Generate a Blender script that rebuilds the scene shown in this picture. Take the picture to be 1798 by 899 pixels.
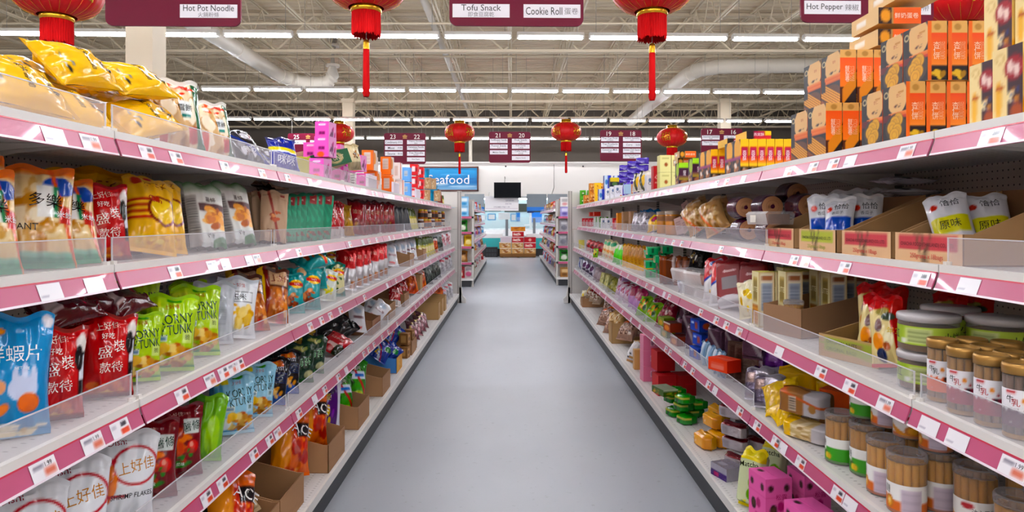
import bpy, math, random
import numpy as np
from mathutils import Vector, Matrix, noise

SC = bpy.context.scene
for _o in list(bpy.data.objects):
    bpy.data.objects.remove(_o)
COL = SC.collection
# ---------------------------------------------------------------- camera, world, exposure
F = 1198.7                      # focal length in pixels of the 1798 px wide frame (24 mm lens)
EYE = 1.40
cam = bpy.data.cameras.new('camera')
cam.sensor_width = 36.0
cam.lens = 36.0 * F / 1798.0
cam.shift_y = -65.5 / 1798.0
cam.clip_start = 0.05
cam_o = bpy.data.objects.new('camera', cam)
cam_o.location = (0, 0, EYE)
cam_o.rotation_euler = (math.radians(90), 0, 0)
COL.objects.link(cam_o)
SC.camera = cam_o
SC.view_settings.view_transform = 'Standard'
SC.view_settings.look = 'None'
SC.view_settings.gamma = 1.0
SC.view_settings.use_curve_mapping = False
SC.view_settings.exposure = 1.28
SC.cycles.max_bounces = 8
SC.cycles.diffuse_bounces = 4
SC.cycles.glossy_bounces = 3
SC.cycles.transmission_bounces = 4
SC.cycles.transparent_max_bounces = 24
SC.cycles.caustics_reflective = False
SC.cycles.caustics_refractive = False
SC.cycles.sample_clamp_indirect = 6.0
w = bpy.data.worlds.new('world')
SC.world = w
w.use_nodes = True
w.node_tree.nodes['Background'].inputs[0].default_value = (1.0, 0.97, 0.93, 1)
w.node_tree.nodes['Background'].inputs[1].default_value = 0.06
TUBE = 30.0                     # brightness of every fluorescent tube

# ---------------------------------------------------------------- helpers
def lin(h):
    if not isinstance(h, str):
        return tuple(h)
    h = h.lstrip('#')
    if len(h) == 3:
        h = ''.join(a * 2 for a in h)
    c = [int(h[i:i + 2], 16) / 255 for i in (0, 2, 4)]
    return tuple(a / 12.92 if a <= .04045 else ((a + .055) / 1.055) ** 2.4 for a in c)

MATS = {}
def nodes_of(name):
    m = bpy.data.materials.new(name)
    m.use_nodes = True
    nt = m.node_tree
    return m, nt, nt.nodes['Principled BSDF'], nt.nodes['Material Output']

def link(nt, a, b):
    nt.links.new(a, b)

def add_bump(nt, bs, scale, strength, dist=.01, detail=3.0, stretch=(1, 1, 1), rough=.5):
    tc = nt.nodes.new('ShaderNodeTexCoord')
    mp = nt.nodes.new('ShaderNodeMapping')
    mp.inputs['Scale'].default_value = stretch
    nz = nt.nodes.new('ShaderNodeTexNoise')
    nz.inputs['Scale'].default_value = scale
    nz.inputs['Detail'].default_value = detail
    nz.inputs['Roughness'].default_value = rough
    bp = nt.nodes.new('ShaderNodeBump')
    bp.inputs['Strength'].default_value = strength
    bp.inputs['Distance'].default_value = dist
    link(nt, tc.outputs['Object'], mp.inputs[0])
    link(nt, mp.outputs[0], nz.inputs['Vector'])
    link(nt, nz.outputs[0], bp.inputs['Height'])
    link(nt, bp.outputs[0], bs.inputs['Normal'])
    return nz

def plain(name, col, rough=.5, metal=0., bump=None, emit=None, coat=0., spec=.5, vary=0.):
    """one-colour procedural material, faint noise in tone if vary"""
    if name in MATS:
        return MATS[name]
    m, nt, bs, out = nodes_of(name)
    c = lin(col)
    bs.inputs['Base Color'].default_value = (*c, 1)
    bs.inputs['Roughness'].default_value = rough
    bs.inputs['Metallic'].default_value = metal
    bs.inputs['Coat Weight'].default_value = coat
    bs.inputs['Specular IOR Level'].default_value = spec
    if vary:
        tc = nt.nodes.new('ShaderNodeTexCoord')
        nz = nt.nodes.new('ShaderNodeTexNoise')
        nz.inputs['Scale'].default_value = 6
        nz.inputs['Detail'].default_value = 5
        rp = nt.nodes.new('ShaderNodeMix')
        rp.data_type = 'RGBA'
        rp.inputs[6].default_value = (*[a * (1 - vary) for a in c], 1)
        rp.inputs[7].default_value = (*[min(1, a * (1 + vary)) for a in c], 1)
        link(nt, tc.outputs['Object'], nz.inputs['Vector'])
        link(nt, nz.outputs[0], rp.inputs[0])
        link(nt, rp.outputs[2], bs.inputs['Base Color'])
    if bump:
        add_bump(nt, bs, *bump)
    if emit:
        bs.inputs['Emission Color'].default_value = (*lin(emit[0]), 1)
        bs.inputs['Emission Strength'].default_value = emit[1]
    MATS[name] = m
    return m

def printed(name, rough=.4, metal=0., bump=None, coat=0., spec=.5, clear=0., deep=1.22, sat=1.1):
    """printed surface: base colour from the mesh's own print colours"""
    if name in MATS:
        return MATS[name]
    m, nt, bs, out = nodes_of(name)
    at = nt.nodes.new('ShaderNodeAttribute')
    at.attribute_name = 'Col'
    gm = nt.nodes.new('ShaderNodeGamma')
    gm.inputs[1].default_value = deep
    hs = nt.nodes.new('ShaderNodeHueSaturation')
    hs.inputs['Saturation'].default_value = sat
    link(nt, at.outputs['Color'], gm.inputs[0])
    link(nt, gm.outputs[0], hs.inputs['Color'])
    link(nt, hs.outputs[0], bs.inputs['Base Color'])
    bs.inputs['Roughness'].default_value = rough
    bs.inputs['Metallic'].default_value = metal
    bs.inputs['Coat Weight'].default_value = coat
    bs.inputs['Coat Roughness'].default_value = .08
    bs.inputs['Specular IOR Level'].default_value = spec
    if bump:
        add_bump(nt, bs, *bump)
    if clear:
        tr = nt.nodes.new('ShaderNodeBsdfTransparent')
        mx = nt.nodes.new('ShaderNodeMixShader')
        mx.inputs[0].default_value = 1 - clear
        link(nt, tr.outputs[0], mx.inputs[1])
        link(nt, bs.outputs[0], mx.inputs[2])
        link(nt, mx.outputs[0], out.inputs[0])
    MATS[name] = m
    return m

def clear_mat(name, tint='fff', haze=.15, rough=.1, spec=.5, bump=None, edge=.4):
    """clear plastic or glass: mostly see-through with a faint film and real gloss"""
    if name in MATS:
        return MATS[name]
    m, nt, bs, out = nodes_of(name)
    bs.inputs['Base Color'].default_value = (*lin(tint), 1)
    bs.inputs['Roughness'].default_value = rough
    bs.inputs['Specular IOR Level'].default_value = spec
    if bump:
        add_bump(nt, bs, *bump)
    tr = nt.nodes.new('ShaderNodeBsdfTransparent')
    lw = nt.nodes.new('ShaderNodeLayerWeight')
    lw.inputs[0].default_value = .35
    mp = nt.nodes.new('ShaderNodeMapRange')
    mp.inputs[1].default_value = 0
    mp.inputs[2].default_value = 1
    mp.inputs[3].default_value = haze
    mp.inputs[4].default_value = min(1, haze + edge)
    link(nt, lw.outputs['Fresnel'], mp.inputs[0])
    mx = nt.nodes.new('ShaderNodeMixShader')
    link(nt, mp.outputs[0], mx.inputs[0])
    link(nt, tr.outputs[0], mx.inputs[1])
    link(nt, bs.outputs[0], mx.inputs[2])
    link(nt, mx.outputs[0], out.inputs[0])
    MATS[name] = m
    return m

def holes_mat(name, col, pitch_u, pitch_v, r_u, r_v, dark, rough=.5, axes='XZ', offs=(0, 0)):
    """painted steel with a regular pattern of punched holes, in object space"""
    if name in MATS:
        return MATS[name]
    m, nt, bs, out = nodes_of(name)
    tc = nt.nodes.new('ShaderNodeTexCoord')
    sp = nt.nodes.new('ShaderNodeSeparateXYZ')
    link(nt, tc.outputs['Object'], sp.inputs[0])
    def mth(op, a, b=None):
        n = nt.nodes.new('ShaderNodeMath')
        n.operation = op
        for i, x in enumerate((a, b)):
            if x is None:
                continue
            if isinstance(x, (int, float)):
                n.inputs[i].default_value = x
            else:
                link(nt, x, n.inputs[i])
        return n.outputs[0]
    d = []
    for ax, p, r, of in ((axes[0], pitch_u, r_u, offs[0]), (axes[1], pitch_v, r_v, offs[1])):
        q = mth('DIVIDE', mth('ADD', sp.outputs[ax], of), p)
        q = mth('SUBTRACT', mth('FRACT', q), .5)
        q = mth('DIVIDE', mth('MULTIPLY', q, p), r)
        d.append(mth('MULTIPLY', q, q))
    hole = mth('LESS_THAN', mth('ADD', d[0], d[1]), 1.0)
    mx = nt.nodes.new('ShaderNodeMix')
    mx.data_type = 'RGBA'
    link(nt, hole, mx.inputs[0])
    mx.inputs[6].default_value = (*lin(col), 1)
    mx.inputs[7].default_value = (*lin(dark), 1)
    link(nt, mx.outputs[2], bs.inputs['Base Color'])
    bs.inputs['Roughness'].default_value = rough
    MATS[name] = m
    return m

TXT = {}
def text_shape(s):
    """outline of a line of lettering: points scaled to height 1 and centred, its triangles, its width"""
    if s in TXT:
        return TXT[s]
    c = bpy.data.curves.new('lettering', 'FONT')
    c.body = s
    c.size = 1
    c.resolution_u = 2
    c.offset = .003 if s.isascii() else 0.
    c.space_line = .8
    o = bpy.data.objects.new('lettering', c)
    COL.objects.link(o)
    dg = bpy.context.evaluated_depsgraph_get()
    me = bpy.data.meshes.new_from_object(o.evaluated_get(dg))
    v = np.array([x.co[:2] for x in me.vertices]) if len(me.vertices) else np.zeros((1, 2))
    f = [tuple(p.vertices) for p in me.polygons]
    bpy.data.objects.remove(o)
    bpy.data.curves.remove(c)
    bpy.data.meshes.remove(me)
    lo, hi = v.min(0), v.max(0)
    h = max(1e-6, hi[1] - lo[1])
    v = (v - (lo + hi) / 2) / h
    TXT[s] = (v, f, (hi[0] - lo[0]) / h)
    return TXT[s]

class M:
    """collects shapes into ONE mesh, each vertex with its print colour"""
    def __init__(s):
        s.v, s.c, s.f, s.m, s.sm, s.n = [], [], [], [], [], 0
    def add(s, V, Fc, col, mi=0, smooth=False):
        V = np.asarray(V, float).reshape(-1, 3)
        c = np.asarray(col if not isinstance(col, str) else lin(col), float)
        if c.ndim == 1:
            c = np.tile(c, (len(V), 1))
        s.v.append(V)
        s.c.append(c.reshape(-1, 3))
        b = s.n
        for f in Fc:
            s.f.append(tuple(i + b for i in f))
            s.m.append(mi)
            s.sm.append(smooth)
        s.n += len(V)
        return s
    def grid(s, P, col, mi=0, smooth=True, wrap=False):
        nv, nu = P.shape[:2]
        Fc = []
        for j in range(nv - 1):
            for i in range(nu - (0 if wrap else 1)):
                k = (i + 1) % nu
                Fc.append((j * nu + i, j * nu + k, (j + 1) * nu + k, (j + 1) * nu + i))
        return s.add(P.reshape(-1, 3), Fc, col, mi, smooth)
    def box(s, x0, y0, z0, x1, y1, z1, col='fff', mi=0):
        V = [(x, y, z) for z in (z0, z1) for y in (y0, y1) for x in (x0, x1)]
        Fc = [(0, 2, 3, 1), (4, 5, 7, 6), (0, 1, 5, 4), (2, 6, 7, 3), (0, 4, 6, 2), (1, 3, 7, 5)]
        return s.add(V, Fc, col, mi)
    def prism(s, pts, axis, a, b, col='fff', mi=0):
        """outline of 2-D points swept from a to b along an axis"""
        n = len(pts)
        def p3(p, t):
            return {'x': (t, p[0], p[1]), 'y': (p[0], t, p[1]), 'z': (p[0], p[1], t)}[axis]
        V = [p3(p, a) for p in pts] + [p3(p, b) for p in pts]
        Fc = [tuple(range(n))[::-1], tuple(range(n, 2 * n))] + [(i, (i + 1) % n, n + (i + 1) % n, n + i) for i in range(n)]
        return s.add(V, Fc, col, mi)
    def lathe(s, prof, seg=24, col='fff', mi=0, c=(0, 0), a0=0., a1=2 * math.pi, smooth=True):
        full = abs(a1 - a0 - 2 * math.pi) < 1e-6
        th = np.linspace(a0, a1, seg + (0 if full else 1), endpoint=not full)
        P = np.array([[(c[0] + r * math.cos(t), c[1] + r * math.sin(t), z) for t in th] for r, z in prof])
        return s.grid(P, col, mi, smooth, wrap=full)
    def tube(s, pts, r, n=8, col='fff', mi=0, cap=True):
        pts = [Vector(p) for p in pts]
        rings = []
        for i, p in enumerate(pts):
            d = (pts[min(i + 1, len(pts) - 1)] - pts[max(i - 1, 0)]).normalized()
            a = d.cross(Vector((0, 0, 1)))
            if a.length < 1e-3:
                a = d.cross(Vector((1, 0, 0)))
            a.normalize()
            b = d.cross(a)
            rr = r[i] if isinstance(r, (list, tuple)) else r
            rings.append([p + (a * math.cos(2 * math.pi * k / n) + b * math.sin(2 * math.pi * k / n)) * rr for k in range(n)])
        s.grid(np.array([[tuple(q) for q in R] for R in rings]), col, mi, True, wrap=True)
        if cap:
            s.add([tuple(q) for q in rings[0]], [tuple(range(n))], col, mi)
            s.add([tuple(q) for q in rings[-1]], [tuple(range(n))[::-1]], col, mi)
        return s
    def text(s, st, fn, cu, cv, h, asp=1., col='000', mi=0, rot=0., maxw=None, shear=0.):
        """lettering laid on the surface fn(u, v); h = letter height in v; asp = height/width of the face in metres"""
        v, f, wd = text_shape(st)
        k = h
        if maxw and wd * h * asp > maxw:
            sx = maxw / (wd * h * asp)
        else:
            sx = 1.
        a = math.radians(rot)
        x, y = v[:, 0] * k * sx + v[:, 1] * k * shear, v[:, 1] * k
        X, Y = x * math.cos(a) - y * math.sin(a), x * math.sin(a) + y * math.cos(a)
        return s.add(fn(cu + X * asp, cv + Y), f, col, mi, False)
    def mesh(s, name, mats):
        me = bpy.data.meshes.new(name)
        V = np.concatenate(s.v)
        C = np.concatenate(s.c)
        me.from_pydata(V.tolist(), [], s.f)
        for mt in (mats if isinstance(mats, (list, tuple)) else [mats]):
            me.materials.append(mt)
        me.polygons.foreach_set('material_index', s.m)
        me.polygons.foreach_set('use_smooth', s.sm)
        at = me.color_attributes.new('Col', 'FLOAT_COLOR', 'POINT')
        at.data.foreach_set('color', np.concatenate([C, np.ones((len(C), 1))], 1).astype(np.float32).ravel())
        me.update()
        return me

def obj(name, me, parent=None, loc=(0, 0, 0), rot=(0, 0, 0)):
    o = bpy.data.objects.new(name, me)
    COL.objects.link(o)
    o.location = loc
    o.rotation_euler = rot
    if parent:
        o.parent = parent
    return o

def tag(o, label=None, cat=None, group=None, kind=None):
    for k, v in (('label', label), ('category', cat), ('group', group), ('kind', kind)):
        if v:
            o[k] = v
    return o

def struct(name, m, mats, loc=(0, 0, 0), rot=(0, 0, 0)):
    return tag(obj(name, m.mesh(name, mats) if isinstance(m, M) else m, None, loc, rot), kind='structure')

ORD = ('first second third fourth fifth sixth seventh eighth ninth tenth eleventh twelfth thirteenth fourteenth fifteenth sixteenth '
       'seventeenth eighteenth nineteenth twentieth').split()
def ordinal(i):
    if i < 20:
        return ORD[i]
    return ('twenty-' if i < 29 else 'thirty-') + ORD[(i - 20) % 10] if i not in (29,) else 'thirtieth'

# ---------------------------------------------------------------- print designs
def art(bg, L, U, V):
    """printed design, each point averaged over its own cell"""
    if not L or U.shape[0] < 3 or U.shape[1] < 3:
        return art1(bg, L, U, V)
    du, dv = (U[0, -1] - U[0, 0]) / (U.shape[1] - 1), (V[-1, 0] - V[0, 0]) / (V.shape[0] - 1)
    return sum(art1(bg, L, np.clip(U + a * du, 0, 1), np.clip(V + b * dv, 0, 1)) for a in (-.33, 0, .33) for b in (-.33, 0, .33)) / 9

def art1(bg, L, U, V):
    """colour of a printed face at (u, v); bg and the list L of shapes are laid over one another"""
    C = np.tile(np.array(lin(bg)), (U.size, 1))
    u, v = U.ravel(), V.ravel()
    for l in L:
        k = l[0]
        if k == 'r':
            mk = (u >= l[1]) & (v >= l[2]) & (u <= l[3]) & (v <= l[4])
            C[mk] = lin(l[5])
        elif k == 'e':
            mk = ((u - l[1]) / l[3]) ** 2 + ((v - l[2]) / l[4]) ** 2 <= 1
            C[mk] = lin(l[5])
        elif k == 'o':
            q = ((u - l[1]) / l[3]) ** 2 + ((v - l[2]) / l[4]) ** 2
            C[(q <= 1) & (q >= l[5])] = lin(l[6])
        elif k == 'g':
            mk = (v >= l[1]) & (v <= l[2])
            t = ((v[mk] - l[1]) / (l[2] - l[1]))[:, None]
            C[mk] = np.array(lin(l[3])) * (1 - t) + np.array(lin(l[4])) * t
        elif k == 's':      # stripes across u (n of them) inside a rectangle
            mk = (u >= l[1]) & (v >= l[2]) & (u <= l[3]) & (v <= l[4])
            mk &= (((v - l[2]) / (l[4] - l[2]) * l[5]) % 1) < .5
            C[mk] = lin(l[6])
        elif k == 'd':      # diagonal band a*u + b*v between lo and hi
            q = l[1] * u + l[2] * v
            C[(q >= l[3]) & (q <= l[4])] = lin(l[5])
        elif k == 'f':      # heap of food pieces inside an ellipse
            rnd = random.Random(l[7])
            sz = l[8] if len(l) > 8 else .35
            for _ in range(l[5]):
                a, r = rnd.uniform(0, 6.28), rnd.random() ** .5
                cu, cv = l[1] + l[3] * r * math.cos(a) * .8, l[2] + l[4] * r * math.sin(a) * .8
                ru, rv = l[3] * sz * rnd.uniform(.6, 1.2), l[4] * sz * rnd.uniform(.6, 1.2)
                an = rnd.uniform(0, 3.14)
                du, dv = (u - cu) / ru, (v - cv) / rv
                x, y = du * math.cos(an) + dv * math.sin(an), (dv * math.cos(an) - du * math.sin(an)) * 1.5
                C[x * x + y * y <= 1] = lin(rnd.choice(l[6]))
        elif k == 'w':      # uneven two-tone blotches all over
            q = np.sin(u * l[1] * 3.1 + np.sin(v * l[1] * 2.3) * 2) * np.sin(v * l[1] * 3.7 + np.sin(u * l[1] * 1.9 + 1) * 2)
            C[q > l[2]] = lin(l[3])
    return C
# ---------------------------------------------------------------- paints
WHITE = plain('shelf_white', 'c9c3bd', .4, vary=.02)
STEEL_W = plain('white_steel', 'e4e1dc', .35)
BEIGE = plain('ceiling_paint', 'dccdb2', .6)
DARKP = plain('dark_wall_paint', '655d55', .85, vary=.05)
RED = plain('lantern_red', 'b80407', .5, spec=.25)
REDF = plain('fringe_red', 'b00609', .8, spec=.1)
GOLD = plain('gold_foil', 'e0a526', .25, metal=.85)
MAROON = plain('sign_maroon', '6a0c2a', .4, spec=.12)
BLACK = plain('black_plastic', '15161a', .35)
CORD = plain('hanger_wire', '9a958c', .5, metal=.3)
PAPER = printed('printed_paper', .55)
CARTON = printed('printed_carton', .5, spec=.25)
FILM = printed('glossy_film', .15, bump=(10, .6, .013, 2.5, (1, 1, 1), .5), coat=.0, spec=.5)
FOIL = printed('metal_foil', .24, metal=.55, bump=(20, .7, .012, 3, (1, 1, 1), .6))
MATTE = printed('matte_pouch', .45, bump=(12, .25, .01))
EDGE = clear_mat('acrylic_edge', 'f4f2f6', .55, .2, edge=.3)
KRAFT = printed('kraft_board', .75, deep=1.12, sat=.97, bump=(3, .08, .004, 2, (40, 1, 1)))
GLOSS = printed('smooth_plastic', .25)
FOOD = printed('baked_food', .7, bump=(60, .3, .004))
CLEAR = clear_mat('acrylic_guard', 'e8e4ec', .12, .2, bump=(3, .12, .01), edge=.12)
JARC = clear_mat('clear_jar', 'f4f2ee', .07, .08)
BAGC = clear_mat('clear_film', 'f6f4f4', .1, .12, bump=(16, .6, .012))

# ---------------------------------------------------------------- room shell
m = M()
P = np.array([[(x, y, 0.) for x in np.linspace(-16, 16, 9)] for y in np.linspace(-9, 31, 9)])
m.grid(P, 'fff', smooth=False)
fm, nt, bs, out = nodes_of('grey_sealed_floor')
tc = nt.nodes.new('ShaderNodeTexCoord')
n1 = nt.nodes.new('ShaderNodeTexNoise'); n1.inputs['Scale'].default_value = .9; n1.inputs['Detail'].default_value = 6
n2 = nt.nodes.new('ShaderNodeTexNoise'); n2.inputs['Scale'].default_value = 26; n2.inputs['Detail'].default_value = 2
mpf = nt.nodes.new('ShaderNodeMapping'); mpf.inputs['Scale'].default_value = (1, .6, 1)
link(nt, tc.outputs['Object'], mpf.inputs[0]); link(nt, mpf.outputs[0], n1.inputs[0]); link(nt, tc.outputs['Object'], n2.inputs[0])
rp = nt.nodes.new('ShaderNodeValToRGB')
rp.color_ramp.elements[0].position = .3; rp.color_ramp.elements[0].color = (*lin('9fa3ab'), 1)
rp.color_ramp.elements[1].position = .72; rp.color_ramp.elements[1].color = (*lin('aeb2b9'), 1)
link(nt, n1.outputs[0], rp.inputs[0])
r2 = nt.nodes.new('ShaderNodeValToRGB')       # small scuffs of dirt
r2.color_ramp.elements[0].position = .27; r2.color_ramp.elements[0].color = (.55, .53, .5, 1)
r2.color_ramp.elements[1].position = .34; r2.color_ramp.elements[1].color = (1, 1, 1, 1)
link(nt, n2.outputs[0], r2.inputs[0])
mx = nt.nodes.new('ShaderNodeMix'); mx.data_type = 'RGBA'; mx.blend_type = 'MULTIPLY'; mx.inputs[0].default_value = .35
link(nt, rp.outputs[0], mx.inputs[6]); link(nt, r2.outputs[0], mx.inputs[7]); link(nt, mx.outputs[2], bs.inputs['Base Color'])
bs.inputs['Roughness'].default_value = .38
bs.inputs['Specular IOR Level'].default_value = .35
struct('floor', m, fm)

DECK = 6.3
m = M()
ys = []
y = -9.
while y < 31:
    ys += [(y, 0), (y + .09, 0), (y + .13, .07), (y + .22, .07)]
    y += .26
P = np.array([[(x, yy, DECK + z) for x in np.linspace(-16, 16, 3)] for yy, z in ys])
m.grid(P, 'fff', smooth=False)
struct('ceiling', m, plain('metal_deck', 'dccbae', .65, vary=.06))
struct('wall_back', M().box(-16, 31, 0, 16, 31.2, 6.6), DARKP)
struct('wall_left', M().box(-16.2, -9, 0, -16, 31, 6.6), BEIGE)
struct('wall_right', M().box(16, -9, 0, 16.2, 31, 6.6), BEIGE)
struct('wall_front', M().box(-16, -9.2, 0, 16, -9, 6.6), BEIGE)

def joist_mesh(name, L, D, r, pitch, chord, axis):
    m = M()
    for z in (0, D):
        for s in (-1, 1):
            a, b = s * chord * .35, s * chord
            m.box(min(a, b), 0, z - chord * .5, max(a, b), L, z + chord * .2)
    pts = []
    k, y = 0, 0.
    while y < L:
        pts.append((0, y, D if k % 2 else 0))
        y += pitch; k += 1
    for p, q in zip(pts[:-1], pts[1:]):
        m.tube([p, q], r, 5, cap=False)
    me = m.mesh(name, BEIGE)
    return me
jm = joist_mesh('roof_joist', 40, .74, .013, .55, .05, 'y')
for i in range(-8, 9):
    tag(obj('roof_joist', jm, None, (i * 1.43 - .05, -9, 5.5)), kind='structure')
gm = joist_mesh('roof_girder', 32, .85, .03, .9, .09, 'y')
for yy in (9.3, 16.2, 23.1, 29.5):
    tag(obj('roof_girder', gm, None, (16, yy, 5.38), (0, 0, math.radians(90))), kind='structure')
for i, yy in enumerate((14.2, 17.1, 18.9, 20.4, 25.4, 27.3)):
    struct('bridging_rod', M().tube([(-16, yy, 5.46), (16, yy, 5.46)], .022, 6), BEIGE)
struct('power_conduit', M().tube([(-16, 16.6, 5.5), (16, 16.7, 5.5)], .03, 6), plain('conduit_grey', '3d3833', .6))
for x, yy in ((-4.85, 9.05), (-5.5, 23.), (7.15, 23.), (8.2, 9.2)):
    m = M().box(-.175, -.175, 0, .175, .175, 5.4)
    m.box(-.21, -.21, 5.3, .21, .21, 5.42)
    struct('column', m, BEIGE, (x, yy, 0))
DUCT = plain('duct_paint', 'd3cabb', .45)
def pipe(name, pts, r, mt=DUCT, bands=0):
    m = M().tube(pts, r, 16)
    for a, b in zip(pts[:-1], pts[1:]):
        a, b = Vector(a), Vector(b)
        for k in range(bands):
            q = a.lerp(b, (k + .5) / bands)
            d = (b - a).normalized() * .03
            m.tube([q - d, q + d], r * 1.06, 16)
    return struct(name, m, mt)
pipe('air_duct', [(-5.9, 7, 5.05), (-5.93, 17.2, 5.05), (-5.7, 17.75, 5.0), (-5.3, 17.9, 4.95), (-4.85, 17.9, 4.97), (-4.7, 17.9, 5.15), (-4.7, 17.9, 6.2)], .17, bands=2)
pipe('air_duct', [(4.5, 26, 5.1), (4.5, 17.6, 5.1), (4.7, 17.2, 5.15), (5.2, 17.05, 5.2), (10, 17.0, 5.25), (15.9, 17., 5.25)], .18, bands=2)
pipe('drain_pipe', [(-1.72, 4, 5.7), (-1.72, 27.5, 5.62), (-1.72, 28.2, 5.3), (-1.72, 28.3, 3.6)], .075)
# pale security camera bracket on the first column
# soffit over the fish counter
m = M().box(-9, 26.4, 2.27, 9, 30.9, 3.55)
struct('wall_soffit', m, plain('soffit_white', 'ece7e0', .6))
m = M().box(-9, 26.36, 3.55, 9, 26.5, 3.6)
struct('trim_1', m, plain('soffit_edge', 'cfcac4', .5))

# ---------------------------------------------------------------- fluorescent rows
HZ = EYE + 3.04
TUBEM = plain('lit_tube', 'fff', .5, emit=('f3f6ff', TUBE))
def fixture_mesh(L):
    h = M()
    h.prism([(-.075, .035), (-.045, .10), (.045, .10), (.075, .035)], 'x', -L / 2, L / 2)
    h.box(-L / 2, -.045, .0, -L / 2 + .03, .045, .04).box(L / 2 - .03, -.045, 0, L / 2, .045, .04)
    t = M()
    t.prism([(.038 * math.cos(a), .012 + .026 * math.sin(a)) for a in np.linspace(0, 6.283, 11)[:-1]], 'x', -L / 2 + .03, L / 2 - .03)
    return h.mesh('fixture_housing', STEEL_W), t.mesh('lit_tube', TUBEM)
fh, ft = fixture_mesh(1.13)
lh, ltb = fixture_mesh(24.)
DIMM = plain('lit_counter_tube', 'fff', .5, emit=('f3f8ff', 9.))
ft2 = ft.copy()
ft2.materials[0] = DIMM
ROT = .028
def fixture_at(x, y, z, label):
    t = tag(obj('counter_light', None, None, (x, y, z)), label, 'ceiling light', 'tube lights under the soffit')
    obj('housing', fh, t)
    obj('tube', ft2, t)
def fixture(x, y, hm, tm, label, group=None):
    t = obj('ceiling_light', None, None, (x, y, HZ), (0, 0, ROT))
    tag(t, label, 'ceiling light', group)
    obj('housing', hm, t)
    obj('tube', tm, t)
    c = M()
    c.tube([(0, 0, .09), (0, 0, 1.06)], .004, 4, cap=False)
    if 'hang' not in MATS:
        MATS['hang'] = c.mesh('hanger', CORD)
    for s in (-.45, .45):
        obj('hanger', MATS['hang'], t, (s, 0, 0))
for k, y in enumerate((-7.9, -3.05, 1.8, 6.65)):
    fixture(0, y, lh, ltb, 'long white fluorescent light row %s behind the hanging signs' % ('above the aisle mouth, %s' % ORD[k]))
for k, (y, a, b) in enumerate(((11.5, -8.5, 8.5), (16.35, -8.6, 8.6), (21.2, -9.2, 9.8), (26.05, -8., 8.6))):
    n = int((b - a) / 1.22)
    for i in range(n):
        x = a + (i + .5) * 1.22
        fixture(x, y + x * ROT, fh, ft, 'white fluorescent tube light in the %s hanging row, %s along it' % (ORD[k], ordinal(i)),
                'fluorescent lights hanging in rows')

# ---------------------------------------------------------------- red lanterns
def lantern_parts():
    R, H = .45, .285
    b = M()
    th = np.linspace(0, 2 * math.pi, 97)[:-1]
    ph = np.linspace(-1.22, 1.22, 25)
    Pp = np.array([[(R * math.cos(p) ** .8 * (1 + .012 * math.cos(24 * t)) * math.cos(t), R * math.cos(p) ** .8 * (1 + .012 * math.cos(24 * t)) * math.sin(t), H * math.sin(p)) for t in th] for p in ph])
    b.grid(Pp, 'fff', 0, True, wrap=True)
    def on(u, v):
        p = np.clip(v, -1.3, 1.3)
        r = R * np.cos(p) ** .8 * 1.014 + .003
        return np.stack([r * np.cos(u), r * np.sin(u), H * np.sin(p) * 1.01], 1)
    for k in range(4):
        b.text('福', on, math.pi / 2 * k + math.pi / 4 + .35, 0., .95, H / R * 1.15, 'fff', 1)
    for k in range(24):
        pts = []
        for p in list(np.linspace(-1.2, -.45, 6)):
            q = on(np.array([math.pi / 12 * (k + .5)]), np.array([p]))[0]
            pts.append(tuple(q))
        b.tube(pts, .0022, 4, mi=1, cap=False)
        b.tube([(x, y, -z) for x, y, z in pts], .0022, 4, mi=1, cap=False)
    body = b.mesh('lantern_body', [RED, GOLD])
    band = M().lathe([(.13, -.25), (.165, -.26), (.17, -.285), (.165, -.315), (.15, -.32)], 40).mesh('gold_band', GOLD)
    top = M().lathe([(.13, .25), (.165, .265), (.17, .285), (.16, .30), (.15, .30), (.155, .36), (.14, .365), (0, .365)], 40).mesh('gold_band', GOLD)
    f = M()
    th = np.linspace(0, 2 * math.pi, 121)[:-1]
    rnd = random.Random(3)
    dr = [rnd.uniform(-.004, .004) for _ in th]
    zz = [rnd.uniform(-.02, .02) for _ in th]
    f.grid(np.array([[((.153 + .005 * math.cos(40 * t) + dr[i] * (j > 0)) * math.cos(t), (.153 + .005 * math.cos(40 * t) + dr[i] * (j > 0)) * math.sin(t), [-.31, -.45, -.575 + zz[i]][j]) for i, t in enumerate(th)] for j in range(3)]), 'fff', 0, False, wrap=True)
    fr = f.mesh('fringe', REDF)
    t = M().lathe([(.012, -.66), (.03, -.67), (.034, -.72), (.036, -1.0), (.04, -1.2), (.03, -1.24)], 16)
    tas = t.mesh('tassel', REDF)
    cp = M().lathe([(.008, -.61), (.03, -.625), (.034, -.65), (.034, -.70), (.0345, -.72)], 16).mesh('tassel_cap', GOLD)
    c = M().tube([(0, 0, -.62), (0, 0, .3)], .004, 5).tube([(0, 0, .3), (0, 0, 2.45)], .004, 5)
    return dict(lantern_body=body, bottom_band=band, top_band=top, fringe=fr, tassel=tas, tassel_cap=cp, cord=c.mesh('cord', CORD))
LP = lantern_parts()
def lantern(x, y, z, rot, label, group='red paper lanterns over the aisles'):
    t = tag(obj('paper_lantern', None, None, (x, y, z), (0, 0, rot)), label, 'lantern', group)
    for k, me in LP.items():
        obj(k, me, t)
NY, MY = 7.5, 20.5
LZ = 3.98
lantern(-799 * NY / F, NY, LZ - .09, .0, 'red lantern with short fringe above the yellow chip bags')
lantern(-256 * NY / F, NY, LZ, -.35, 'red lantern with long tassel between the noodle sign and the tofu sign')
lantern(246 * NY / F, NY, LZ - .04, -.35, 'red lantern with long tassel between the tofu sign and the pepper sign')
lantern(790 * NY / F, NY, LZ - .18, .3, 'red lantern partly hidden behind stacked egg roll boxes')
lantern(-304 * MY / F, MY, LZ - .01, -.35, 'distant red lantern behind the pink snack boxes')
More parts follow.
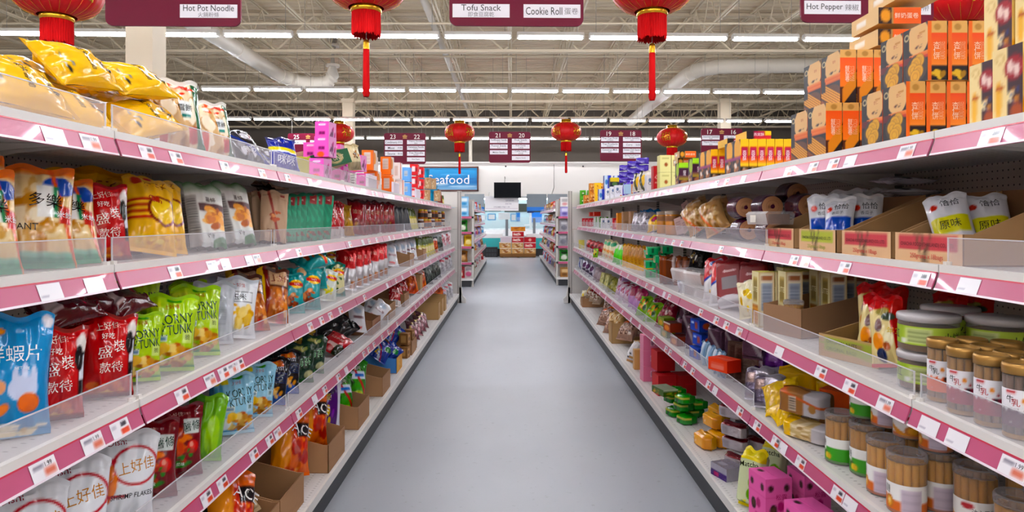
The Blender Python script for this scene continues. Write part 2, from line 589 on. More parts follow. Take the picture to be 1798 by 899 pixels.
lantern(-92 * MY / F, MY, LZ, -.3, 'distant red lantern between aisle signs 22 and 21')
lantern(95 * MY / F, MY, LZ + .03, -.4, 'distant red lantern between aisle signs 20 and 19')
lantern(281 * MY / F, MY, LZ - .14, -.25, 'distant red lantern between aisle signs 18 and 17')

# ---------------------------------------------------------------- aisle signs
def rounded(w, h, r, n=5):
    pts = []
    for cx, cy, a in ((w / 2 - r, h / 2 - r, 0), (-w / 2 + r, h / 2 - r, 90), (-w / 2 + r, -h / 2 + r, 180), (w / 2 - r, -h / 2 + r, 270)):
        for k in range(n + 1):
            t = math.radians(a + 90 * k / n)
            pts.append((cx + r * math.cos(t), cy + r * math.sin(t)))
    return pts
STRIP = printed('sign_strip', .5)
def aisle_sign(x, y, zb, nums, left, right, label):
    Wd, Hh = 1.25, .93
    t = tag(obj('aisle_sign', None, None, (x, y, zb + Hh / 2), (0, 0, .02)), label, 'sign', 'maroon aisle signs hanging over the aisles')
    p = M()
    p.prism(rounded(Wd, Hh, .07), 'y', -.012, .012, 'fff', 0)
    def fn(u, v):
        return np.stack([u, np.full_like(u, -.0145), v], 1)
    for s, nn in ((-1, nums[0]), (1, nums[1])):
        if nn:
            p.text(nn, fn, s * .36, .355, .13, 1, 'f2eee8', 1)
    # small golden crest between the numbers
    p.add(fn(np.array([-.07, .07, .05, -.05]), np.array([.30, .30, .33, .33])), [(0, 1, 2, 3)], 'c9a06a', 1)
    p.add(fn(np.array([-.06, .06, .075, -.075]), np.array([.345, .345, .385, .385])), [(0, 1, 2, 3)], 'c9a06a', 1)
    p.add(fn(np.array([-.05, .05, .0]), np.array([.395, .395, .42])), [(0, 1, 2)], 'c9a06a', 1)
    obj('sign_panel', p.mesh('sign_panel', [MAROON, PAPER]), t)
    for s, col in ((-1, left), (1, right)):
        for k in range(4):
            if k >= len(col) or not col[k]:
                continue
            q = M().box(-.265, -.017, -.062, .265, -.0125, .062, 'eeebf0')
            def f2(u, v):
                return np.stack([u, np.full_like(u, -.019), v], 1)
            en, ch = col[k]
            if len(en) > 7 and ch and not col[k][1].startswith('>'):
                q.text(en, f2, 0, .028, .058, 1, '4a4648', 0, maxw=.47)
                q.text(ch, f2, 0, -.034, .046, 1, '8a868a', 0, maxw=.4)
            elif ch:
                q.text(en, f2, -.075, 0, .072, 1, '4a4648', 0, maxw=.34)
                q.text(ch.strip('>'), f2, .18, 0, .062, 1, '8a868a', 0, maxw=.15)
            else:
                q.text(en, f2, 0, 0, .05, 1, '4a4648', 0, maxw=.45)
            obj('name_strip', q.mesh('name_strip', STRIP), t, (s * .33, 0, .19 - k * .172))
    c = M().tube([(-.5, 0, Hh / 2), (-.5, 0, 6.32 - zb - Hh / 2)], .005, 5).mesh('hanger', CORD)
    obj('hanger', c, t)
    obj('hanger', c, t, (1.0, 0, 0))
SY, SZ = 6.37, 3.195
aisle_sign(-594 * SY / F, SY, SZ, ('', ''), [None, None, ('Japanese', '>日本'), None], [None, None, ('Vermicelli', '>粉絲'), ('Hot Pot Noodle', '火鍋粉條')], 'maroon hanging sign lettered Hot Pot Noodle and Japanese')
aisle_sign(8 * SY / F, SY, SZ, ('', ''), [None, None, ('Candy', '>糖果'), ('Tofu Snack', '即食豆腐乾')], [None, None, ('Cookie', '>餅乾'), ('Cookie Roll', '>蛋卷')], 'maroon hanging sign lettered Tofu Snack and Cookie Roll')
aisle_sign(623 * SY / F, SY, SZ + .03, ('', ''), [None, None, ('Soup', '>湯'), ('Hot Pepper', '>辣椒')], [None, None, ('Dried', '>乾'), ('Seaweed', '>海帶')], 'maroon hanging sign lettered Hot Pepper and Seaweed')
GZ = 3.07
aisle_sign(-358 * 21.3 / F, 21.3, GZ + .06, ('25', '24'), [('Sauce', '>醬')], [('Condiment', '調味'), ('Vinegar', '>醋')], 'distant maroon aisle sign 24 beside a red lantern')
aisle_sign(-188 * MY / F, MY, GZ - .03, ('23', '22'), [('Condiments', '>調味'), ('Meat', '>肉類'), ('Sauce', '>醬油')], [('Filipino Noodles', '麵條'), ('Vietnamese Noodle', '越南粉'), ('Thai Noodle', '泰國粉'), ('Rice Paper', '')], 'distant maroon aisle sign numbered 23 and 22')
aisle_sign(-4 * MY / F, MY, GZ + .01, ('21', '20'), [('Sunflower Seeds', '瓜子'), ('Peanut Snack', '花生'), ('Melon Seeds', '')], [('Fruit Snack', '果乾'), ('Fruit Candy', '水果糖'), ('Coffee Candy', '咖啡糖'), ('Filipino Snack', '')], 'distant maroon aisle sign numbered 21 and 20')
aisle_sign(191 * MY / F, MY, GZ + .06, ('19', '18'), [('Thai Can Fruit', '水果罐頭'), ('Thai Products', '泰國產品'), ('Coconut Milk', '椰奶')], [('Seafood Specialty', '海鮮'), ('Curry', '>咖哩'), ('Sweet Chili Sauce', '辣醬'), ('Spring Roll Sauce', '春卷醬')], 'distant maroon aisle sign numbered 19 and 18')
aisle_sign(368 * MY / F, MY, GZ + .11, ('17', '16'), [('Seasoned Seaweed', '紫菜'), ('Filipino Products', '產品')], [('Sushi', '>壽司')], 'distant maroon aisle sign numbered 17 behind cake boxes')

# ---------------------------------------------------------------- fish department
WHITEG = plain('counter_white', 'f2f4f4', .25)
GLASSF = clear_mat('display_glass', 'e6f4f2', .14, .08)
TEAL = plain('tank_water', '35b6b8', .15, coat=.5)
LBLUE = plain('counter_blue', '1d86d8', .35)
def fpos(px, py, Y):
    return ((px - 899) * Y / F, Y, EYE + (384 - py) * Y / F)
# counter with sloped glass front
CY = 26.2
t = tag(obj('fish_counter', None, None, (0, CY, 0)), 'long white fish counter with sloped glass and steel base', 'counter')
m = M().box(-3.2, 0, 0, 3.2, 1.2, .62, 'fff').box(-3.2, -.12, .62, 3.2, 1.2, .74)
obj('counter_base', m.mesh('counter_base', plain('counter_steel', 'c9cdd0', .35, metal=.3)), t)
m = M().prism([(0, .74), (1.1, .74), (1.1, 1.02), (.05, .98)], 'x', -3.2, 3.2)
obj('white_bed', m.mesh('white_bed', WHITEG), t)
m = M().box(-3.2, .02, .98, 3.2, .035, 1.46)
obj('glass_front', m.mesh('glass_front', GLASSF), t)
for x in (-.2, .85, -2.2, 2.3):
    obj('glass_post', M().box(x - .05, -.02, .74, x + .05, .03, 1.42).mesh('glass_post', plain('post_steel', '6f7478', .3, metal=.6)), t)
m = M().box(-3.2, 1.25, .9, 3.2, 1.3, 2.25)
obj('back_splash', m.mesh('back_splash', plain('splash', 'b9d4da', .3)), t)
for i, (x0, x1, z0, z1, c) in enumerate(((-.95, -.45, 1.7, 1.98, '3f4a38'), (-.3, .6, 1.68, 2.0, '394032'), (.65, 1.3, 1.66, 2.0, '444b3c'), (-1.25, -.98, 1.7, 2.0, '5a7340'), (.72, 1.2, 1.25, 1.66, '1d86d8'), (.15, .32, 1.3, 1.64, '2a7fc4'))):
    obj('backing_panel', M().box(x0, 1.2, z0, x1, 1.26, z1, c).mesh('backing_panel', PAPER), t)
for i, (x, z, wv, hv, c) in enumerate(((-.78, 1.47, .32, .26, '7fbbe0'), (-.3, 1.5, .44, .26, 'f4f8fa'), (.06, 1.45, .24, .3, '9ccbe8'), (-1.1, 1.45, .2, .24, 'cfe4ec'))):
    q = M().box(x - wv / 2, -.05, z - hv / 2, x + wv / 2, -.03, z + hv / 2, c)
    q.box(x - wv / 2 + .04, -.054, z - hv / 2 + .04, x + wv / 2 - .04, -.05, z + hv / 2 - .04, 'eef4f6')
    tag(obj('price_card', q.mesh('price_card', PAPER), None, (0, CY, 0)), ('white notice card with blue rim clipped on the fish counter glass, %s along' % ORD[i]), 'notice card', 'notice cards on the fish counter')
for x in (-2.0, -.7, .6, 1.9):
    fixture_at(x, CY + .55, 2.16, 'white tube light under the soffit over the fish counter')
# teal fish tanks in front of the counter
for x0, x1, lab in ((-1.35, -.35, 'white topped teal fish tank beside the stacked cartons'), (.55, 1.25, 'white topped teal fish tank behind the red cartons')):
    t = tag(obj('fish_tank', None, None, ((x0 + x1) / 2, 25.7, 0)), lab, 'fish tank')
    wv = (x1 - x0) / 2
    obj('tank_stand', M().box(-wv, -.2, 0, wv, .3, .28).mesh('tank_stand', BLACK), t)
    obj('tank_water', M().box(-wv, -.25, .28, wv, .3, .68).mesh('tank_water', TEAL), t)
    obj('tank_lid', M().box(-wv, -.27, .68, wv, .3, .84).mesh('tank_lid', WHITEG), t)
m = M()
for i in range(4):
    for j in range(2):
        m.box(-.2 + i * .1, -.19, .03 + j * .15, -.12 + i * .1, -.17, .14 + j * .15, '3a3d42')
m.box(-.23, -.17, 0, .22, .17, .36, '15161a')
tag(obj('milk_crate', m.mesh('milk_crate', PAPER), None, (-.75, 25.0, 0)), 'black slotted plastic crate on the floor by the fish tank', 'crate')
# menu board, monitor and wall boards
m = M().box(-.63, -.02, -.28, .63, .02, .26, 'f3f3f5')
def fmb(u, v):
    return np.stack([u, np.full_like(u, -.024), v], 1)
for i, (s, x, z) in enumerate((('活魚免費清蒸', .3, .1), ('蒸魚 炸魚', .25, -.02), ('STEAMED FISH 1.99', 0, -.14))):
    m.text(s, fmb, x, z, .05, 1, '9a94a8')
m.box(-.6, -.024, -.2, .6, -.021, -.19, 'c8b6c6')
mb = tag(obj('menu_board', m.mesh('menu_board', PAPER), None, (-18 * 25.5 / F, 25.5, EYE + 27 * 25.5 / F)), 'long white menu board under the black monitor', 'menu board')
for x in (-.5, .5):
    obj('bracket', M().tube([(x, .01, .2), (x, .9, .45)], .012, 6).mesh('bracket', CORD), mb)
t = tag(obj('wall_monitor', None, None, (-8 * 25.2 / F, 25.2, EYE + 50 * 25.2 / F)), 'black flat monitor hanging above the fish counter', 'monitor')
obj('screen', M().box(-.48, 0, -.27, .48, .06, .27).mesh('screen', plain('screen_black', '0b0d12', .6, spec=.1)), t)
obj('bezel', M().box(-.5, .01, -.29, .5, .05, .29).mesh('bezel', BLACK), t)
obj('mount', M().tube([(-.1, .03, .28), (-.1, .03, .5), (-.1, 1.2, .5)], .015, 6).mesh('mount', CORD), t)
for i, (x, c) in enumerate(((.95, '8a9298'), (1.75, '9aa0a4'), (-1.45, 'a8b0b4'))):
    q = M().box(-.38, 0, -.05, .38, .04, .45, c).box(-.38, -.01, -.2, .38, .04, -.05, '1d86d8')
    tag(obj('wall_board', q.mesh('wall_board', PAPER), None, (x, 26.3, 1.9)), 'grey photo board with blue lower band, %s over the fish counter' % ORD[i], 'board', 'photo boards over the fish counter')
t = tag(obj('weighing_scale', None, None, (.72, 26.62, 1.025)), 'white shop scale with small blue display on a pole', 'scale')
obj('pole', M().tube([(0, 0, 0), (0, 0, .62)], .05, 8).mesh('pole', WHITEG), t)
obj('display', M().box(-.13, -.05, .6, .13, .05, .74).mesh('display', plain('display_navy', '1f3b78', .3)), t)
obj('tray', M().box(-.25, -.15, .1, .25, .2, .15).mesh('tray', WHITEG), t)
# carton stacks on pallet
WOODM = printed('pallet_wood', .8, bump=(8, .3, .01))
t = tag(obj('pallet', None, None, (.2, 24.9, 0)), 'brown wooden pallet on the floor under stacked cartons', 'pallet')
m = M()
for x in (-.62, -.03, .55):
    m.box(x, -.25, 0, x + .1, .35, .1, '8d6a45')
m.box(-.64, -.27, .1, .66, .36, .13, '9c774e').box(-.64, -.28, .02, .66, -.25, .1, '8d6a45')
obj('deck', m.mesh('deck', WOODM), t)
def big_carton(w, d, h, bg, L, lid):
    m = M()
    m.box(-w / 2, -d / 2, 0, w / 2, d / 2, h, bg)
    n = 14
    U, V = np.meshgrid(np.linspace(0, 1, n), np.linspace(0, 1, n))
    P = np.stack([(U - .5) * w, np.full_like(U, -d / 2 - .002), V * h], 2)
    m.grid(P, art(bg, L, U, V), smooth=False)
    m.box(-w / 2 - .004, -d / 2 - .004, h * .9, w / 2 + .004, d / 2 + .004, h + .003, lid)
    return m.mesh('carton', CARTON)
cream = big_carton(.42, .4, .2, 'cfa878', [('f', .5, .5, .45, .4, 30, ['e8d9bc', 'b07a48', 'd8b88a', '9c5f38'], 4)], 'e9dfcf')
redc = big_carton(.42, .4, .2, 'c42032', [('f', .4, .5, .35, .35, 14, ['f3e8e0', 'e8c8c0'], 6), ('r', .0, .9, 1, 1, 'f0e8e4')], 'efe2dc')
redt = big_carton(.42, .4, .18, 'c01e2e', [('e', .5, .5, .12, .3, 'e6b8b0')], 'b81c2c')
plainc = big_carton(.4, .38, .2, 'd9cdd4', [], 'e2d8de')
oran = big_carton(.52, .36, .15, 'd28b2c', [('f', .5, .5, .45, .4, 10, ['a8641e', 'e6a848'], 8)], 'c98a3c')
i = 0
for me, x, z, lab in ((cream, -.23, .135, 'printed tan carton at pallet level under a tan carton'), (cream, -.25, .338, 'printed tan carton between a tan carton and a plain one'), (plainc, -.22, .542, 'plain pale carton topping the stack beside the fish tank'),
                      (cream, .21, .135, 'printed tan carton at pallet level in the middle stack'), (cream, .2, .338, 'printed tan carton under red cartons in the middle stack'), (redc, .21, .542, 'red and white carton under another one in the middle stack'),
                      (redc, .22, .746, 'red and white carton under the orange tray'), (oran, .22, .95, 'orange fruit tray on top of the carton stack'),
                      (cream, .65, .135, 'printed tan carton at pallet level under two red cartons'), (redc, .65, .338, 'red and white carton below a plain red one'), (redt, .65, .542, 'plain red carton topping the short stack')):
    tag(obj('stacked_carton', me, None, (x, 24.9, z)), lab, 'carton', 'cartons stacked on the pallet')
# seafood wall sign
t = tag(obj('seafood_sign', None, None, (-2.45, 26.33, EYE + 70 * 26.3 / F)), 'blue wall sign with brown frame lettered seafood', 'sign')
m = M()
n = 30
U, V = np.meshgrid(np.linspace(0, 1, n), np.linspace(0, 1, n))
P = np.stack([(U - .5) * 2.2, np.zeros_like(U), (V - .5) * .84], 2)
rndC = art('4f9fd6', [('g', 0, .35, '9cc8e6', '3f8cc8'), ('g', .35, 1, '3f8cc8', '62b4e2'), ('e', .3, .25, .2, .05, 'bcdcf0'), ('e', .75, .15, .25, .05, 'b4d6ec'), ('e', .6, .7, .25, .03, '7cc0ea'), ('e', .85, .5, .12, .03, '3a80bc')], U, V)
m.grid(P, rndC, smooth=False)
m.text('Seafood', lambda u, v: np.stack([u, np.full_like(u, -.012), v], 1), .0, -.02, .36, 1, 'fbfbfb')
m.box(-1.1, .002, -.42, 1.1, .02, .42, '4f9fd6')
obj('board', m.mesh('board', PAPER), t)
FR = plain('frame_brown', '5a2f22', .5)
m = M()
for a in ((-1.16, -.48, -1.1, .48), (1.1, -.48, 1.16, .48), (-1.16, .42, 1.16, .48), (-1.16, -.48, 1.16, -.42)):
    m.box(a[0], -.02, a[1], a[2], .04, a[3])
obj('frame', m.mesh('frame', FR), t)
for i, px in enumerate((888, 1024)):
    tag(obj('wall_hook', M().lathe([(.0, .0), (.03, .01), (.035, .03), (0, .05)], 8).mesh('wall_hook', BLACK), None, ((px - 899) * 26.3 / F, 26.38, 3.42), (math.radians(90), 0, 0)), 'small black sprinkler head on the white soffit, %s one' % ORD[i], 'sprinkler')
struct('wall_cable', M().tube([(1.62, 26.36, 3.5), (1.62, 26.36, 2.6), (1.5, 26.36, 2.25)], .012, 5), CORD)
# ---------------------------------------------------------------- shelving
BL = 1.19                                   # bay length
def YB(k):
    return 1.735 + BL * k                   # far end of bay k
ROWZ = [1.62, 1.28, .937, .578, .165]
SIDE = {'L': dict(s=-1, W=[1.014, 1.014, .95, .953, .877], back=1.54, kick=.9),
        'R': dict(s=1, W=[1.077, 1.088, 1.02, 1.03, .955], back=1.66, kick=.975)}
PEG = holes_mat('pegboard', 'b5aba2', .0254, .0254, .0032, .0032, '2c2622')
DECKM = holes_mat('shelf_deck', 'dcd9d7', .0254, .0508, .0022, .006, '8d8a88', axes='XY')
SLOT = holes_mat('slotted_post', 'cdc8c2', .04, .0254, .007, .009, '5c5855')
PINK = plain('price_rail_pink', 'b84e74', .3, coat=.2, vary=.05)
KICK = plain('kick_black', '26282d', .5, vary=.1)
TAGM = printed('price_tag_card', .3, coat=.3)

def tag_mesh(kind):
    wv, hv, n = .074, .037, 12
    U, V = np.meshgrid(np.linspace(0, 1, 15), np.linspace(0, 1, 9))
    L = [[('r', .5, .05, .95, .42, 'e8694f'), ('r', .05, .62, .3, .78, 'b9b6c4'), ('r', .55, .58, .85, .85, '6a6672')],
         [('r', .05, .2, .4, .3, 'c4c0cc')],
         [('r', .5, .1, .95, .5, 'e2907c'), ('r', .1, .6, .5, .8, '9a96a4')]][kind]
    P = np.stack([(U - .5) * wv, np.zeros_like(U), (V - .5) * hv], 2)
    m = M().grid(P, art('f0eef2', L, U, V), smooth=False)
    if kind != 1:
        m.text('2.88' if kind == 0 else '1.99', lambda u, v: np.stack([(u - .5) * wv, np.full_like(u, -.0006), (v - .5) * hv], 1), .7, .72, .26, hv / wv, '4c4854')
    return m.mesh('price_tag', TAGM)
TAGS = [tag_mesh(i) for i in range(3)]
RT = 20.                                    # tilt of the price rail
def side_meshes(key, W, back, kick, guard=True, L=BL):
    d = [back - x for x in W]
    h = L / 2 - .002
    R = {}
    R['back_panel'] = M().box(-h, -.012, .1, h, 0, 1.8).mesh('back_panel', PEG)
    m = M().box(-.02, -.04, 0, .02, .0, 1.82)
    R['upright'] = m.mesh('upright', SLOT)
    m = M().box(-h, -d[4], .13, h, -.012, .165, 'fff', 0)
    m.box(-h, -d[4] - .008, .125, h, -d[4] + .004, .168, 'fff', 1)
    R['base_deck'] = m.mesh('base_deck', [DECKM, STEEL_W])
    R['kick_plate'] = M().box(-h - .002, -(back - kick), 0, h + .002, -(back - kick) + .02, .126).mesh('kick_plate', KICK)
    for r in range(4):
        dd = d[r]
        m = M().box(-h, -dd + .004, -.03, h, -.012, 0, 'fff', 0)
        m.box(-h, -dd - .004, -.016, h, -dd + .012, .0035, 'fff', 1)
        m.box(-h, -dd, -.04, h, -dd + .012, -.014, 'fff', 1)
        R['shelf%d' % r] = m.mesh('shelf', [DECKM, STEEL_W])
        hh = .046
        a = math.radians(RT)
        m = M()
        m.prism([(-dd - .004, -.016), (-dd - .004 - hh * math.sin(a), -.016 - hh * math.cos(a)), (-dd - .001 - hh * math.sin(a), -.018 - hh * math.cos(a)), (-dd, -.018)], 'x', -h + .004, h - .004)
        sn, cs = math.sin(a), math.cos(a)
        for (p0, p1, o, mi) in ((0, .0035, .0007, 1), (hh - .004, hh + .001, .001, 2)):
            ya, za = -dd - .004, -.016
            m.prism([(ya - p0 * sn - o * cs, za - p0 * cs + o * sn), (ya - p1 * sn - o * cs, za - p1 * cs + o * sn), (ya - p1 * sn + .001, za - p1 * cs), (ya - p0 * sn + .001, za - p0 * cs)], 'x', -h + .004, h - .004, 'fff', mi)
        R['rail%d' % r] = m.mesh('price_rail', [PINK, plain('rail_red_line', 'c0163c', .3), plain('rail_lip', 'ecdfe8', .25)])
        m = M().box(-h + .01, -dd + .010, .003, h - .01, -dd + .0125, .072)
        m.box(-h + .01, -dd + .0098, .0705, h - .01, -dd + .0127, .073, 'fff', 1)
        for e in (-1, 1):
            m.box(*sorted((e * (h - .011), e * (h - .014)))[:1], -dd + .0096, .004, max(e * (h - .011), e * (h - .014)), -dd + .0129, .072, 'fff', 1)
            m.box(min(e * (h - .006), e * (h - .02)), -dd + .002, -.005, max(e * (h - .006), e * (h - .02)), -dd + .016, .012, 'fff', 2)
        R['guard%d' % r] = m.mesh('front_guard', [CLEAR, EDGE, STEEL_W])
        m = M().prism([(-.012, -.03), (-.012, -.1), (-.04, -.1), (-dd * .5, -.05), (-dd + .06, -.032)], 'x', -.003, .003)
        R['bracket%d' % r] = m.mesh('bracket', WHITE)
    m = M().prism([(-d[4], .05), (-d[4], .168), (-.03, .168), (-.03, .0), (-d[4] + .1, 0)], 'x', -.012, .012)
    R['foot'] = m.mesh('base_foot', STEEL_W)
    return R, d

rtag = random.Random(11)
TAGPX = {('L', 0): [85, 150, 250, 302, 388, 455, 500, 540], ('L', 1): [78, 157, 300, 366, 390, 432, 446, 478, 520, 560], ('L', 2): [66, 153, 202, 312, 362, 386, 402, 414, 540, 560, 576, 594],
         ('L', 3): [356, 384, 440, 468, 482, 520, 548, 566, 590, 604], ('R', 0): [1600, 1500, 1470, 1434, 1390, 1310, 1280, 1262, 1750], ('R', 1): [1710, 1624, 1490, 1420, 1400, 1310, 1270],
         ('R', 2): [1790, 1690, 1640, 1610, 1562, 1500, 1448, 1374, 1303, 1280, 1262, 1234], ('R', 3): [1500, 1478, 1412, 1380, 1368, 1335, 1304, 1260, 1248, 1220, 1206, 1180]}
def bay(key, k, R, d, label, guards=(1, 1, 1, 1), group=None, Y=None, L=BL, tags=True, X=None, s=None, rows=4):
    s = s if s is not None else SIDE[key]['s']
    X = X if X is not None else s * SIDE[key]['back']
    Y = Y if Y is not None else YB(k) - BL / 2
    t = tag(obj('shelving_bay', None, None, (X, Y, 0), (0, 0, -s * math.pi / 2)), label, 'shelving', group)
    obj('back_panel', R['back_panel'], t)
    for e in (-L / 2 + .022,):
        obj('upright', R['upright'], t, (e, -.001, 0))
    b = obj('base_deck', R['base_deck'], t)
    obj('kick_plate', R['kick_plate'], b)
    for r in range(rows):
        sh = obj('shelf', R['shelf%d' % r], t, (0, 0, ROWZ[r]))
        obj('price_rail', R['rail%d' % r], sh)
        obj('bracket', R['bracket%d' % r], sh, (-L / 2 + .03, 0, 0))
        obj('bracket', R['bracket%d' % r], sh, (L / 2 - .03, 0, 0))
        if guards[r]:
            obj('front_guard', R['guard%d' % r], sh)
        xs = []
        if tags and key in SIDE and (key, r) in TAGPX:
            W = SIDE[key]['W'][r]
            for px in TAGPX[(key, r)]:
                y = F * W / abs(px - 899)
                if YB(k - 1) + .04 < y < YB(k) - .04:
                    xs.append((y - Y) * (1 if s < 0 else -1))
        if tags and (k >= 3 or not xs):
            n = rtag.randint(2, 5)
            xs += [-.55 + 1.1 * (i + rtag.uniform(.2, .8)) / n for i in range(n)]
        for x in xs:
            a = math.radians(RT)
            zz = .5 * .046
            o = obj('price_tag', TAGS[rtag.choice((0, 0, 0, 1, 2))], sh, (x, -d[r] - .0055 - zz * math.sin(a), -.0165 - zz * math.cos(a)), (-a, 0, 0))
    return t
BAYTXT = {'L': ['beside the blue shrimp crisp bag', 'holding the lime corn snack bags', 'holding the green pouches and teal crisp bags', 'holding the pink boxes', 'holding red seed pouches and orange boxes',
                'holding the blue and red gift boxes', 'holding pale pouches in cartons', 'holding brown cartons on the deck', 'ending at the slotted post'],
          'R': ['beside the gold lidded jars', 'holding the open seed cartons', 'holding the purple wrapped cakes', 'holding the lime and purple cake boxes', 'holding the purple bar packs',
                'holding yellow noodle snacks', 'holding red and green packs', 'holding the bulk carton on its deck', 'ending at the slotted end post']}
for key in 'LR':
    sd = SIDE[key]
    R, d = side_meshes(key, sd['W'], sd['back'], sd['kick'])
    for k in range(9):
        if key == 'L':
            g = (1 if k < 4 else 0, 1, 1, 1)
        else:
            g = (0, 1 if k != 1 else 0, 1, 1 if k > 1 else 0)
        nm = 'crisp-side' if key == 'L' else 'biscuit-side'
        bay(key, k, R, d, 'white %s shelving bay with pink price rails %s' % (nm, BAYTXT[key][k]), g, 'white shelving bays lining the aisle')
# ---- end panels: back of the end-cap unit at the far end of each run
for s, xe, wv, side in ((-1, -.875, 1.6, 'crisp'), (1, .965, 1.6, 'biscuit')):
    t = tag(obj('end_unit', None, None, (xe, YB(8) + .06, 0)), 'white slotted end post with panelled back closing the %s-side shelves' % side, 'shelving end')
    m = M()
    for z0, z1 in ((.12, .5), (.505, .87), (.875, 1.22), (1.225, 1.58), (1.585, 1.84)):
        m.box(min(0, s * wv), .02, z0, max(0, s * wv), .04, z1)
    obj('back_panel', m.mesh('back_panel', STEEL_W), t)
    obj('upright', M().box(-.035, 0, 0, .035, .06, 1.86).mesh('upright', SLOT), t)
    obj('base_foot', M().prism([(0, 0), (-s * .11, 0), (-s * .11, .07), (-s * .06, .12), (-s * .04, .26), (0, .26)], 'y', .0, .06).mesh('base_foot', STEEL_W), t)
# ---- second pair of runs beyond
FAR = {}
for key, s, W, back, y0, n in (('FL', -1, [.86, .86, .82, .82, .79], 1.3, 14.4, 6), ('FR', 1, [.96, .96, .94, .93, .93], 1.4, 14.7, 7)):
    R, d = side_meshes(key, W, back, W[4] + .02)
    FAR[key] = (s, W, back, y0, n)
    nm = 'pale-fronted' if s < 0 else 'snack-filled'
    for k in range(n):
        bay(key, k, R, d, 'distant white shelving bay beyond the %s end post, %s bay along' % ('crisp-side' if s < 0 else 'biscuit-side', ordinal(k)), (1, 1, 1, 1), 'distant shelving bays', Y=y0 + BL * (k + .5), tags=False, X=s * back, s=s)
    # end-cap facing the camera
    We = W[4]
    t = tag(obj('end_cap_shelving', None, None, (s * (We + .33), y0 - .02, 0)), 'white end-cap shelving facing the aisle beyond the %s end post' % ('crisp-side' if s < 0 else 'biscuit-side'), 'end cap')
    obj('back_panel', M().box(-.33, -.03, .1, .33, 0, 1.8).mesh('back_panel', PEG), t)
    for e in (-.31, .31):
        obj('upright', M().box(e - .02, -.36, 0, e + .02, -.32, 1.76).mesh('upright', SLOT), t)
    obj('base_deck', M().box(-.33, -.4, .13, .33, -.03, .17).mesh('base_deck', DECKM), t)
    obj('kick_plate', M().box(-.28, -.38, 0, .28, -.34, .13).mesh('kick_plate', KICK), t)
    for z in (.5, .83, 1.13, 1.45):
        sh = obj('shelf', M().box(-.33, -.35, -.03, .33, -.03, 0).mesh('shelf', STEEL_W), t, (0, 0, z))
        obj('price_rail', M().box(-.33, -.36, -.045, .33, -.352, 0).mesh('price_rail', PINK), sh)
# ---------------------------------------------------------------- goods: builders
class Kind:
    def __init__(s, name, cat, desc, root, parts=(), plural=None):
        s.name, s.cat, s.desc, s.root, s.parts = name, cat, desc, root, list(parts)
        s.plural = plural
        vs = []
        def grab(me, off):
            if me is None:
                return
            a = np.empty(len(me.vertices) * 3)
            me.vertices.foreach_get('co', a)
            vs.append(a.reshape(-1, 3) + np.array(off))
        grab(root, (0, 0, 0))
        for p in s.parts:
            grab(p[1], p[2] if len(p) > 2 else (0, 0, 0))
        s.V = np.concatenate(vs)

def bag_fn(w, h, t, style, seed, s=.05):
    def fn(u, v, side=-1, lift=0.):
        U = 2 * np.asarray(u) - 1
        v = np.asarray(v)
        q = np.clip((v - s) / (1 - 2 * s), 0, 1)
        if style == 'pillow':
            a = np.sin(math.pi * q ** .85) ** .7
        elif style == 'pouch':
            a = np.where(v < s, np.clip(v / s, 0, 1) * .3 + .7, np.clip(1 - q, 0, 1) ** .6)
        else:                       # side-gusset brick pack
            a = np.clip(np.minimum(q * 14, (1 - q) * 9), 0, 1) ** .5
        e = (1 - np.abs(U) ** (2.6 if style != 'brick' else 9)) .clip(0) ** .6
        sd = seed * 1.7 + (side > 0) * 2.3
        wr = np.sin(5.5 * U + 2 * np.sin(5 * v + sd)) * np.sin(7 * v + sd * 2) * .05
        near = np.exp(-np.minimum(q, 1 - q) * 7)
        wr = wr + np.sin(U * 11 + sd) * near * .15 + np.sin(U * 23 + 2 * sd) * near * .06 + (np.abs(np.sin(3 * U + 4 * v + sd)) ** 6 - .2) * .05 - np.abs(np.sin(2.3 * U - 5 * v + sd * 1.3)) ** 10 * .06
        if style == 'brick':
            wr = wr * .13
        elif style == 'pillow':
            a = a * 1.25
        y = side * (t / 2 * a * e + lift + .0006) + side * t * wr * np.clip(a * 1.6, 0, 1) * e
        flat = np.where(v > 1 - s, (v - 1 + s) / s, 0)
        y = y + flat * .012 * math.sin(seed * 3) + np.sin(U * 4 + seed) * .004 * (q > .9)
        x = w / 2 * U * (1 - .075 * (a if style != 'brick' else a * 0) * np.ones_like(U)) * (1 + .012 * np.sin(9 * v + sd))
        z = h * v * (1 - .03 * np.abs(U) ** 3 * (v > .5)) + .008 * np.sin(U * 5 + seed) * (v > .9) * h * 4
        return np.stack([x, y, z], -1).reshape(-1, 3)
    return fn

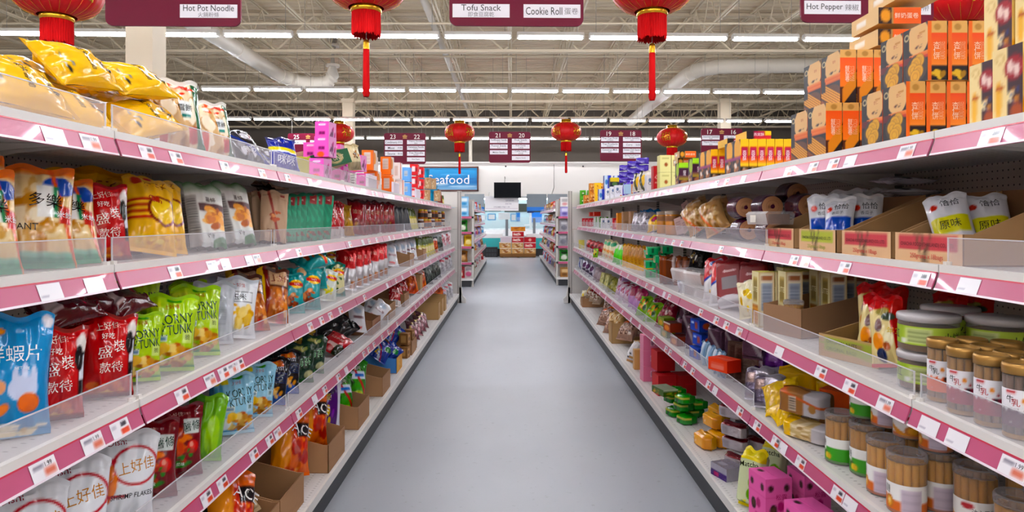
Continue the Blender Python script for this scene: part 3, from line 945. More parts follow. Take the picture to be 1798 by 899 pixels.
def bag(name, cat, desc, w, h, t, bg, L=(), T=(), mat=None, style='pillow', seed=1, n=(30, 40), back=None, seal=None, parts=True):
    mat = mat or FILM
    if parts and n[0] >= 22:
        n = (int(n[0] * 1.35), int(n[1] * 1.35))
    s = .05
    fn = bag_fn(w, h, t, style, seed, s)
    m = M()
    lo, hi = (s, 1 - s) if parts else (0, 1)
    U, V = np.meshgrid(np.linspace(0, 1, n[0]), np.linspace(lo, hi, n[1]))
    m.grid(fn(U, V).reshape(*U.shape, 3), art(bg, L, U, V))
    P = fn(U, V, 1).reshape(*U.shape, 3)
    m.grid(P[:, ::-1], art(back or bg, [('r', .15, .15, .85, .6, 'd8d4d0'), ('s', .2, .2, .8, .55, 8, '8a8684')] if n[0] > 14 else [], U, V))
    for x in T:
        st, cu, cv, hh, col = x[:5]
        m.text(st, lambda a, b: fn(a, b, -1, .0012), cu, cv, hh, h / w, col, 0, x[5] if len(x) > 5 else 0, x[6] if len(x) > 6 else .9)
    ps = []
    if parts:
        for nm, a, b in (('top_seal', 1 - s, 1), ('bottom_seal', 0, s)):
            q = M()
            U2, V2 = np.meshgrid(np.linspace(0, 1, n[0]), np.linspace(a, b, 4))
            q.grid(fn(U2, V2).reshape(*U2.shape, 3), art(seal or bg, L if seal is None else [], U2, V2))
            P = fn(U2, V2, 1).reshape(*U2.shape, 3)
            q.grid(P[:, ::-1], lin(back or seal or bg))
            ps.append((nm, q.mesh(nm, mat)))
    return Kind(name, cat, desc, m.mesh(name, mat), ps)

def box_fn(f, w, d, h):
    def fn(u, v, lift=.0008):
        u, v = np.asarray(u), np.asarray(v)
        o = np.ones_like(u)
        if f == 'F':
            p = ((u - .5) * w, -d / 2 * o - lift, v * h)
        elif f == 'B':
            p = ((.5 - u) * w, d / 2 * o + lift, v * h)
        elif f == 'R':
            p = (w / 2 * o + lift, (u - .5) * d, v * h)
        elif f == 'L':
            p = (-w / 2 * o - lift, (.5 - u) * d, v * h)
        else:
            p = ((u - .5) * w, (v - .5) * d, h * o + lift)
        return np.stack(p, -1).reshape(-1, 3)
    return fn

def carton(name, cat, desc, w, d, h, bg, A=None, T=None, mat=None, res=.006, parts=()):
    """closed carton: one printed design per face; A[f] = (ground, shapes), T[f] = lettering"""
    A, T = A or {}, T or {}
    m = M()
    for f in 'FBLRT':
        fw, fh = {'F': (w, h), 'B': (w, h), 'L': (d, h), 'R': (d, h), 'T': (w, d)}[f]
        g, L = A.get(f, A.get({'B': 'F', 'R': 'L', 'L': 'R'}.get(f, f), (bg, [])))
        nu, nv = (max(3, min(48, int(fw / res))), max(3, min(64, int(fh / res)))) if L else (2, 2)
        U, V = np.meshgrid(np.linspace(0, 1, nu), np.linspace(0, 1, nv))
        fn = box_fn(f, w, d, h)
        m.grid(fn(U, V, 0).reshape(nv, nu, 3), art(g, L, U, V), smooth=False)
        for x in T.get(f, ()):
            m.text(x[0], fn, x[1], x[2], x[3], fh / fw, x[4], 0, x[5] if len(x) > 5 else 0, x[6] if len(x) > 6 else .92)
    m.add([(-w / 2, -d / 2, 0), (w / 2, -d / 2, 0), (w / 2, d / 2, 0), (-w / 2, d / 2, 0)], [(3, 2, 1, 0)], bg)
    q = M()                                    # glued end flap edge on top
    q.box(-w / 2 + .002, -d * .02, h, w / 2 - .002, d / 2 - .001, h + .0012, A.get('T', (bg, []))[0])
    return Kind(name, cat, desc, m.mesh(name, mat or CARTON), [('lid_flap', q.mesh('lid_flap', mat or CARTON))] + list(parts))

def tray(name, cat, desc, w, d, hf, hb, col, inner, F=None, T=None, side=None):
    """open shelf carton, low in front, sides rising to the back"""
    m = M()
    th = .004
    m.box(-w / 2, -d / 2, 0, w / 2, d / 2, th, inner)
    m.box(-w / 2, d / 2 - th, 0, w / 2, d / 2, hb, inner)
    U, V = np.meshgrid(np.linspace(0, 1, 26), np.linspace(0, 1, 14))
    fn = box_fn('F', w, d, hf)
    m.box(-w / 2, -d / 2 + .0006, 0, w / 2, -d / 2 + th, hf, inner)
    m.grid(fn(U, V, .0006).reshape(14, 26, 3), art(col, F or [], U, V), smooth=False)
    for x in T or ():
        m.text(x[0], lambda a, b: fn(a, b, .0016), x[1], x[2], x[3], hf / w, x[4], 0, 0, x[5] if len(x) > 5 else .9)
    for s in (-1, 1):
        xa, xb = sorted((s * w / 2, s * (w / 2 - th)))
        m.prism([(-d / 2, th), (-d / 2, hf), (-d / 2 + .03, hf), (d / 2, hb), (d / 2, th)], 'x', xa, xb, side or col)
        m.prism([(-d / 2 + .031, hf - .012), (d / 2 - .001, hb - .012), (d / 2 - .001, hb + .001), (-d / 2 + .03, hf + .001)], 'x', xa - .0006, xb + .0006, side or col)
    return Kind(name, cat, desc, m.mesh(name, KRAFT))

def label_band(r, z0, z1, bg, L, T, a0=-.5, a1=1.25, n=34, nv=18):
    """paper label wrapped round a jar; u runs left to right seen from the front (-y)"""
    m = M()
    def fn(u, v, lift=0):
        u, v = np.asarray(u), np.asarray(v)
        a = math.pi * (a0 + (a1 - a0) * u) - math.pi / 2
        return np.stack([(r + lift) * np.cos(a), (r + lift) * np.sin(a), z0 + (z1 - z0) * v], -1).reshape(-1, 3)
    U, V = np.meshgrid(np.linspace(0, 1, n), np.linspace(0, 1, nv))
    m.grid(fn(U, V).reshape(nv, n, 3), art(bg, L, U, V))
    asp = (z1 - z0) / (math.pi * (a1 - a0) * r)
    for x in T:
        m.text(x[0], lambda a, b: fn(a, b, .0007), x[1], x[2], x[3], asp, x[4], 0, 0, x[5] if len(x) > 5 else .3)
    return m.mesh('label', PAPER)

def stick_mesh(h, r, col, name):
    m = M()
    m.lathe([(r * .6, 0), (r, .0), (r * 1.03, h * .3), (r * .97, h * .6), (r * 1.02, h), (r * .5, h), (r * .45, h * .9)], 10, col)
    return m.mesh(name, FOOD)

def wafer_can(desc, R, h, stick, lab, lid, sticks=11, name='wafer_can', lidmat=None, base=None):
    m = M().lathe([(R * .96, 0), (R, .004), (R, h - .004), (R * .98, h)], 40)
    root = m.mesh(name, JARC)
    parts = []
    lm = M().lathe([(R * 1.0, h - .004), (R * 1.05, h - .004), (R * 1.06, h + .012), (R * 1.0, h + .018), (R * .93, h + .018), (R * .9, h + .013), (0, h + .013)], 40, 'fff')
    parts.append(('lid', lm.mesh('lid', lidmat or lid)))
    parts.append(('can_base', M().lathe([(0, .001), (R * .95, .001), (R * 1.01, .004), (R * 1.01, .012)], 40).mesh('can_base', base or lid)))
    sm = stick_mesh(h * .9, R * .215, stick, 'wafer_roll')
    rr = R * .76
    for i in range(sticks):
        a = 2 * math.pi * i / sticks + .2
        parts.append(('wafer_roll', sm, (rr * math.cos(a), rr * math.sin(a), .006)))
    parts.append(('label', lab))
    return Kind(name, 'can', desc, root, parts)

# ---------------------------------------------------------------- goods: placing
ROWN = ['top', 'second', 'third', 'fourth', 'bottom']
PLACED = []
CUR = {}
RJ = random.Random(5)
SOFT = ('crisp bag', 'cracker bag', 'snack pouch', 'candy bag', 'nut bag')
def at(side, row):
    CUR.update(side=side, row=row - 1, s=SIDE[side]['s'], W=SIDE[side]['W'][row - 1], z=ROWZ[row - 1])

def rest(K, Mx):
    Vv = K.V @ np.array(Mx.to_3x3()).T
    return -Vv[:, 2].min()

def spawn(K, X, Y, Z, R3, desc, where, sc=1., group=None):
    Mx = R3.to_4x4()
    o = bpy.data.objects.new(K.name, K.root)
    COL.objects.link(o)
    z = Z + rest(K, R3) * sc + .001
    o.matrix_world = Matrix.Translation((X, Y, z)) @ Mx @ Matrix.Scale(sc, 4)
    o['category'] = K.cat
    for p in K.parts:
        c = bpy.data.objects.new(p[0], p[1])
        COL.objects.link(c)
        c.parent = o
        if len(p) > 2:
            c.location = p[2]
    PLACED.append((desc or K.desc, where, Y, X, z, o))
    return o

def put(K, px, st, z=0., turn=0., lean=0., roll=0., desc=None, n=1, dst=0., dz=0., dy=0., sc=1., ys=None):
    """stand K on the current shelf where the line of sight at px meets the plane st behind the shelf edge; turn = degrees towards the viewer"""
    s, W = CUR['s'], CUR['W']
    y = min(F * (W + (st if ys is None else ys)) / abs(px - 899), YB(8) - .09)
    soft = K.cat in SOFT
    if s < 0 and K.cat in ('crisp bag', 'cracker bag'):
        sc *= .78
        if CUR['row'] in (1, 2, 3) and roll < 40:
            turn += 12
    if K.cat in ('can', 'jar') and not turn:
        turn = RJ.uniform(30, 52)
    if soft:
        turn, lean, roll = turn + RJ.uniform(-5, 5), lean + RJ.uniform(-3, 4), roll + RJ.uniform(-5, 4)
    for i in range(n):
        rz = (90 - turn) if s < 0 else (-90 + turn)
        R3 = Matrix.Rotation(math.radians(rz), 3, 'Z') @ Matrix.Rotation(math.radians(-lean), 3, 'X') @ Matrix.Rotation(math.radians(roll), 3, 'Y')
        where = 'on the %s %s shelf' % (ROWN[CUR['row']], 'crisp-side' if s < 0 else 'biscuit-side')
        spawn(K, s * (W + st + i * dst), y + i * dy, CUR['z'] + z + i * dz, R3, desc, where, sc)

def finish_labels():
    by = {}
    for p in PLACED:
        by.setdefault((p[0], p[1]), []).append(p)
    for (d, wh), L in by.items():
        L.sort(key=lambda p: (round(p[2] / .03), abs(p[3]), p[4]))
        g = (d + ' ' + wh)
        for i, p in enumerate(L):
            lab = g if len(L) == 1 else '%s, %s from the camera' % (g, ordinal(i))
            if len(lab.split()) > 16:
                lab = '%s, %s along' % (g.replace(' on the ', ', ') if len(g.split()) > 14 else g, ordinal(i))
            p[5]['label'] = lab
            if len(L) > 1:
                p[5]['group'] = g
# ---------------------------------------------------------------- goods: crisp side kinds
FRY = ['e0a040', 'c87820', 'f0c060', 'a85818']
yellow_bag = bag('chip_bag', 'crisp bag', 'yellow corn snack bag', .2, .33, .085, 'f4c416', [('r', 0, .93, 1, .945, '3a2a10'), ('f', .6, .2, .25, .07, 6, ['3d3835', '8c8a88', 'e8e4de'], 2)],
                 [('米果棒', .5, .78, .09, '2c2622'), ('粟米香脆', .5, .5, .08, '4a3a1c')], seed=2, seal='d8aa20')
cracker_clear = bag('cracker_bag', 'cracker bag', 'clear rice cracker bag with red and green print', .15, .26, .08, 'e6d2b4',
                    [('f', .45, .45, .5, .5, 30, ['efdfc4', 'd9b98c', 'f6ecd8', 'b98f5f'], 3), ('r', .8, 0, 1, 1, '1f6b47'), ('f', .5, .85, .4, .1, 8, ['d83a2c', 'f4f0ea', 'e86a4a'], 5), ('r', 0, 0, .15, .45, 'c22a26'), ('r', .42, .45, .7, .66, 'eef2f2'), ('r', .45, .42, .68, .47, '2d8a80'), ('r', .6, .1, .8, .3, 'c4202a'), ('r', 0, .93, 1, 1, 'f0eeea')],
                    [('雪餅', .56, .56, .1, '2c3a40')], seed=4)
white_pack = bag('cracker_bag', 'cracker bag', 'white cracker bag with red stripe', .14, .2, .05, 'eceaea', [('d', 1, .6, .5, .6, 'c23a3c'), ('d', 1, .6, .62, .68, '2f7a58')], seed=6)
dark_bag = bag('chip_bag', 'crisp bag', 'black and silver snack bag', .18, .24, .06, '1b1a20', [('f', .5, .5, .45, .45, 10, ['8d8a90', '3b3a44', '5c3a34', 'c8c6cc'], 8), ('d', 1, 1, .9, 1.05, '2a3f8a')], [('無穷', .5, .35, .16, 'e8e8ea')], seed=5)
blue_bag = bag('chip_bag', 'crisp bag', 'blue snack bag with yellow stripe', .17, .2, .06, '1e2f9a', [('d', .15, 1, .62, .72, 'e6d63a'), ('d', .15, 1, .58, .62, 'e8eaf0'), ('r', 0, .9, 1, 1, '16206e')], [('咪咪', .5, .3, .26, 'f2f0f4', -8)], seed=7)
fant = bag('cracker_bag', 'cracker bag', 'clear cracker bag with green foot and orange top', .19, .3, .07, 'e8cfa0',
           [('f', .5, .5, .5, .4, 40, ['efdcb4', 'd8b070', 'f4e8cc', 'c89450'], 3, .25), ('r', 0, .9, 1, 1, 'e87a2c'), ('r', 0, 0, 1, .1, '3d9c78'), ('r', 0, .1, 1, .14, '8cc4a8'), ('e', .8, .78, .22, .1, '3a5cae'), ('d', 1, .35, 1.0, 1.06, 'e0622a'), ('r', .5, .45, .78, .78, 'f2f2ee'), ('r', .72, .45, .8, .78, '2d8a58'), ('r', .8, .4, .96, .58, 'c83a34')],
           [('多樂', .62, .62, .14, '1e1e1e'), ('FANT', .35, .36, .06, '1a1a1a'), ('米餅', .88, .49, .07, 'f4eeee')], mat=FILM, seed=3, back='e8b070')
prince_y = bag('chip_bag', 'crisp bag', 'yellow snack bag by the pegboard', .2, .26, .07, 'e6b41e', [('e', .15, .8, .1, .08, '8a2c14'), ('f', .5, .3, .4, .3, 8, ['c87820', 'f4d860'], 4)], [('小王子', .55, .8, .14, '8a3a14'), ('LITTLE PRINCE', .5, .68, .05, '8a4a1c')], seed=8)
red_feast = bag('chip_bag', 'crisp bag', 'red spicy crisp bag with white characters', .16, .27, .085, 'c3161c',
                [('r', .84, .25, 1, .75, '17161c'), ('r', .86, .42, .96, .7, 'dfe2ea'), ('e', .9, .82, .1, .1, 'e6e0dc'), ('e', .86, .66, .08, .14, '17161c'), ('f', .45, .13, .38, .12, 16, ['e08a3c', 'c8602c', 'f0b060', 'd87038'], 6, .4), ('r', .0, .96, 1, 1, '8c1016'), ('g', 0, .05, '6c1014', '8c1016')],
                [('上好佳', .42, .86, .085, 'f2dcd0', 8), ('好吃', .42, .74, .07, 'f6eee8'), ('盛', .36, .55, .15, 'f8f2ec', 6), ('裝', .64, .62, .14, 'f8f2ec', 6), ('款待', .5, .37, .125, 'f8f2ec', 4)], seed=3, n=(30, 40))
maroon_bag = bag('chip_bag', 'crisp bag', 'dark maroon snack bag lying on top', .17, .25, .075, '5e0f1c', [('r', .2, .12, .75, .26, 'c9b8b8'), ('f', .5, .6, .4, .25, 6, ['7a1624', '4a0c18', 'a03040'], 9)], [('點心', .5, .7, .14, '8c2434')], seed=9)
banana_y = bag('chip_bag', 'crisp bag', 'yellow ridged potato crisp bag', .2, .34, .09, 'f0bf1c',
               [('e', .22, .9, .1, .045, 'c83a24'), ('s', .0, .36, .42, .68, 4, 'c23a1c'), ('e', .66, .5, .34, .2, '8c2c14'), ('e', .66, .5, .28, .165, 'f6d23a'), ('r', .42, .6, .6, .68, 'c83a1c'), ('f', .5, .12, .4, .1, 12, ['e8c050', 'f4d878', 'd8a030'], 7)],
               [('小王子', .58, .88, .085, 'a05a14'), ('Qin', .5, .63, .1, 'b8341c', -10)], seed=11, n=(30, 40))
fries_pouch = bag('snack_pouch', 'snack pouch', 'white and green pouch printed with fries', .16, .27, .07, 'e8e8e4',
                  [('g', .84, 1, 'e0e4dc', '3f7a3a'), ('r', 0, 0, .25, .8, 'b4b0ac'), ('s', .02, .2, .23, .76, 16, '6f6c6a'), ('r', .28, .55, 1, .68, '5a1a18'), ('f', .64, .42, .38, .2, 26, ['f0b060', 'd8842c', 'f6c880', 'c06a20'], 4, .4), ('r', .25, .0, 1, .22, 'e4e8e8'), ('e', .85, .05, .3, .1, '5f9468')],
                  [('薯條', .62, .74, .08, '4a1414'), ('香脆', .5, .16, .07, '3c4a48')], mat=MATTE, style='pouch', seed=5, n=(28, 36), back='9aa09a')
kraft_pouch = bag('snack_pouch', 'snack pouch', 'brown kraft pouch with red brand tab', .13, .25, .04, 'c2a68c', [('d', 1, .4, .62, .72, '9c3c2c'), ('f', .55, .5, .25, .12, 10, ['c8653c', 'e0a070', 'a84c28'], 3), ('r', .7, .9, .85, .97, '9c2c28')], [('杂粮', .35, .2, .08, '7a4a38')], mat=MATTE, style='pouch', seed=2, back='7a5f48')
green_pouch = bag('snack_pouch', 'snack pouch', 'flat sea green pouch with red tab', .13, .25, .025, '2f9a78', [('w', 4, .35, '3fae8a'), ('r', .6, .8, .9, 1, 'a81c26'), ('f', .7, .12, .25, .12, 8, ['8a4a2c', 'b87848', '5a3420'], 5)], [('味', .75, .9, .07, 'e8c8c0')], mat=MATTE, style='pouch', seed=3, back='0f4a38')
red_pouch = bag('snack_pouch', 'snack pouch', 'red and white seed pouch', .12, .24, .05, 'b81822', [('w', 5, .45, 'd8a8a4'), ('r', .1, .8, .9, .95, '8c1018'), ('r', .0, 0, 1, .22, 'd8d2d0')], [('瓜子', .5, .6, .16, 'f2e4e0')], seed=6)
darkred_pouch = bag('snack_pouch', 'snack pouch', 'dark red seed pouch leaning back', .13, .27, .05, '8a0c18', [('e', .5, .55, .35, .2, 'a81824'), ('r', 0, .92, 1, 1, '5c0810'), ('f', .5, .2, .3, .1, 8, ['c8985c', '5a3a24'], 4)], [('洽洽', .5, .6, .13, 'd8b8a0')], seed=7, parts=False, n=(16, 22))
gold_pouch = bag('snack_pouch', 'snack pouch', 'mustard yellow snack pouch', .12, .22, .05, 'c89a1c', [('w', 5, .3, 'a87a14')], seed=8, parts=False, n=(16, 22))
white_dark = bag('snack_pouch', 'snack pouch', 'black and white seaweed pouch', .12, .24, .04, '25252c', [('r', 0, 0, .35, 1, 'd8d8da'), ('s', .05, .1, .3, .8, 12, '8a8a90')], mat=MATTE, seed=9, parts=False, n=(16, 22))
korny_art = [('r', 0, .0, 1, .08, '3f9a2c'), ('r', 0, .82, .3, .9, 'd8e060'), ('e', .12, .55, .05, .3, '8cb82c'), ('r', 0, .3, .06, .8, '8cb82c'), ('e', .55, .93, .14, .04, '4a9a3c'), ('r', .08, .38, .42, .46, 'e8f0e0'), ('r', .1, .395, .4, .445, '7a9ab0'),
             ('f', .6, .2, .42, .16, 26, ['d8a050', 'e8c070', 'b87830', 'f0d890', 'c86a38'], 5, .35), ('e', .2, .18, .16, .1, 'e8e8b0'), ('e', .36, .3, .12, .07, 'f4c81c'), ('e', .3, .25, .06, .06, 'f0b818'), ('r', .72, .36, .92, .52, 'cfe08c')]
korny_txt = [('上好佳', .5, .84, .06, 'c8382c', 6), ('KORNY', .57, .68, .13, '12443c', 8, .68), ('KTUNK', .6, .54, .13, '12443c', 8, .62), ('脆', .82, .44, .07, '5c6a3c')]
korny_lime = bag('chip_bag', 'crisp bag', 'lime green corn snack bag', .2, .29, .1, 'b3d23c', korny_art, korny_txt, seed=4, n=(32, 40), seal='a8ce40')
def recol(L, mp):
    return [tuple(mp.get(x, x) if isinstance(x, str) else x for x in l) for l in L]
korny_blue = bag('chip_bag', 'crisp bag', 'light blue corn snack bag', .2, .29, .1, 'a4d3e8', recol(korny_art, {'3f9a2c': '6cb4d8', 'd8e060': 'e6d84a', '8cb82c': '7cc0e0', 'cfe08c': 'c8e6f2', 'e8e8b0': 'e4eef0'}), korny_txt, seed=5, n=(32, 40), seal='b8dff0')
korn_white = bag('chip_bag', 'crisp bag', 'white corn snack bag with yellow puffs', .2, .3, .09, 'e9ecf0', [('r', .3, .56, .85, .74, '3a3a3e'), ('r', .31, .57, .84, .73, 'e9ecf0'), ('f', .3, .45, .2, .12, 6, ['e8b040', 'f0cc70'], 5, .5), ('f', .68, .3, .28, .25, 12, ['f0d890', 'e8c468', 'd8a848'], 7, .5), ('r', 0, .95, 1, 1, 'd0d4da')],
                 [('上好佳', .5, .86, .07, 'c42c34'), ('玉米', .5, .65, .11, '222226')], seed=8, n=(28, 36))
grey_back = bag('chip_bag', 'crisp bag', 'pale grey snack bag showing its back', .19, .29, .08, 'cfd3da', [('r', .35, .2, .8, .8, 'c4c8d0'), ('s', .38, .3, .78, .78, 24, 'a4a8b2'), ('e', .45, .14, .08, .04, '4a2a28')], seed=6)
brown_pouch = bag('snack_pouch', 'snack pouch', 'clear topped nut snack pouch with yellow edge', .15, .25, .06, 'b06a3c', [('r', 0, 0, .18, 1, 'f0c81c'), ('r', .18, 0, .3, 1, '8c1a14'), ('r', .3, .62, 1, 1, '5a2c1c'), ('r', .34, .66, .9, .94, 'c8a888'), ('f', .65, .3, .32, .28, 26, ['d8925c', 'c07040', 'e8b888', '9c4c2c'], 4, .3), ('r', .6, 0, .8, .16, 'c03038')], [('上好', .62, .8, .15, '8c1c20', 4)], seed=4, n=(28, 34))
lays = [('e', .3, .88, .16, .1, 'd6b48c'), ('e', .7, .7, .24, .115, 'f2c81c'), ('r', .42, .655, .98, .745, 'd22a20'), ('f', .55, .3, .3, .16, 12, ['9c4a2c', 'c8784c', '7a3420', 'd89868'], 5, .45), ('e', .25, .1, .2, .06, '7cc8cc')]
lays_teal = bag('chip_bag', 'crisp bag', 'teal crisp bag with red and yellow badge', .19, .27, .09, '22a0a2', lays, [("Lay's", .7, .7, .065, 'fbf4ee', 0, .5)], seed=4, n=(28, 36))
lays_mix = bag('chip_bag', 'crisp bag', 'green and cream crisp bag with red badge', .18, .26, .085, '17897c', [('e', .7, .5, .42, .42, 'dcd8b0'), ('w', 5, .5, '3f6a34')] + lays[1:3] + [('f', .4, .75, .2, .12, 8, ['5a7a3c', '8aa85c', '3c5a28'], 6)], [("Lay's", .7, .7, .065, 'fbf4ee', 0, .5)], seed=6, n=(28, 36))
lays_white = bag('chip_bag', 'crisp bag', 'pale crisp bag with lemon print', .18, .26, .08, 'd8dcd4', [('f', .6, .4, .3, .25, 10, ['e8dc5c', 'b8d080', 'f0e8a8'], 6), ('e', .3, .7, .2, .2, '5aa8c8')] + lays[1:3], [("Lay's", .7, .7, .065, 'fbf4ee', 0, .5)], seed=7)
redwhite = bag('snack_pouch', 'snack pouch', 'silver foil pouch with red top', .13, .27, .055, 'd8d8dc', [('r', 0, .55, 1, 1, 'c2131a'), ('e', .5, .56, .4, .07, 'c2131a'), ('r', .3, .15, .45, .5, '8a8a92'), ('r', .6, .05, .85, .2, 'd88a3c')], [('好麗', .5, .75, .12, 'e8b0a8')], mat=FOIL, seed=4, n=(20, 26))
white_thin = bag('snack_pouch', 'snack pouch', 'white printed snack pouch', .13, .24, .04, 'dcdce0', [('r', .2, .4, .8, .5, '8a6a70'), ('e', .5, .7, .25, .12, 'b8c8d8'), ('r', .2, .1, .7, .16, 'c0484c')], seed=5, parts=False, n=(16, 22))
floral = bag('snack_pouch', 'snack pouch', 'white pouch with red printed blossom', .15, .25, .05, 'e4dfe2', [('f', .5, .5, .4, .4, 14, ['b83a48', '8c2434', 'd8a8b0', 'f2eef0'], 4)], seed=6, parts=False, n=(16, 22))
stick_pouch = bag('snack_pouch', 'snack pouch', 'slim yellow green stick snack pouch', .08, .24, .03, 'c8c05c', [('r', 0, .6, 1, 1, '5c6a2c'), ('r', .2, .2, .8, .5, 'e8dcae')], seed=5, parts=False, n=(12, 18))
shrimp_blue = bag('chip_bag', 'crisp bag', 'blue prawn crisp bag', .19, .33, .1, '1f93c8', [('e', .3, .86, .1, .03, 'e89a2c'), ('f', .2, .26, .25, .1, 10, ['e8722c', 'f09048', 'd85a1c'], 4, .5), ('e', .62, .4, .2, .1, 'd4dcf2'), ('e', .52, .46, .05, .12, 'd4dcf2'), ('e', .64, .48, .05, .13, 'd4dcf2'), ('e', .76, .46, .05, .12, 'd4dcf2'), ('e', .7, .28, .14, .08, 'ec7c24'), ('e', .3, .42, .1, .06, 'f0b48c'), ('f', .6, .08, .4, .08, 12, ['e8dcc0', 'd8c09c', 'f2ead8'], 6), ('e', .92, .93, .08, .04, 'e8e4ea')],
                  [('鮮蝦片', .5, .68, .13, 'f4f8fa', 0, .85), ('NET 50g', .6, .56, .03, 'e8f2f6')], seed=4, n=(30, 40))
prawn_white = bag('chip_bag', 'crisp bag', 'white prawn cracker bag with red ring', .21, .3, .09, 'e6e8ec', [('o', .62, .62, .4, .22, .76, 'c0182c'), ('e', .62, .62, .345, .19, 'eceef2'), ('r', .0, .66, .3, .7, 'c0182c'), ('f', .18, .45, .14, .2, 8, ['d86a1c', 'e88434', 'c85a14'], 4, .6), ('e', .1, .6, .05, .035, 'f4f6fa'), ('e', .1, .6, .025, .018, '2a5aa8'), ('r', .55, .12, .9, .2, 'e6e8ec'), ('r', .1, .28, .5, .31, 'c8404c')],
                  [('Oishi', .3, .88, .07, '9c2440', 5, .4), ('上好佳', .62, .62, .14, 'c88a1c', 12, .6), ('SHRIMP FLAKES', .6, .3, .055, '3a3a40', 4, .7)], seed=5, n=(30, 38))
prawn_clear = bag('chip_bag', 'crisp bag', 'white and tan cracker bag lying on the prawn bags', .2, .28, .08, 'd9c3a2', [('f', .5, .5, .5, .45, 26, ['e4cfae', 'caa878', 'efe2cc', 'b88f58'], 4), ('r', 0, 0, .2, 1, 'dfe2e4'), ('e', .7, .62, .2, .14, 'c82c4c'), ('e', .7, .62, .1, .07, 'f0d8dc'), ('r', .2, .84, 1, 1, 'c8e4ec')], seed=7)
fries_red = bag('chip_bag', 'crisp bag', 'maroon sweet potato crisp bag', .19, .29, .085, '861622', [('f', .42, .5, .34, .18, 22, ['e0682c', 'd8542c', 'f08c48', 'b83c1c'], 5, .4), ('e', .75, .42, .13, .09, 'd8201c'), ('e', .72, .45, .05, .04, 'f4b0a0'), ('r', .55, .6, .9, .8, 'd8e0dc'), ('e', .45, .2, .3, .05, '3c8a34'), ('f', .6, .3, .3, .1, 8, ['3c8a34', '6a1a20', 'b8402c'], 8)],
                [('薯條', .72, .7, .13, '1c4a3c', 8), ('上好佳', .4, .86, .06, 'f2c8c0', 6), ('番茄味', .45, .2, .05, 'f2f4e8')], seed=4, n=(30, 38))
lime_plain = bag('chip_bag', 'crisp bag', 'plain lime green snack bag turned sideways', .16, .28, .08, '7cba14', [('r', 0, 0, .4, 1, '4c8c10'), ('e', .7, .4, .2, .3, 'a8d83c')], seed=5)
blue_curl = bag('chip_bag', 'crisp bag', 'blue and black corn curl bag', .17, .26, .08, '15161f', [('d', .3, 1, .12, .42, '1e5cb0'), ('s', 0, .45, 1, .7, 6, '2a3f6a'), ('f', .55, .26, .3, .14, 12, ['e8b060', 'd89840', 'f4cc88'], 4, .4), ('e', .5, .84, .28, .08, 'd8702c'), ('r', .3, .72, .85, .8, '2a2c38')], [('TWIST', .55, .75, .08, 'e4e4ea', 8), ('金', .5, .85, .08, 'f2c848')], seed=6, n=(28, 34))
green_dark = bag('chip_bag', 'crisp bag', 'dark green seaweed crisp bag', .18, .25, .085, '17402a', [('f', .4, .86, .3, .1, 8, ['d8d098', '9aa45c', 'b8b070'], 4, .5), ('r', 0, 0, 1, .1, '2c6a34'), ('e', .8, .2, .2, .1, 'c8c8a0')], [('海苔', .52, .5, .2, '9cc4a0', 8)], seed=5, n=(24, 30))
black_pot = bag('chip_bag', 'crisp bag', 'black snack bag with golden crisp print', .17, .24, .08, '16171a', [('f', .5, .35, .3, .2, 9, ['d8b85c', 'b8944c', 'e8d48c'], 5, .5)], [('THIN', .5, .75, .1, 'd8d8d8', 8)], seed=8)
red_flat = bag('snack_pouch', 'snack pouch', 'red snack pouch lying on its side', .16, .24, .05, 'bb1420', [('r', .3, .2, .7, .32, 'e6c8c4'), ('e', .9, .15, .25, .25, '2a3420')], [('口水娃', .5, .55, .12, 'e8d0c8', 0)], seed=5)
black_flat = bag('snack_pouch', 'snack pouch', 'black pouch lying behind the red one', .17, .25, .05, '1a1a1c', [('w', 4, .4, '2c2e30')], seed=6)
orange_bag = bag('chip_bag', 'crisp bag', 'orange and red corn chip bag', .19, .3, .09, 'e2701c', [('e', .2, .5, .25, .45, 'f2a024'), ('f', .65, .45, .3, .35, 18, ['d8321c', 'e85c24', 'b8240f', 'f2903c'], 4, .4), ('r', .6, .58, 1, .8, '1e1a20'), ('f', .6, .14, .3, .12, 10, ['d8643c', 'f0b078', 'b83c20'], 6)], [('ACE', .78, .7, .15, 'f2f0ee', -16)], seed=5, n=(28, 36))
purple_bag = bag('chip_bag', 'crisp bag', 'purple snack bag with white side', .17, .29, .07, '5c1a7c', [('r', .8, 0, 1, 1, 'd8d8e4'), ('f', .4, .4, .28, .25, 7, ['c8a01c', '8a3cac', 'e8c83c'], 4, .35), ('e', .4, .8, .3, .1, '3c1058')], [('麥', .4, .68, .14, 'e8c83c')], seed=4)
green_union = bag('chip_bag', 'crisp bag', 'green crisp bag with blue and red badge', .19, .28, .09, '2f8a24', [('f', .5, .5, .45, .45, 16, ['4ca83a', '1c5a18', '6cba48', '20401c'], 5), ('r', .25, .55, .85, .72, 'dfe8f4'), ('d', 1, 1, 1.1, 1.2, 'c82c34'), ('r', .4, .6, .8, .67, '3a7ac8'), ('e', .6, .2, .24, .08, 'c8d83c')], [('薯片', .5, .8, .1, 'f2f4ea')], seed=6, n=(24, 30))
blue_shiny = bag('chip_bag', 'crisp bag', 'shiny royal blue snack bag', .19, .27, .08, '1c3f9c', [('d', 1, .8, .5, .62, 'cfd8e8'), ('e', .75, .6, .2, .15, '2c8a4c'), ('d', 1, .8, .66, .72, 'c8303c'), ('f', .3, .3, .2, .15, 6, ['e8c848', '3c6ad0'], 5)], seed=4)
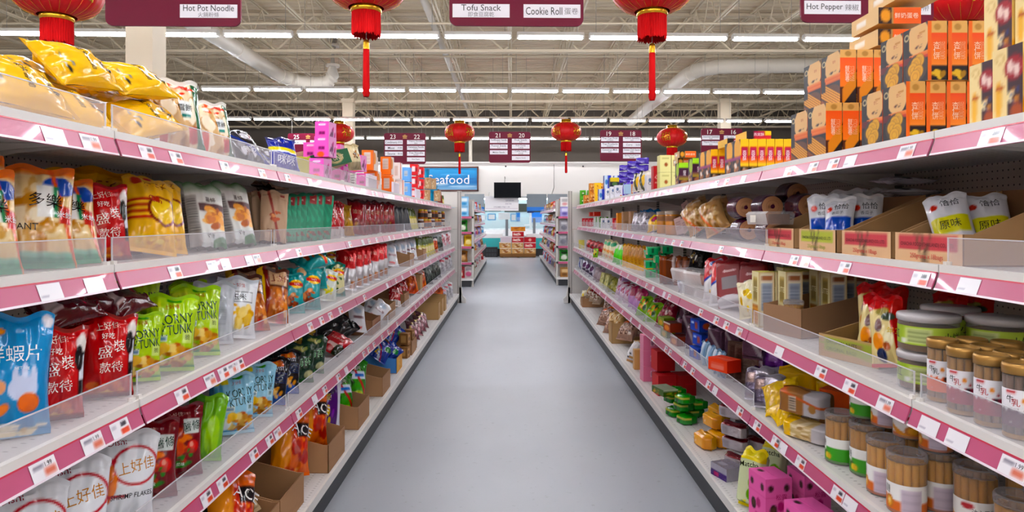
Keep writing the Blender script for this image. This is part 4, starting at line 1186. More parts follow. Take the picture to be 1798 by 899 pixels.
orange_dry = bag('snack_pouch', 'snack pouch', 'clear pouch of orange dried squid', .16, .24, .05, 'c8501c', [('f', .5, .45, .5, .42, 24, ['d86a2c', 'b83c14', 'e88848', '9c2c10'], 4), ('r', 0, .85, 1, 1, 'd8c8c0')], seed=5, parts=False, n=(18, 24))
grey_clear = bag('snack_pouch', 'snack pouch', 'clear bag of dark dried seaweed', .16, .24, .07, '3c4440', [('f', .5, .5, .45, .4, 14, ['5c6660', '2a302c', '8c948e'], 5), ('r', 0, .85, 1, 1, 'b8bcbc')], seed=6, parts=False, n=(18, 24))
clear_white = bag('snack_pouch', 'snack pouch', 'clear and white rice cake bag', .16, .25, .08, 'd2d0d4', [('f', .5, .45, .4, .35, 12, ['b8b6ba', 'e8e6ea', 'a09ca2'], 6), ('r', .2, .7, .8, .85, 'b04858')], seed=7, parts=False, n=(18, 24))
orange_net = bag('snack_pouch', 'snack pouch', 'bag of orange preserved fruit', .17, .22, .09, 'd8681c', [('f', .5, .5, .45, .42, 20, ['e8822c', 'c8541a', 'f0a050', 'a83e10'], 6, .3)], seed=8, parts=False, n=(18, 24))
shiny_pouch = bag('snack_pouch', 'snack pouch', 'shiny plum pouch lying in a box', .15, .24, .05, '7a5058', [('f', .5, .5, .4, .4, 12, ['a88088', '4c2c34', 'd8c8cc', 'c8b870'], 5)], mat=FOIL, seed=5, parts=False, n=(18, 24))
# cartons on the crisp side
pink_box = carton('snack_box', 'box', 'bright pink snack box', .11, .085, .115, 'f27fcc', {'L': ('f27fcc', [('r', .3, .8, .75, .9, 'f8d0ec'), ('r', .28, .35, .72, .5, 'b83c94'), ('e', .45, .12, .25, .14, 'f0805c')]), 'F': ('e8a8d4', [('f', .5, .45, .4, .45, 12, ['f2e0ec', 'c83c8c', '7a3c6c'], 4)]), 'T': ('f080ca', [])}, {'L': [('多滋', .5, .43, .13, '5c1c48'), ('MOCHI', .5, .85, .08, 'fdf0fa')]})
orange_box = carton('snack_box', 'box', 'orange and white gift box', .10, .09, .155, 'f2820f', {'L': ('f2820f', [('r', .2, .3, .8, .9, 'dcd2cc'), ('s', .25, .35, .75, .85, 9, 'c2b4ac')]), 'F': ('f0e6de', [('e', .4, .6, .3, .3, 'f2a860'), ('r', 0, 0, .25, 1, 'f2820f')]), 'R': ('f2820f', [])})
white_box = carton('snack_box', 'box', 'white and salmon gift box', .10, .09, .155, 'eee6e4', {'L': ('eee6e4', [('r', .0, .0, .3, 1, 'e8a890'), ('r', .45, .2, .8, .8, 'd8c4bc')]), 'F': ('f0eae8', [('r', .2, .0, .5, 1, 'e08c70')])})
blue_box = carton('snack_box', 'box', 'light blue gift box', .11, .09, .15, '86b8ea', {'L': ('86b8ea', [('r', .3, .4, .7, .75, 'c8d2dc'), ('s', .33, .45, .67, .72, 6, '9aa8b8')]), 'F': ('7cb0e6', [])})
red_box = carton('snack_box', 'box', 'red gift box with white panel', .12, .09, .12, 'd0202c', {'L': ('d0202c', [('r', .25, .3, .65, .8, 'ecdcdc'), ('e', .8, .5, .12, .2, '8c1c24')]), 'F': ('d8343c', [('r', .2, .0, .8, .3, 'ead8d8')])})
white_card = carton('display_card', 'card', 'plain white card box leaning on the guard', .3, .02, .1, 'e4dce4', {'F': ('e4dce4', [('r', 0, .9, 1, 1, 'f0ecf0')])})
tub_m = M().lathe([(0, 0), (.05, 0), (.055, .01), (.058, .1), (.06, .11)], 20, '4aa4c8')
blue_tub = Kind('candy_tub', 'tub', 'clear blue candy tub', tub_m.mesh('candy_tub', GLOSS), [('lid', M().lathe([(.062, .1), (.064, .125), (0, .127)], 20, '2f8cb0').mesh('lid', GLOSS))])
kraft_box = carton('snack_box', 'box', 'kraft nut box with photo print', .1, .08, .14, 'b89a78', {'F': ('b89a78', [('f', .5, .5, .4, .4, 16, ['e0d0b4', 'a8845c', 'c8b08c'], 4)]), 'L': ('bca080', [('f', .5, .5, .4, .4, 12, ['e0d0b4', 'a8845c'], 5)])})
green_tray = tray('display_carton', 'carton', 'green and kraft display carton tipped on its side', .3, .22, .09, .16, '14613c', 'c4a980', [('e', .6, .5, .2, .35, 'c8b078'), ('e', .6, .5, .14, .24, '14613c')], [('24 UNIT', .6, .5, .3, 'e0d0a8')], side='b8b030')
bean_pouch = bag('snack_pouch', 'snack pouch', 'cream nut pouch standing in front of the pink boxes', .11, .17, .05, 'dccfae', [('f', .5, .6, .35, .2, 10, ['8a5a34', 'b88450', '5a3820'], 4), ('r', 0, 0, 1, .3, 'a89c84')], seed=6)
brown_tray = tray('display_carton', 'carton', 'plain brown display carton', .3, .34, .13, .21, 'a67c52', '94693f', [('d', .3, 1, .4, .42, '8f683f')])
yellow_blue_tray = tray('display_carton', 'carton', 'blue and yellow display carton', .26, .3, .12, .16, 'e0a01c', 'b08450', [('r', 0, .1, .5, .9, 'e4b01c'), ('f', .6, .5, .2, .35, 8, ['c8944c', 'e8c890'], 5)], side='2a7cc0')
redlet_tray = tray('display_carton', 'carton', 'brown display carton with red printing', .3, .34, .1, .2, '9c6c44', '8a5f3c', [('r', .3, .3, .9, .7, '7c2c24'), ('s', .32, .34, .88, .66, 4, '9c6c44')])
tan_tray = tray('display_carton', 'carton', 'tall tan display carton', .2, .3, .2, .22, 'b8935c', 'a27d4a')
small_box = carton('snack_box', 'box', 'small brown printed box', .08, .08, .1, '9a7450', {'F': ('9a7450', [('r', .2, .2, .8, .8, 'c8a880'), ('e', .5, .5, .2, .2, '6a4a2c')]), 'L': ('8a6644', [('r', .2, .2, .8, .8, 'b89468')])})
jar_m = M().lathe([(0, 0), (.034, 0), (.036, .005), (.036, .085), (.028, .1)], 20, 'b8702c')
small_jar = Kind('preserve_jar', 'jar', 'small amber preserve jar', jar_m.mesh('preserve_jar', GLOSS), [('lid', M().lathe([(.03, .095), (.031, .115), (0, .116)], 20, 'd8b81c').mesh('lid', GLOSS)), ('label', M().lathe([(.0367, .02), (.0367, .07)], 20, '4a2c1c').mesh('label', PAPER))])
small_jar2 = Kind('preserve_jar', 'jar', 'small dark preserve jar with white lid', M().lathe([(0, 0), (.034, 0), (.036, .005), (.036, .085), (.028, .1)], 20, '5a2c1c').mesh('preserve_jar', GLOSS), [('lid', M().lathe([(.03, .095), (.031, .115), (0, .116)], 20, 'd8d4d0').mesh('lid', GLOSS)), ('label', M().lathe([(.0367, .02), (.0367, .07)], 20, 'd8c8b0').mesh('label', PAPER))])

# ---------------------------------------------------------------- goods: crisp side, top shelf
at('L', 1)
put(yellow_bag, 40, .13, roll=86, lean=50, turn=8)
put(yellow_bag, -40, .12, roll=90, lean=40, turn=5)
put(yellow_bag, 135, .12, roll=80, lean=44, turn=12)
put(yellow_bag, 200, .12, roll=74, lean=40, turn=20)
put(yellow_bag, 262, .12, roll=72, lean=35, turn=25)
put(yellow_bag, 30, .19, z=.105, sc=1.0, roll=88, lean=78, turn=-6, desc='yellow corn snack bag lying flat above the pile')
put(yellow_bag, 70, .15, z=.06, roll=80, lean=38, turn=12, desc='yellow corn snack bag in the second layer of the pile')
put(yellow_bag, 130, .15, z=.04, roll=80, lean=46, turn=14, desc='yellow corn snack bag in the second layer of the pile')
put(yellow_bag, 120, .24, z=.05, roll=84, lean=70, turn=5, desc='yellow corn snack bag half hidden behind the pile')
for px, st, z, l in ((190, .3, .06, 30), (240, .32, .05, 40), (285, .28, .04, 30)):
    put(yellow_bag, px - 10, .15, z=.02, roll=82, lean=52, turn=16, desc='yellow corn snack bag in the second layer of the pile') if z > .05 else None
    put(white_pack, px, st, z=z, lean=l, roll=70, turn=10)
put(cracker_clear, 322, .09, turn=42, lean=10, sc=1.25)
put(cracker_clear, 384, .09, turn=40, lean=12, sc=1.08)
put(cracker_clear, 352, .22, turn=30, lean=10, sc=1.2, desc='clear rice cracker bag standing behind another')
put(dark_bag, 448, .12, turn=40, lean=36, roll=-8, sc=1.15)
put(dark_bag, 478, .2, turn=30, lean=30, desc='dark snack bag behind the blue bag', sc=.9)
put(blue_bag, 502, .08, turn=45, lean=14, roll=-4, sc=1.15)
put(green_tray, 566, .12, turn=35, lean=14, roll=-14)
for px, st, z in ((560, .09, 0), (598, .09, 0), (560, .09, .116), (592, .09, .116), (572, .09, .232), (545, .2, .116), (610, .2, .116), (640, .09, 0), (629, .09, .116)):
    put(pink_box, px, st, z=z, turn=8)
put(bean_pouch, 613, .02, z=.08, turn=40, lean=6)
for px, z in ((656, 0), (682, 0), (652, .156), (680, .156)):
    put(orange_box, px, .09, z=z, turn=8)
    put(orange_box, px, .2, z=z, turn=8)
put(white_box, 700, .09, turn=5)
put(white_box, 696, .09, z=.156, turn=5)
for z in (0, .151):
    put(blue_box, 714, .09, z=z)
for z in (0, .121, .242):
    put(red_box, 728, .09, z=z)
    put(red_box, 738, .09, z=z)
for px in (745, 752, 760):
    for z in (0, .128, .256):
        if not (z > .2 and px > 750):
            put(blue_tub, px, .16 if z else .1, z=z, sc=1.15)
for px in (752, 760):
    for z in (0, .141):
        put(kraft_box, px, .04, z=z)
put(darkred_pouch, 773, .06, turn=40, lean=4, sc=.8, desc='dark pouch standing at the end of the shelf')
put(stick_pouch, 778, .06, turn=30, lean=4, sc=.6, desc='small green pouch standing at the end of the shelf')
for px in (655, 697, 735):
    put(white_card, px, .012, turn=0)

# second shelf
at('L', 2)
put(fant, 8, .07, turn=28, lean=14, sc=1.1)
put(fant, 62, .09, turn=32, lean=20, sc=1.1)
put(fant, 118, .1, turn=34, lean=22, sc=1.05)
put(fant, -30, .07, turn=20, lean=14)
put(fant, 40, .22, turn=34, lean=10)
put(prince_y, 152, .34, turn=40, lean=2, sc=1.35)
put(prince_y, 100, .34, turn=40, lean=2, sc=1.3)
put(prince_y, 205, .34, turn=30, lean=4, sc=1.25)
put(red_feast, 188, .08, turn=30, lean=4)
put(red_feast, 140, .2, turn=30, lean=4, desc='red spicy crisp bag standing behind the cracker bags')
put(red_feast, 205, .2, turn=30, lean=6, desc='red spicy crisp bag standing behind the front red one')
put(banana_y, 300, .07, turn=26, lean=22, roll=12)
put(banana_y, 240, .16, turn=20, lean=24, roll=8, desc='yellow ridged potato crisp bag behind the red bag')
put(fries_pouch, 372, .06, turn=32, lean=18, roll=6, sc=.92)
put(fries_pouch, 426, .06, turn=36, lean=16, roll=8, sc=1.0)
put(fries_pouch, 352, .15, turn=30, lean=14, roll=6, sc=.95)
put(fries_pouch, 330, .25, turn=20, lean=14, roll=4, sc=.95)
put(fries_pouch, 400, .2, turn=30, lean=10, roll=6, sc=.95)
for i, px in enumerate((470, 484)):
    put(kraft_pouch, px, .06 + .05 * (1 - i), turn=50, lean=14, roll=6)
for i, px in enumerate((452, 460, 468)):
    put(kraft_pouch, px, .2, turn=40, lean=16, roll=8)
put(kraft_pouch, 462, .22, z=.2, lean=75, roll=80, desc='brown kraft pouch lying on the standing ones')
for i, px in enumerate((488, 497, 506, 516, 526, 537, 548, 562)):
    put(green_pouch, px, .07 + (.04 if i < 5 else 0), turn=62 - i * 1.5, lean=24 - i * 3.2, roll=4)
put(red_pouch, 583, .07, turn=40, lean=10)
put(red_pouch, 594, .05, turn=40, lean=22, roll=10)
put(gold_pouch, 610, .12, turn=40, lean=12)
put(gold_pouch, 618, .2, turn=40, lean=12)
for i, px in enumerate((622, 631, 640, 649, 657, 665, 674, 684)):
    put(darkred_pouch, px, .08, turn=50, lean=20 - i, roll=5)
for i, px in enumerate((636, 652, 668)):
    put(darkred_pouch, px, .22, turn=40, lean=15, desc='dark red seed pouch in the back row')
for i, px in enumerate((694, 701, 708, 715)):
    put(white_dark, px, .08, turn=50, lean=14, roll=4)
for i, px in enumerate((720, 726, 731)):
    put(stick_pouch, px, .1, turn=40, lean=12)
for i, px in enumerate((739, 746, 753, 759, 765, 771, 777)):
    for z in (0, .117):
        put(small_jar if (i + (z > 0)) % 3 else small_jar2, px, .06, z=z)

# third shelf
at('L', 3)
put(shrimp_blue, 14, .1, turn=34, lean=8)
put(red_feast, 92, .09, turn=36, lean=8, roll=4)
put(red_feast, 186, .09, turn=36, lean=8, roll=4)
put(red_feast, 62, .2, turn=36, lean=8, desc='red spicy crisp bag standing behind the front ones')
put(red_feast, 142, .21, turn=36, lean=8, desc='red spicy crisp bag standing behind the front ones')
put(maroon_bag, 52, .16, z=.2, roll=80, lean=45, turn=14)
put(maroon_bag, 92, .17, z=.2, roll=82, lean=50, turn=6, sc=1.1)
put(maroon_bag, 138, .2, z=.205, roll=84, lean=62, turn=4, sc=1.1)
put(maroon_bag, 150, .13, z=.19, roll=82, lean=58, turn=4, sc=1.)
put(korny_lime, 246, .16, z=.07, sc=.95, turn=34, lean=10, roll=8, desc='lime green corn snack bag raised on others')
put(korny_lime, 238, .1, turn=30, lean=10, roll=4, sc=.85)
put(korny_lime, 291, .08, turn=38, lean=12, roll=6)
put(korny_lime, 342, .1, turn=38, lean=12, roll=4, sc=1.04)
put(korny_lime, 340, .26, turn=25, lean=12, roll=4, desc='lime green corn snack bag hidden in the back row')
put(grey_back, 372, .14, turn=40, lean=10, roll=4)
put(korn_white, 404, .1, turn=40, lean=14, roll=8)
put(white_thin, 376, .27, z=.05, turn=30, lean=40, roll=40, desc='crumpled white pouch in the back row')
for i, (px, st) in enumerate(((428, .2), (446, .2), (463, .2), (440, .33), (458, .33))):
    put(brown_pouch, px, st, turn=45, lean=16, roll=8)
put(brown_pouch, 444, .1, turn=45, lean=26, roll=8)
put(brown_pouch, 478, .08, turn=45, lean=20, roll=10)
put(lays_teal, 533, .07, turn=46, lean=14, roll=8)
put(lays_teal, 510, .12, turn=46, lean=14, roll=6, sc=.95)
put(lays_teal, 556, .12, z=.08, turn=46, lean=18, roll=10)
put(lays_teal, 505, .2, z=.2, turn=30, lean=62, roll=78, sc=1.1, desc='teal crisp bag lying on top of others')
put(lays_teal, 490, .22, turn=40, lean=14, roll=6)
put(lays_white, 571, .08, turn=48, lean=20, roll=10, sc=.9)
put(lays_mix, 586, .1, turn=50, lean=14, roll=6)
put(lays_mix, 577, .22, z=.1, turn=45, lean=12, roll=4, sc=.9)
for i, px in enumerate((610, 622, 633, 643, 653, 662, 671)):
    put(redwhite, px, .09, turn=52, lean=18, roll=8)
for i, px in enumerate((600, 618, 634, 650)):
    put(redwhite, px, .22, turn=50, lean=16, roll=6, desc='red topped foil pouch in the back row')
put(brown_tray, 696, .19, sc=.9)
put(brown_tray, 722, .19, sc=.9)
for i, px in enumerate((690, 699, 707, 716, 724, 732)):
    put(white_thin, px, .13 + .03 * (i % 2), z=.02, turn=50, lean=32, roll=10)
for i, px in enumerate((738, 743, 748, 753, 757, 761)):
    put(stick_pouch, px, .09, turn=50, lean=18, roll=6)
put(orange_dry, 763, .08, turn=45, lean=10, sc=.8)
put(grey_clear, 771, .08, turn=45, lean=8)
put(floral, 779, .07, turn=45, lean=8)
put(floral, 785, .07, turn=45, lean=4)

# fourth shelf
at('L', 4)
put(prawn_white, 40, .1, turn=36, lean=16, roll=6)
put(prawn_white, 122, .1, turn=36, lean=16, roll=6)
put(prawn_white, 210, .09, turn=38, lean=10, roll=8)
put(prawn_clear, 124, .18, z=.15, turn=34, lean=56, roll=58, sc=1.1)
put(brown_pouch, 185, .24, z=.08, turn=36, lean=40, roll=30, desc='nut snack pouch showing over the prawn bags')
put(fries_red, 262, .1, turn=40, lean=12, roll=8)
put(fries_red, 312, .1, turn=42, lean=10, roll=8)
put(maroon_bag, 225, .24, turn=35, lean=8, z=.1, desc='dark maroon snack bag standing behind the maroon crisp bags')
put(maroon_bag, 280, .24, turn=35, lean=8, z=.1, desc='dark maroon snack bag standing behind the maroon crisp bags')
put(lime_plain, 353, .09, turn=52, lean=8, roll=8)
put(korny_blue, 410, .1, turn=42, lean=12, roll=8)
put(korny_blue, 446, .1, turn=42, lean=12, roll=6, sc=.97)
put(korny_blue, 398, .22, turn=40, lean=10, roll=6, sc=.98)
put(korny_blue, 430, .23, turn=40, lean=10, roll=6, sc=.98)
put(blue_curl, 474, .1, turn=44, lean=16, roll=8)
put(blue_curl, 500, .1, turn=44, lean=14, roll=8)
put(blue_curl, 456, .24, z=.08, turn=40, lean=12, roll=6)
put(blue_curl, 482, .24, z=.06, turn=40, lean=12, roll=6)
put(blue_curl, 436, .34, z=.08, turn=40, lean=12, roll=6)
put(green_dark, 526, .1, turn=46, lean=16, roll=10)
put(green_dark, 546, .1, turn=46, lean=12, roll=8)
put(black_pot, 518, .22, z=.1, turn=40, lean=10, roll=6)
put(black_pot, 538, .22, z=.1, turn=40, lean=10, roll=6)
put(red_flat, 590, .09, turn=40, lean=60, roll=64)
put(black_flat, 580, .24, turn=40, lean=50, roll=64)
put(black_flat, 566, .26, turn=40, lean=40, roll=64)
put(redlet_tray, 620, .2)
put(brown_tray, 655, .2, sc=.95)
put(brown_tray, 686, .2, sc=.9)
for i, (px, st, z) in enumerate(((634, .1, .03), (645, .14, .03), (660, .06, .02))):
    put(white_thin, px, st, z=z, turn=44, lean=40, roll=20 + 20 * i, desc='white snack pouch tossed in a display carton')
for i, px in enumerate((694, 700, 706, 712)):
    put(red_pouch, px, .1, z=.02, turn=48, lean=34, roll=10)
put(tan_tray, 716, .2)
for px in (728, 735, 741):
    put(orange_dry, px, .1, turn=48, lean=24, roll=10)
for px in (752, 760, 767):
    put(grey_clear, px, .09, turn=45, lean=14)
for px in (776, 783, 789):
    put(clear_white, px, .08, turn=45, lean=8)

# bottom deck
at('L', 5)
put(brown_tray, 385, .2, sc=1.0)
put(brown_tray, 440, .2, sc=1.0)
put(orange_bag, 398, .12, z=.03, turn=50, lean=30, roll=8, sc=1.2, desc='orange corn chip bag slumped in the nearer carton')
put(prawn_clear, 424, .16, sc=1.25, z=.05, turn=45, lean=20, roll=-14, desc='white and tan cracker bag upright in a brown carton')
put(red_flat, 404, .15, z=.05, turn=45, lean=16, roll=-20, desc='red snack pouch tucked beside the white bag')
put(brown_tray, 530, .19, sc=1.05)
put(orange_bag, 508, .15, z=.03, turn=52, lean=16, roll=10, sc=1.28)
put(orange_bag, 545, .15, z=.04, turn=52, lean=10, roll=10, sc=1.3)
put(brown_tray, 590, .19, sc=1.0)
put(purple_bag, 573, .16, z=.03, turn=50, lean=12, roll=10, sc=1.25)
put(green_union, 594, .15, z=.03, turn=46, lean=12, roll=8, sc=1.25)
put(green_union, 610, .15, z=.04, turn=46, lean=8, roll=6, sc=1.25)
put(green_union, 604, .26, z=.1, turn=46, lean=8, roll=6, sc=1.2)
put(brown_tray, 637, .19, sc=1.0)
put(yellow_blue_tray, 669, .19)
put(blue_shiny, 662, .18, z=.06, turn=46, lean=40, roll=50)
put(blue_shiny, 675, .14, z=.07, turn=46, lean=44, roll=60)
put(blue_shiny, 682, .22, z=.07, turn=46, lean=30, roll=60)
put(brown_tray, 696, .19, sc=.95)
for px, z in ((710, 0), (716, 0), (712, .101), (721, 0), (718, .101)):
    put(small_box, px, .08, z=z, turn=10)
for px in (726, 732, 738, 743):
    put(shiny_pouch, px, .12, z=.0, turn=44, lean=50, roll=30)
for px in (750, 757, 763):
    put(tan_tray, px, .17)
for px, z in ((768, .0), (773, .0), (771, .12)):
    put(orange_net, px, .14, z=z, turn=40, lean=14)
for px in (780, 785, 789):
    put(clear_white, px, .1, turn=40, lean=10)
# ---------------------------------------------------------------- goods: biscuit side kinds
moon = lambda seed: [('g', 0, .5, '1c161c', '2a1d24'), ('e', .62, .78, .42, .3, 'e2bd8c'), ('g', .44, .52, 'e0703c', 'e8a070'), ('d', 0, 1, .40, .45, 'c84a34'), ('r', 0, .3, .26, 1, '241a22'), ('e', .15, .86, .1, .06, 'd8c8a0'), ('e', .15, .86, .07, .04, '2a2028'),
                     ('f', .66, .63, .22, .04, 10, ['3a2a30', 'a86a4c'], seed + 2, .3), ('r', .0, .38, .35, .5, '6a1420'), ('r', .66, .84, .9, .87, 'c8945c')]
COOKIES = [('e', .55, .26, .44, .24, '4a4038')] + [x for cx, cy in ((.66, .38), (.52, .34), (.4, .26), (.62, .2), (.5, .13)) for x in (('e', cx, cy, .21, .125, '9c6c1c'), ('e', cx, cy + .004, .19, .112, 'dcae44'), ('o', cx, cy, .12, .07, .55, 'c8942c'))]
ROLLS = [('e', .55, .2, .5, .2, '6a4430')] + [x for i in range(6) for x in (('d', .35, 1, .22 + .05 * i, .265 + .05 * i, 'a8642c'), ('d', .35, 1, .23 + .05 * i, .258 + .05 * i, 'eab868'))] + [('d', .35, 1, -.5, .21, '3a2620'), ('d', 1.6, -1, -3, -.42, '241a22'), ('d', .35, 1, .08, .18, '8c5634')]
cookie_box = carton('biscuit_box', 'biscuit box', 'orange ended biscuit box with round cookies on black', .12, .054, .165, 'd9b078',
                    {'F': ('2a2028', moon(3) + COOKIES), 'R': ('e86424', [('r', 0, .8, 1, 1, 'dcb47c'), ('e', .5, .9, .18, .055, 'b8925c'), ('g', .25, .8, 'efa268', 'e65a2c'), ('r', 0, 0, 1, .25, '241820'), ('f', .5, .12, .4, .1, 7, ['c8a03c', 'b08828', 'e0c060'], 4, .6), ('d', 1, 0, 0, .2, 'e87a3c')]), 'T': ('dcb884', [])},
                    {'R': [('杏\n仁\n饼', .45, .5, .3, 'f8e0cc', 0), ('ALMOND COOKIES', .75, .5, .09, 'f0b898', 90)], 'F': [('杏仁', .7, .8, .07, 'b8653c')]}, res=.0028)
wafer_box = carton('biscuit_box', 'biscuit box', 'orange ended egg roll box with stacked rolls on black', .148, .057, .188, 'd9b078',
                   {'F': ('2a2028', moon(5)[:3] + ROLLS + [('e', .62, .8, .4, .22, 'e2bd8c'), ('r', 0, .3, .24, 1, '241a22'), ('e', .15, .86, .1, .06, 'd8c8a0'), ('e', .15, .86, .07, .04, '2a2028'), ('g', .5, .58, 'e0703c', 'e8a878'), ('r', 0, .5, .2, .58, '241a22'), ('f', .66, .63, .22, .04, 10, ['3a2a30'], 7, .3)]),
                    'R': ('ee6a28', [('r', 0, .85, 1, 1, 'dcb47c'), ('e', .5, .925, .2, .05, 'b8925c'), ('g', .3, .85, 'f0965c', 'ea6630'), ('r', 0, 0, 1, .3, '2a1a1c'), ('d', -.4, 1, -.1, .2, 'd8902c'), ('r', 0, 0, .15, .3, '5a2c1c')]), 'T': ('e0bc88', [])},
                   {'R': [('鲜\n奶\n蛋\n卷', .45, .55, .3, 'f8e4d4', 0), ('EGG ROLLS', .75, .55, .08, 'f0b898', 90)], 'F': [('蛋卷', .7, .82, .06, 'b8653c')]}, res=.0028)
lying_box = carton('biscuit_box', 'biscuit box', 'egg roll box lying flat on the standing boxes', .19, .15, .057, 'dcb884',
                   {'R': ('dcb884', [('r', 0, .0, .32, 1, '3a1c18'), ('e', .17, .5, .12, .4, 'e0a03c'), ('r', .36, 0, 1, 1, 'ee7434')]), 'F': ('dfc294', [('r', .2, .35, .55, .7, 'f0ece4')]), 'L': ('ee7434', []), 'T': ('d8b078', [])}, {'R': [('鲜奶蛋卷', .66, .5, .35, 'f8e4d4')]})
gift_box = carton('biscuit_box', 'biscuit box', 'cream gift biscuit box with painted fan pattern', .085, .08, .15, 'f0d9a4',
                  {'F': ('f3dfae', [('r', .5, 0, 1, 1, '4a2c34'), ('e', .72, .7, .32, .17, 'a82c38'), ('e', .6, .72, .1, .09, 'f0d8d0'), ('e', .8, .66, .1, .09, 'f0d8d0'), ('o', .25, .86, .16, .06, .6, 'c8a05c'), ('f', .72, .34, .28, .12, 9, ['e8dcc0', '2a5ca8', 'e8a03c', 'f0e0b0'], 5, .35), ('e', .2, .3, .12, .26, 'f2c46c'), ('e', .25, .46, .14, .04, 'c8702c'), ('e', .8, .1, .2, .12, 'b0603c')]), 'R': ('f0d490', [('e', .5, .3, .35, .3, 'e2bc6c'), ('f', .5, .6, .4, .25, 6, ['b83c3c', 'e89c34', 'e8d4a0'], 4, .4), ('d', -.4, 1, .05, .25, 'e8b860')]), 'T': ('e8cf98', [])})
yel_mag = carton('biscuit_box', 'biscuit box', 'yellow and magenta pastry box', .12, .04, .165, 'f2b818',
                 {'F': ('2a2028', [('e', .62, .72, .42, .32, 'f2b41c'), ('g', .4, .5, '8a2c6c', 'b85c8c'), ('r', 0, .5, .25, 1, '2a2028'), ('f', .55, .24, .34, .2, 8, ['a8714c', 'f0e4d8', 'c8946c'], 3, .5)]), 'R': ('f2c21a', [('r', .1, .3, .95, .78, 'b8265c'), ('g', .3, .5, 'ee9a3c', 'c8405c'), ('r', 0, 0, 1, .2, '2a1a1c'), ('f', .5, .1, .35, .1, 5, ['e0ae7c', 'c8946c', 'f2e4d4'], 4, .5)]), 'T': ('f2cc1c', [])},
                 {'R': [('燕\n窝\n酥', .5, .52, .3, 'f8e4ec', 0)]})
yel_lying = carton('biscuit_box', 'biscuit box', 'yellow and magenta pastry box lying on the row', .165, .12, .04, 'f2c21a', {'R': ('b8265c', [('r', .75, 0, 1, 1, 'f2cc1c'), ('g', 0, .5, 'd8705c', 'b8265c'), ('r', 0, 0, .3, 1, '2a1a1c')])}, {'R': [('燕窝酥', .5, .6, .4, 'f8e4ec')]})
lime_box = carton('biscuit_box', 'biscuit box', 'lime topped purple cake box', .1, .075, .15, 'a4d820', {'R': ('4c2040', [('r', 0, .78, 1, 1, 'a8dc20'), ('g', .25, .45, 'b8a84c', '6a2c5c'), ('e', .5, .12, .35, .12, 'a8785c')]), 'F': ('3a2430', [('e', .6, .7, .4, .3, 'b0c834'), ('f', .5, .25, .4, .2, 8, ['b88860', '8c5a40', 'e0c8a8'], 3, .5)]), 'T': ('a8dc20', [])}, {'R': [('榴\n莲', .5, .55, .24, 'e4d8e0', 0)]})
pale_box = carton('biscuit_box', 'biscuit box', 'pale yellow biscuit box', .1, .085, .13, 'e4e0a8', {'R': ('e8e4ac', [('e', .55, .45, .15, .12, 'a8643c'), ('r', .2, .8, .8, .84, 'b8b474')]), 'F': ('e0dca0', [])})
red_slim = carton('biscuit_box', 'biscuit box', 'slim red biscuit box', .09, .05, .19, 'c42430', {'R': ('c42430', [('e', .5, .55, .3, .12, 'd8505c'), ('r', .2, .3, .8, .34, 'e8c0b8')])}, {'R': [('心', .5, .55, .16, 'f0dcd8')]})
purple_pack = bag('biscuit_pack', 'biscuit pack', 'purple foil biscuit pack', .12, .06, .045, '5a48a8', [('d', 1, 1, .7, .8, 'c8c4e0'), ('r', .3, .3, .7, .5, '8a7cc8')], seed=4, style='brick', parts=False, n=(16, 10))
purple_up = bag('biscuit_pack', 'biscuit pack', 'purple biscuit pack standing upright', .045, .15, .06, '5c44aa', [('r', .3, .2, .7, .7, '8878cc'), ('d', 1, 1, .9, 1.1, 'c4bce4')], seed=5, style='brick', parts=False, n=(10, 16))
white_med = carton('biscuit_box', 'biscuit box', 'white biscuit box with grey lettering', .1, .09, .14, 'e6e6ea', {'R': ('e6e6ea', [('r', .6, .1, .8, .25, 'e8904c'), ('e', .3, .7, .15, .12, '6a7c9c')]), 'F': ('dcdce2', [])}, {'R': [('OS', .4, .5, .2, '4a4c58')]})
blue_med = carton('biscuit_box', 'biscuit box', 'blue and white cracker box', .11, .08, .16, '3c4aa0', {'R': ('c8d4e0', [('r', .5, 0, 1, 1, '3c4aa8'), ('e', .3, .5, .2, .2, '5a8ab8')]), 'F': ('3c4aa0', [('f', .5, .4, .35, .25, 6, ['e0c89c', 'c8a070'], 3)])})
navy_yel = carton('biscuit_box', 'biscuit box', 'navy biscuit box with yellow top', .11, .1, .1, '1c2238', {'R': ('1c2238', [('r', .0, .55, 1, 1, 'd8c02c'), ('e', .5, .3, .3, .2, '5a7a4c')])})
orange_pho = carton('biscuit_box', 'biscuit box', 'orange snack carton with biscuit photo', .13, .11, .14, 'd88c4c', {'R': ('d89858', [('f', .5, .5, .45, .45, 18, ['e8c08c', 'b8703c', 'f0dcb8', '9c5428'], 3)]), 'F': ('d8a060', [])})
yellow_sm = carton('biscuit_box', 'biscuit box', 'yellow cracker carton', .1, .09, .13, 'f0c020', {'R': ('f2c828', [('f', .5, .45, .3, .3, 6, ['c8843c', 'e8b878'], 4)])})
green_sm = carton('biscuit_box', 'biscuit box', 'green cracker carton', .1, .09, .12, '5cb02c', {'R': ('68b838', [('r', .2, .2, .8, .8, '3c8a20'), ('e', .5, .6, .2, .1, 'e0e8c8')])})
lbl_box = carton('biscuit_box', 'biscuit box', 'light blue biscuit box', .12, .1, .11, 'b4cce0', {'R': ('b8d0e4', [('r', .7, 0, .9, 1, 'e8a070')])})
yel_pouch = bag('biscuit_pouch', 'biscuit pouch', 'yellow and white biscuit pouch', .13, .17, .05, 'e8e4dc', [('e', .6, .5, .3, .3, 'ecc41c'), ('d', 1, .5, .6, .8, '5a5c4c')], seed=4)
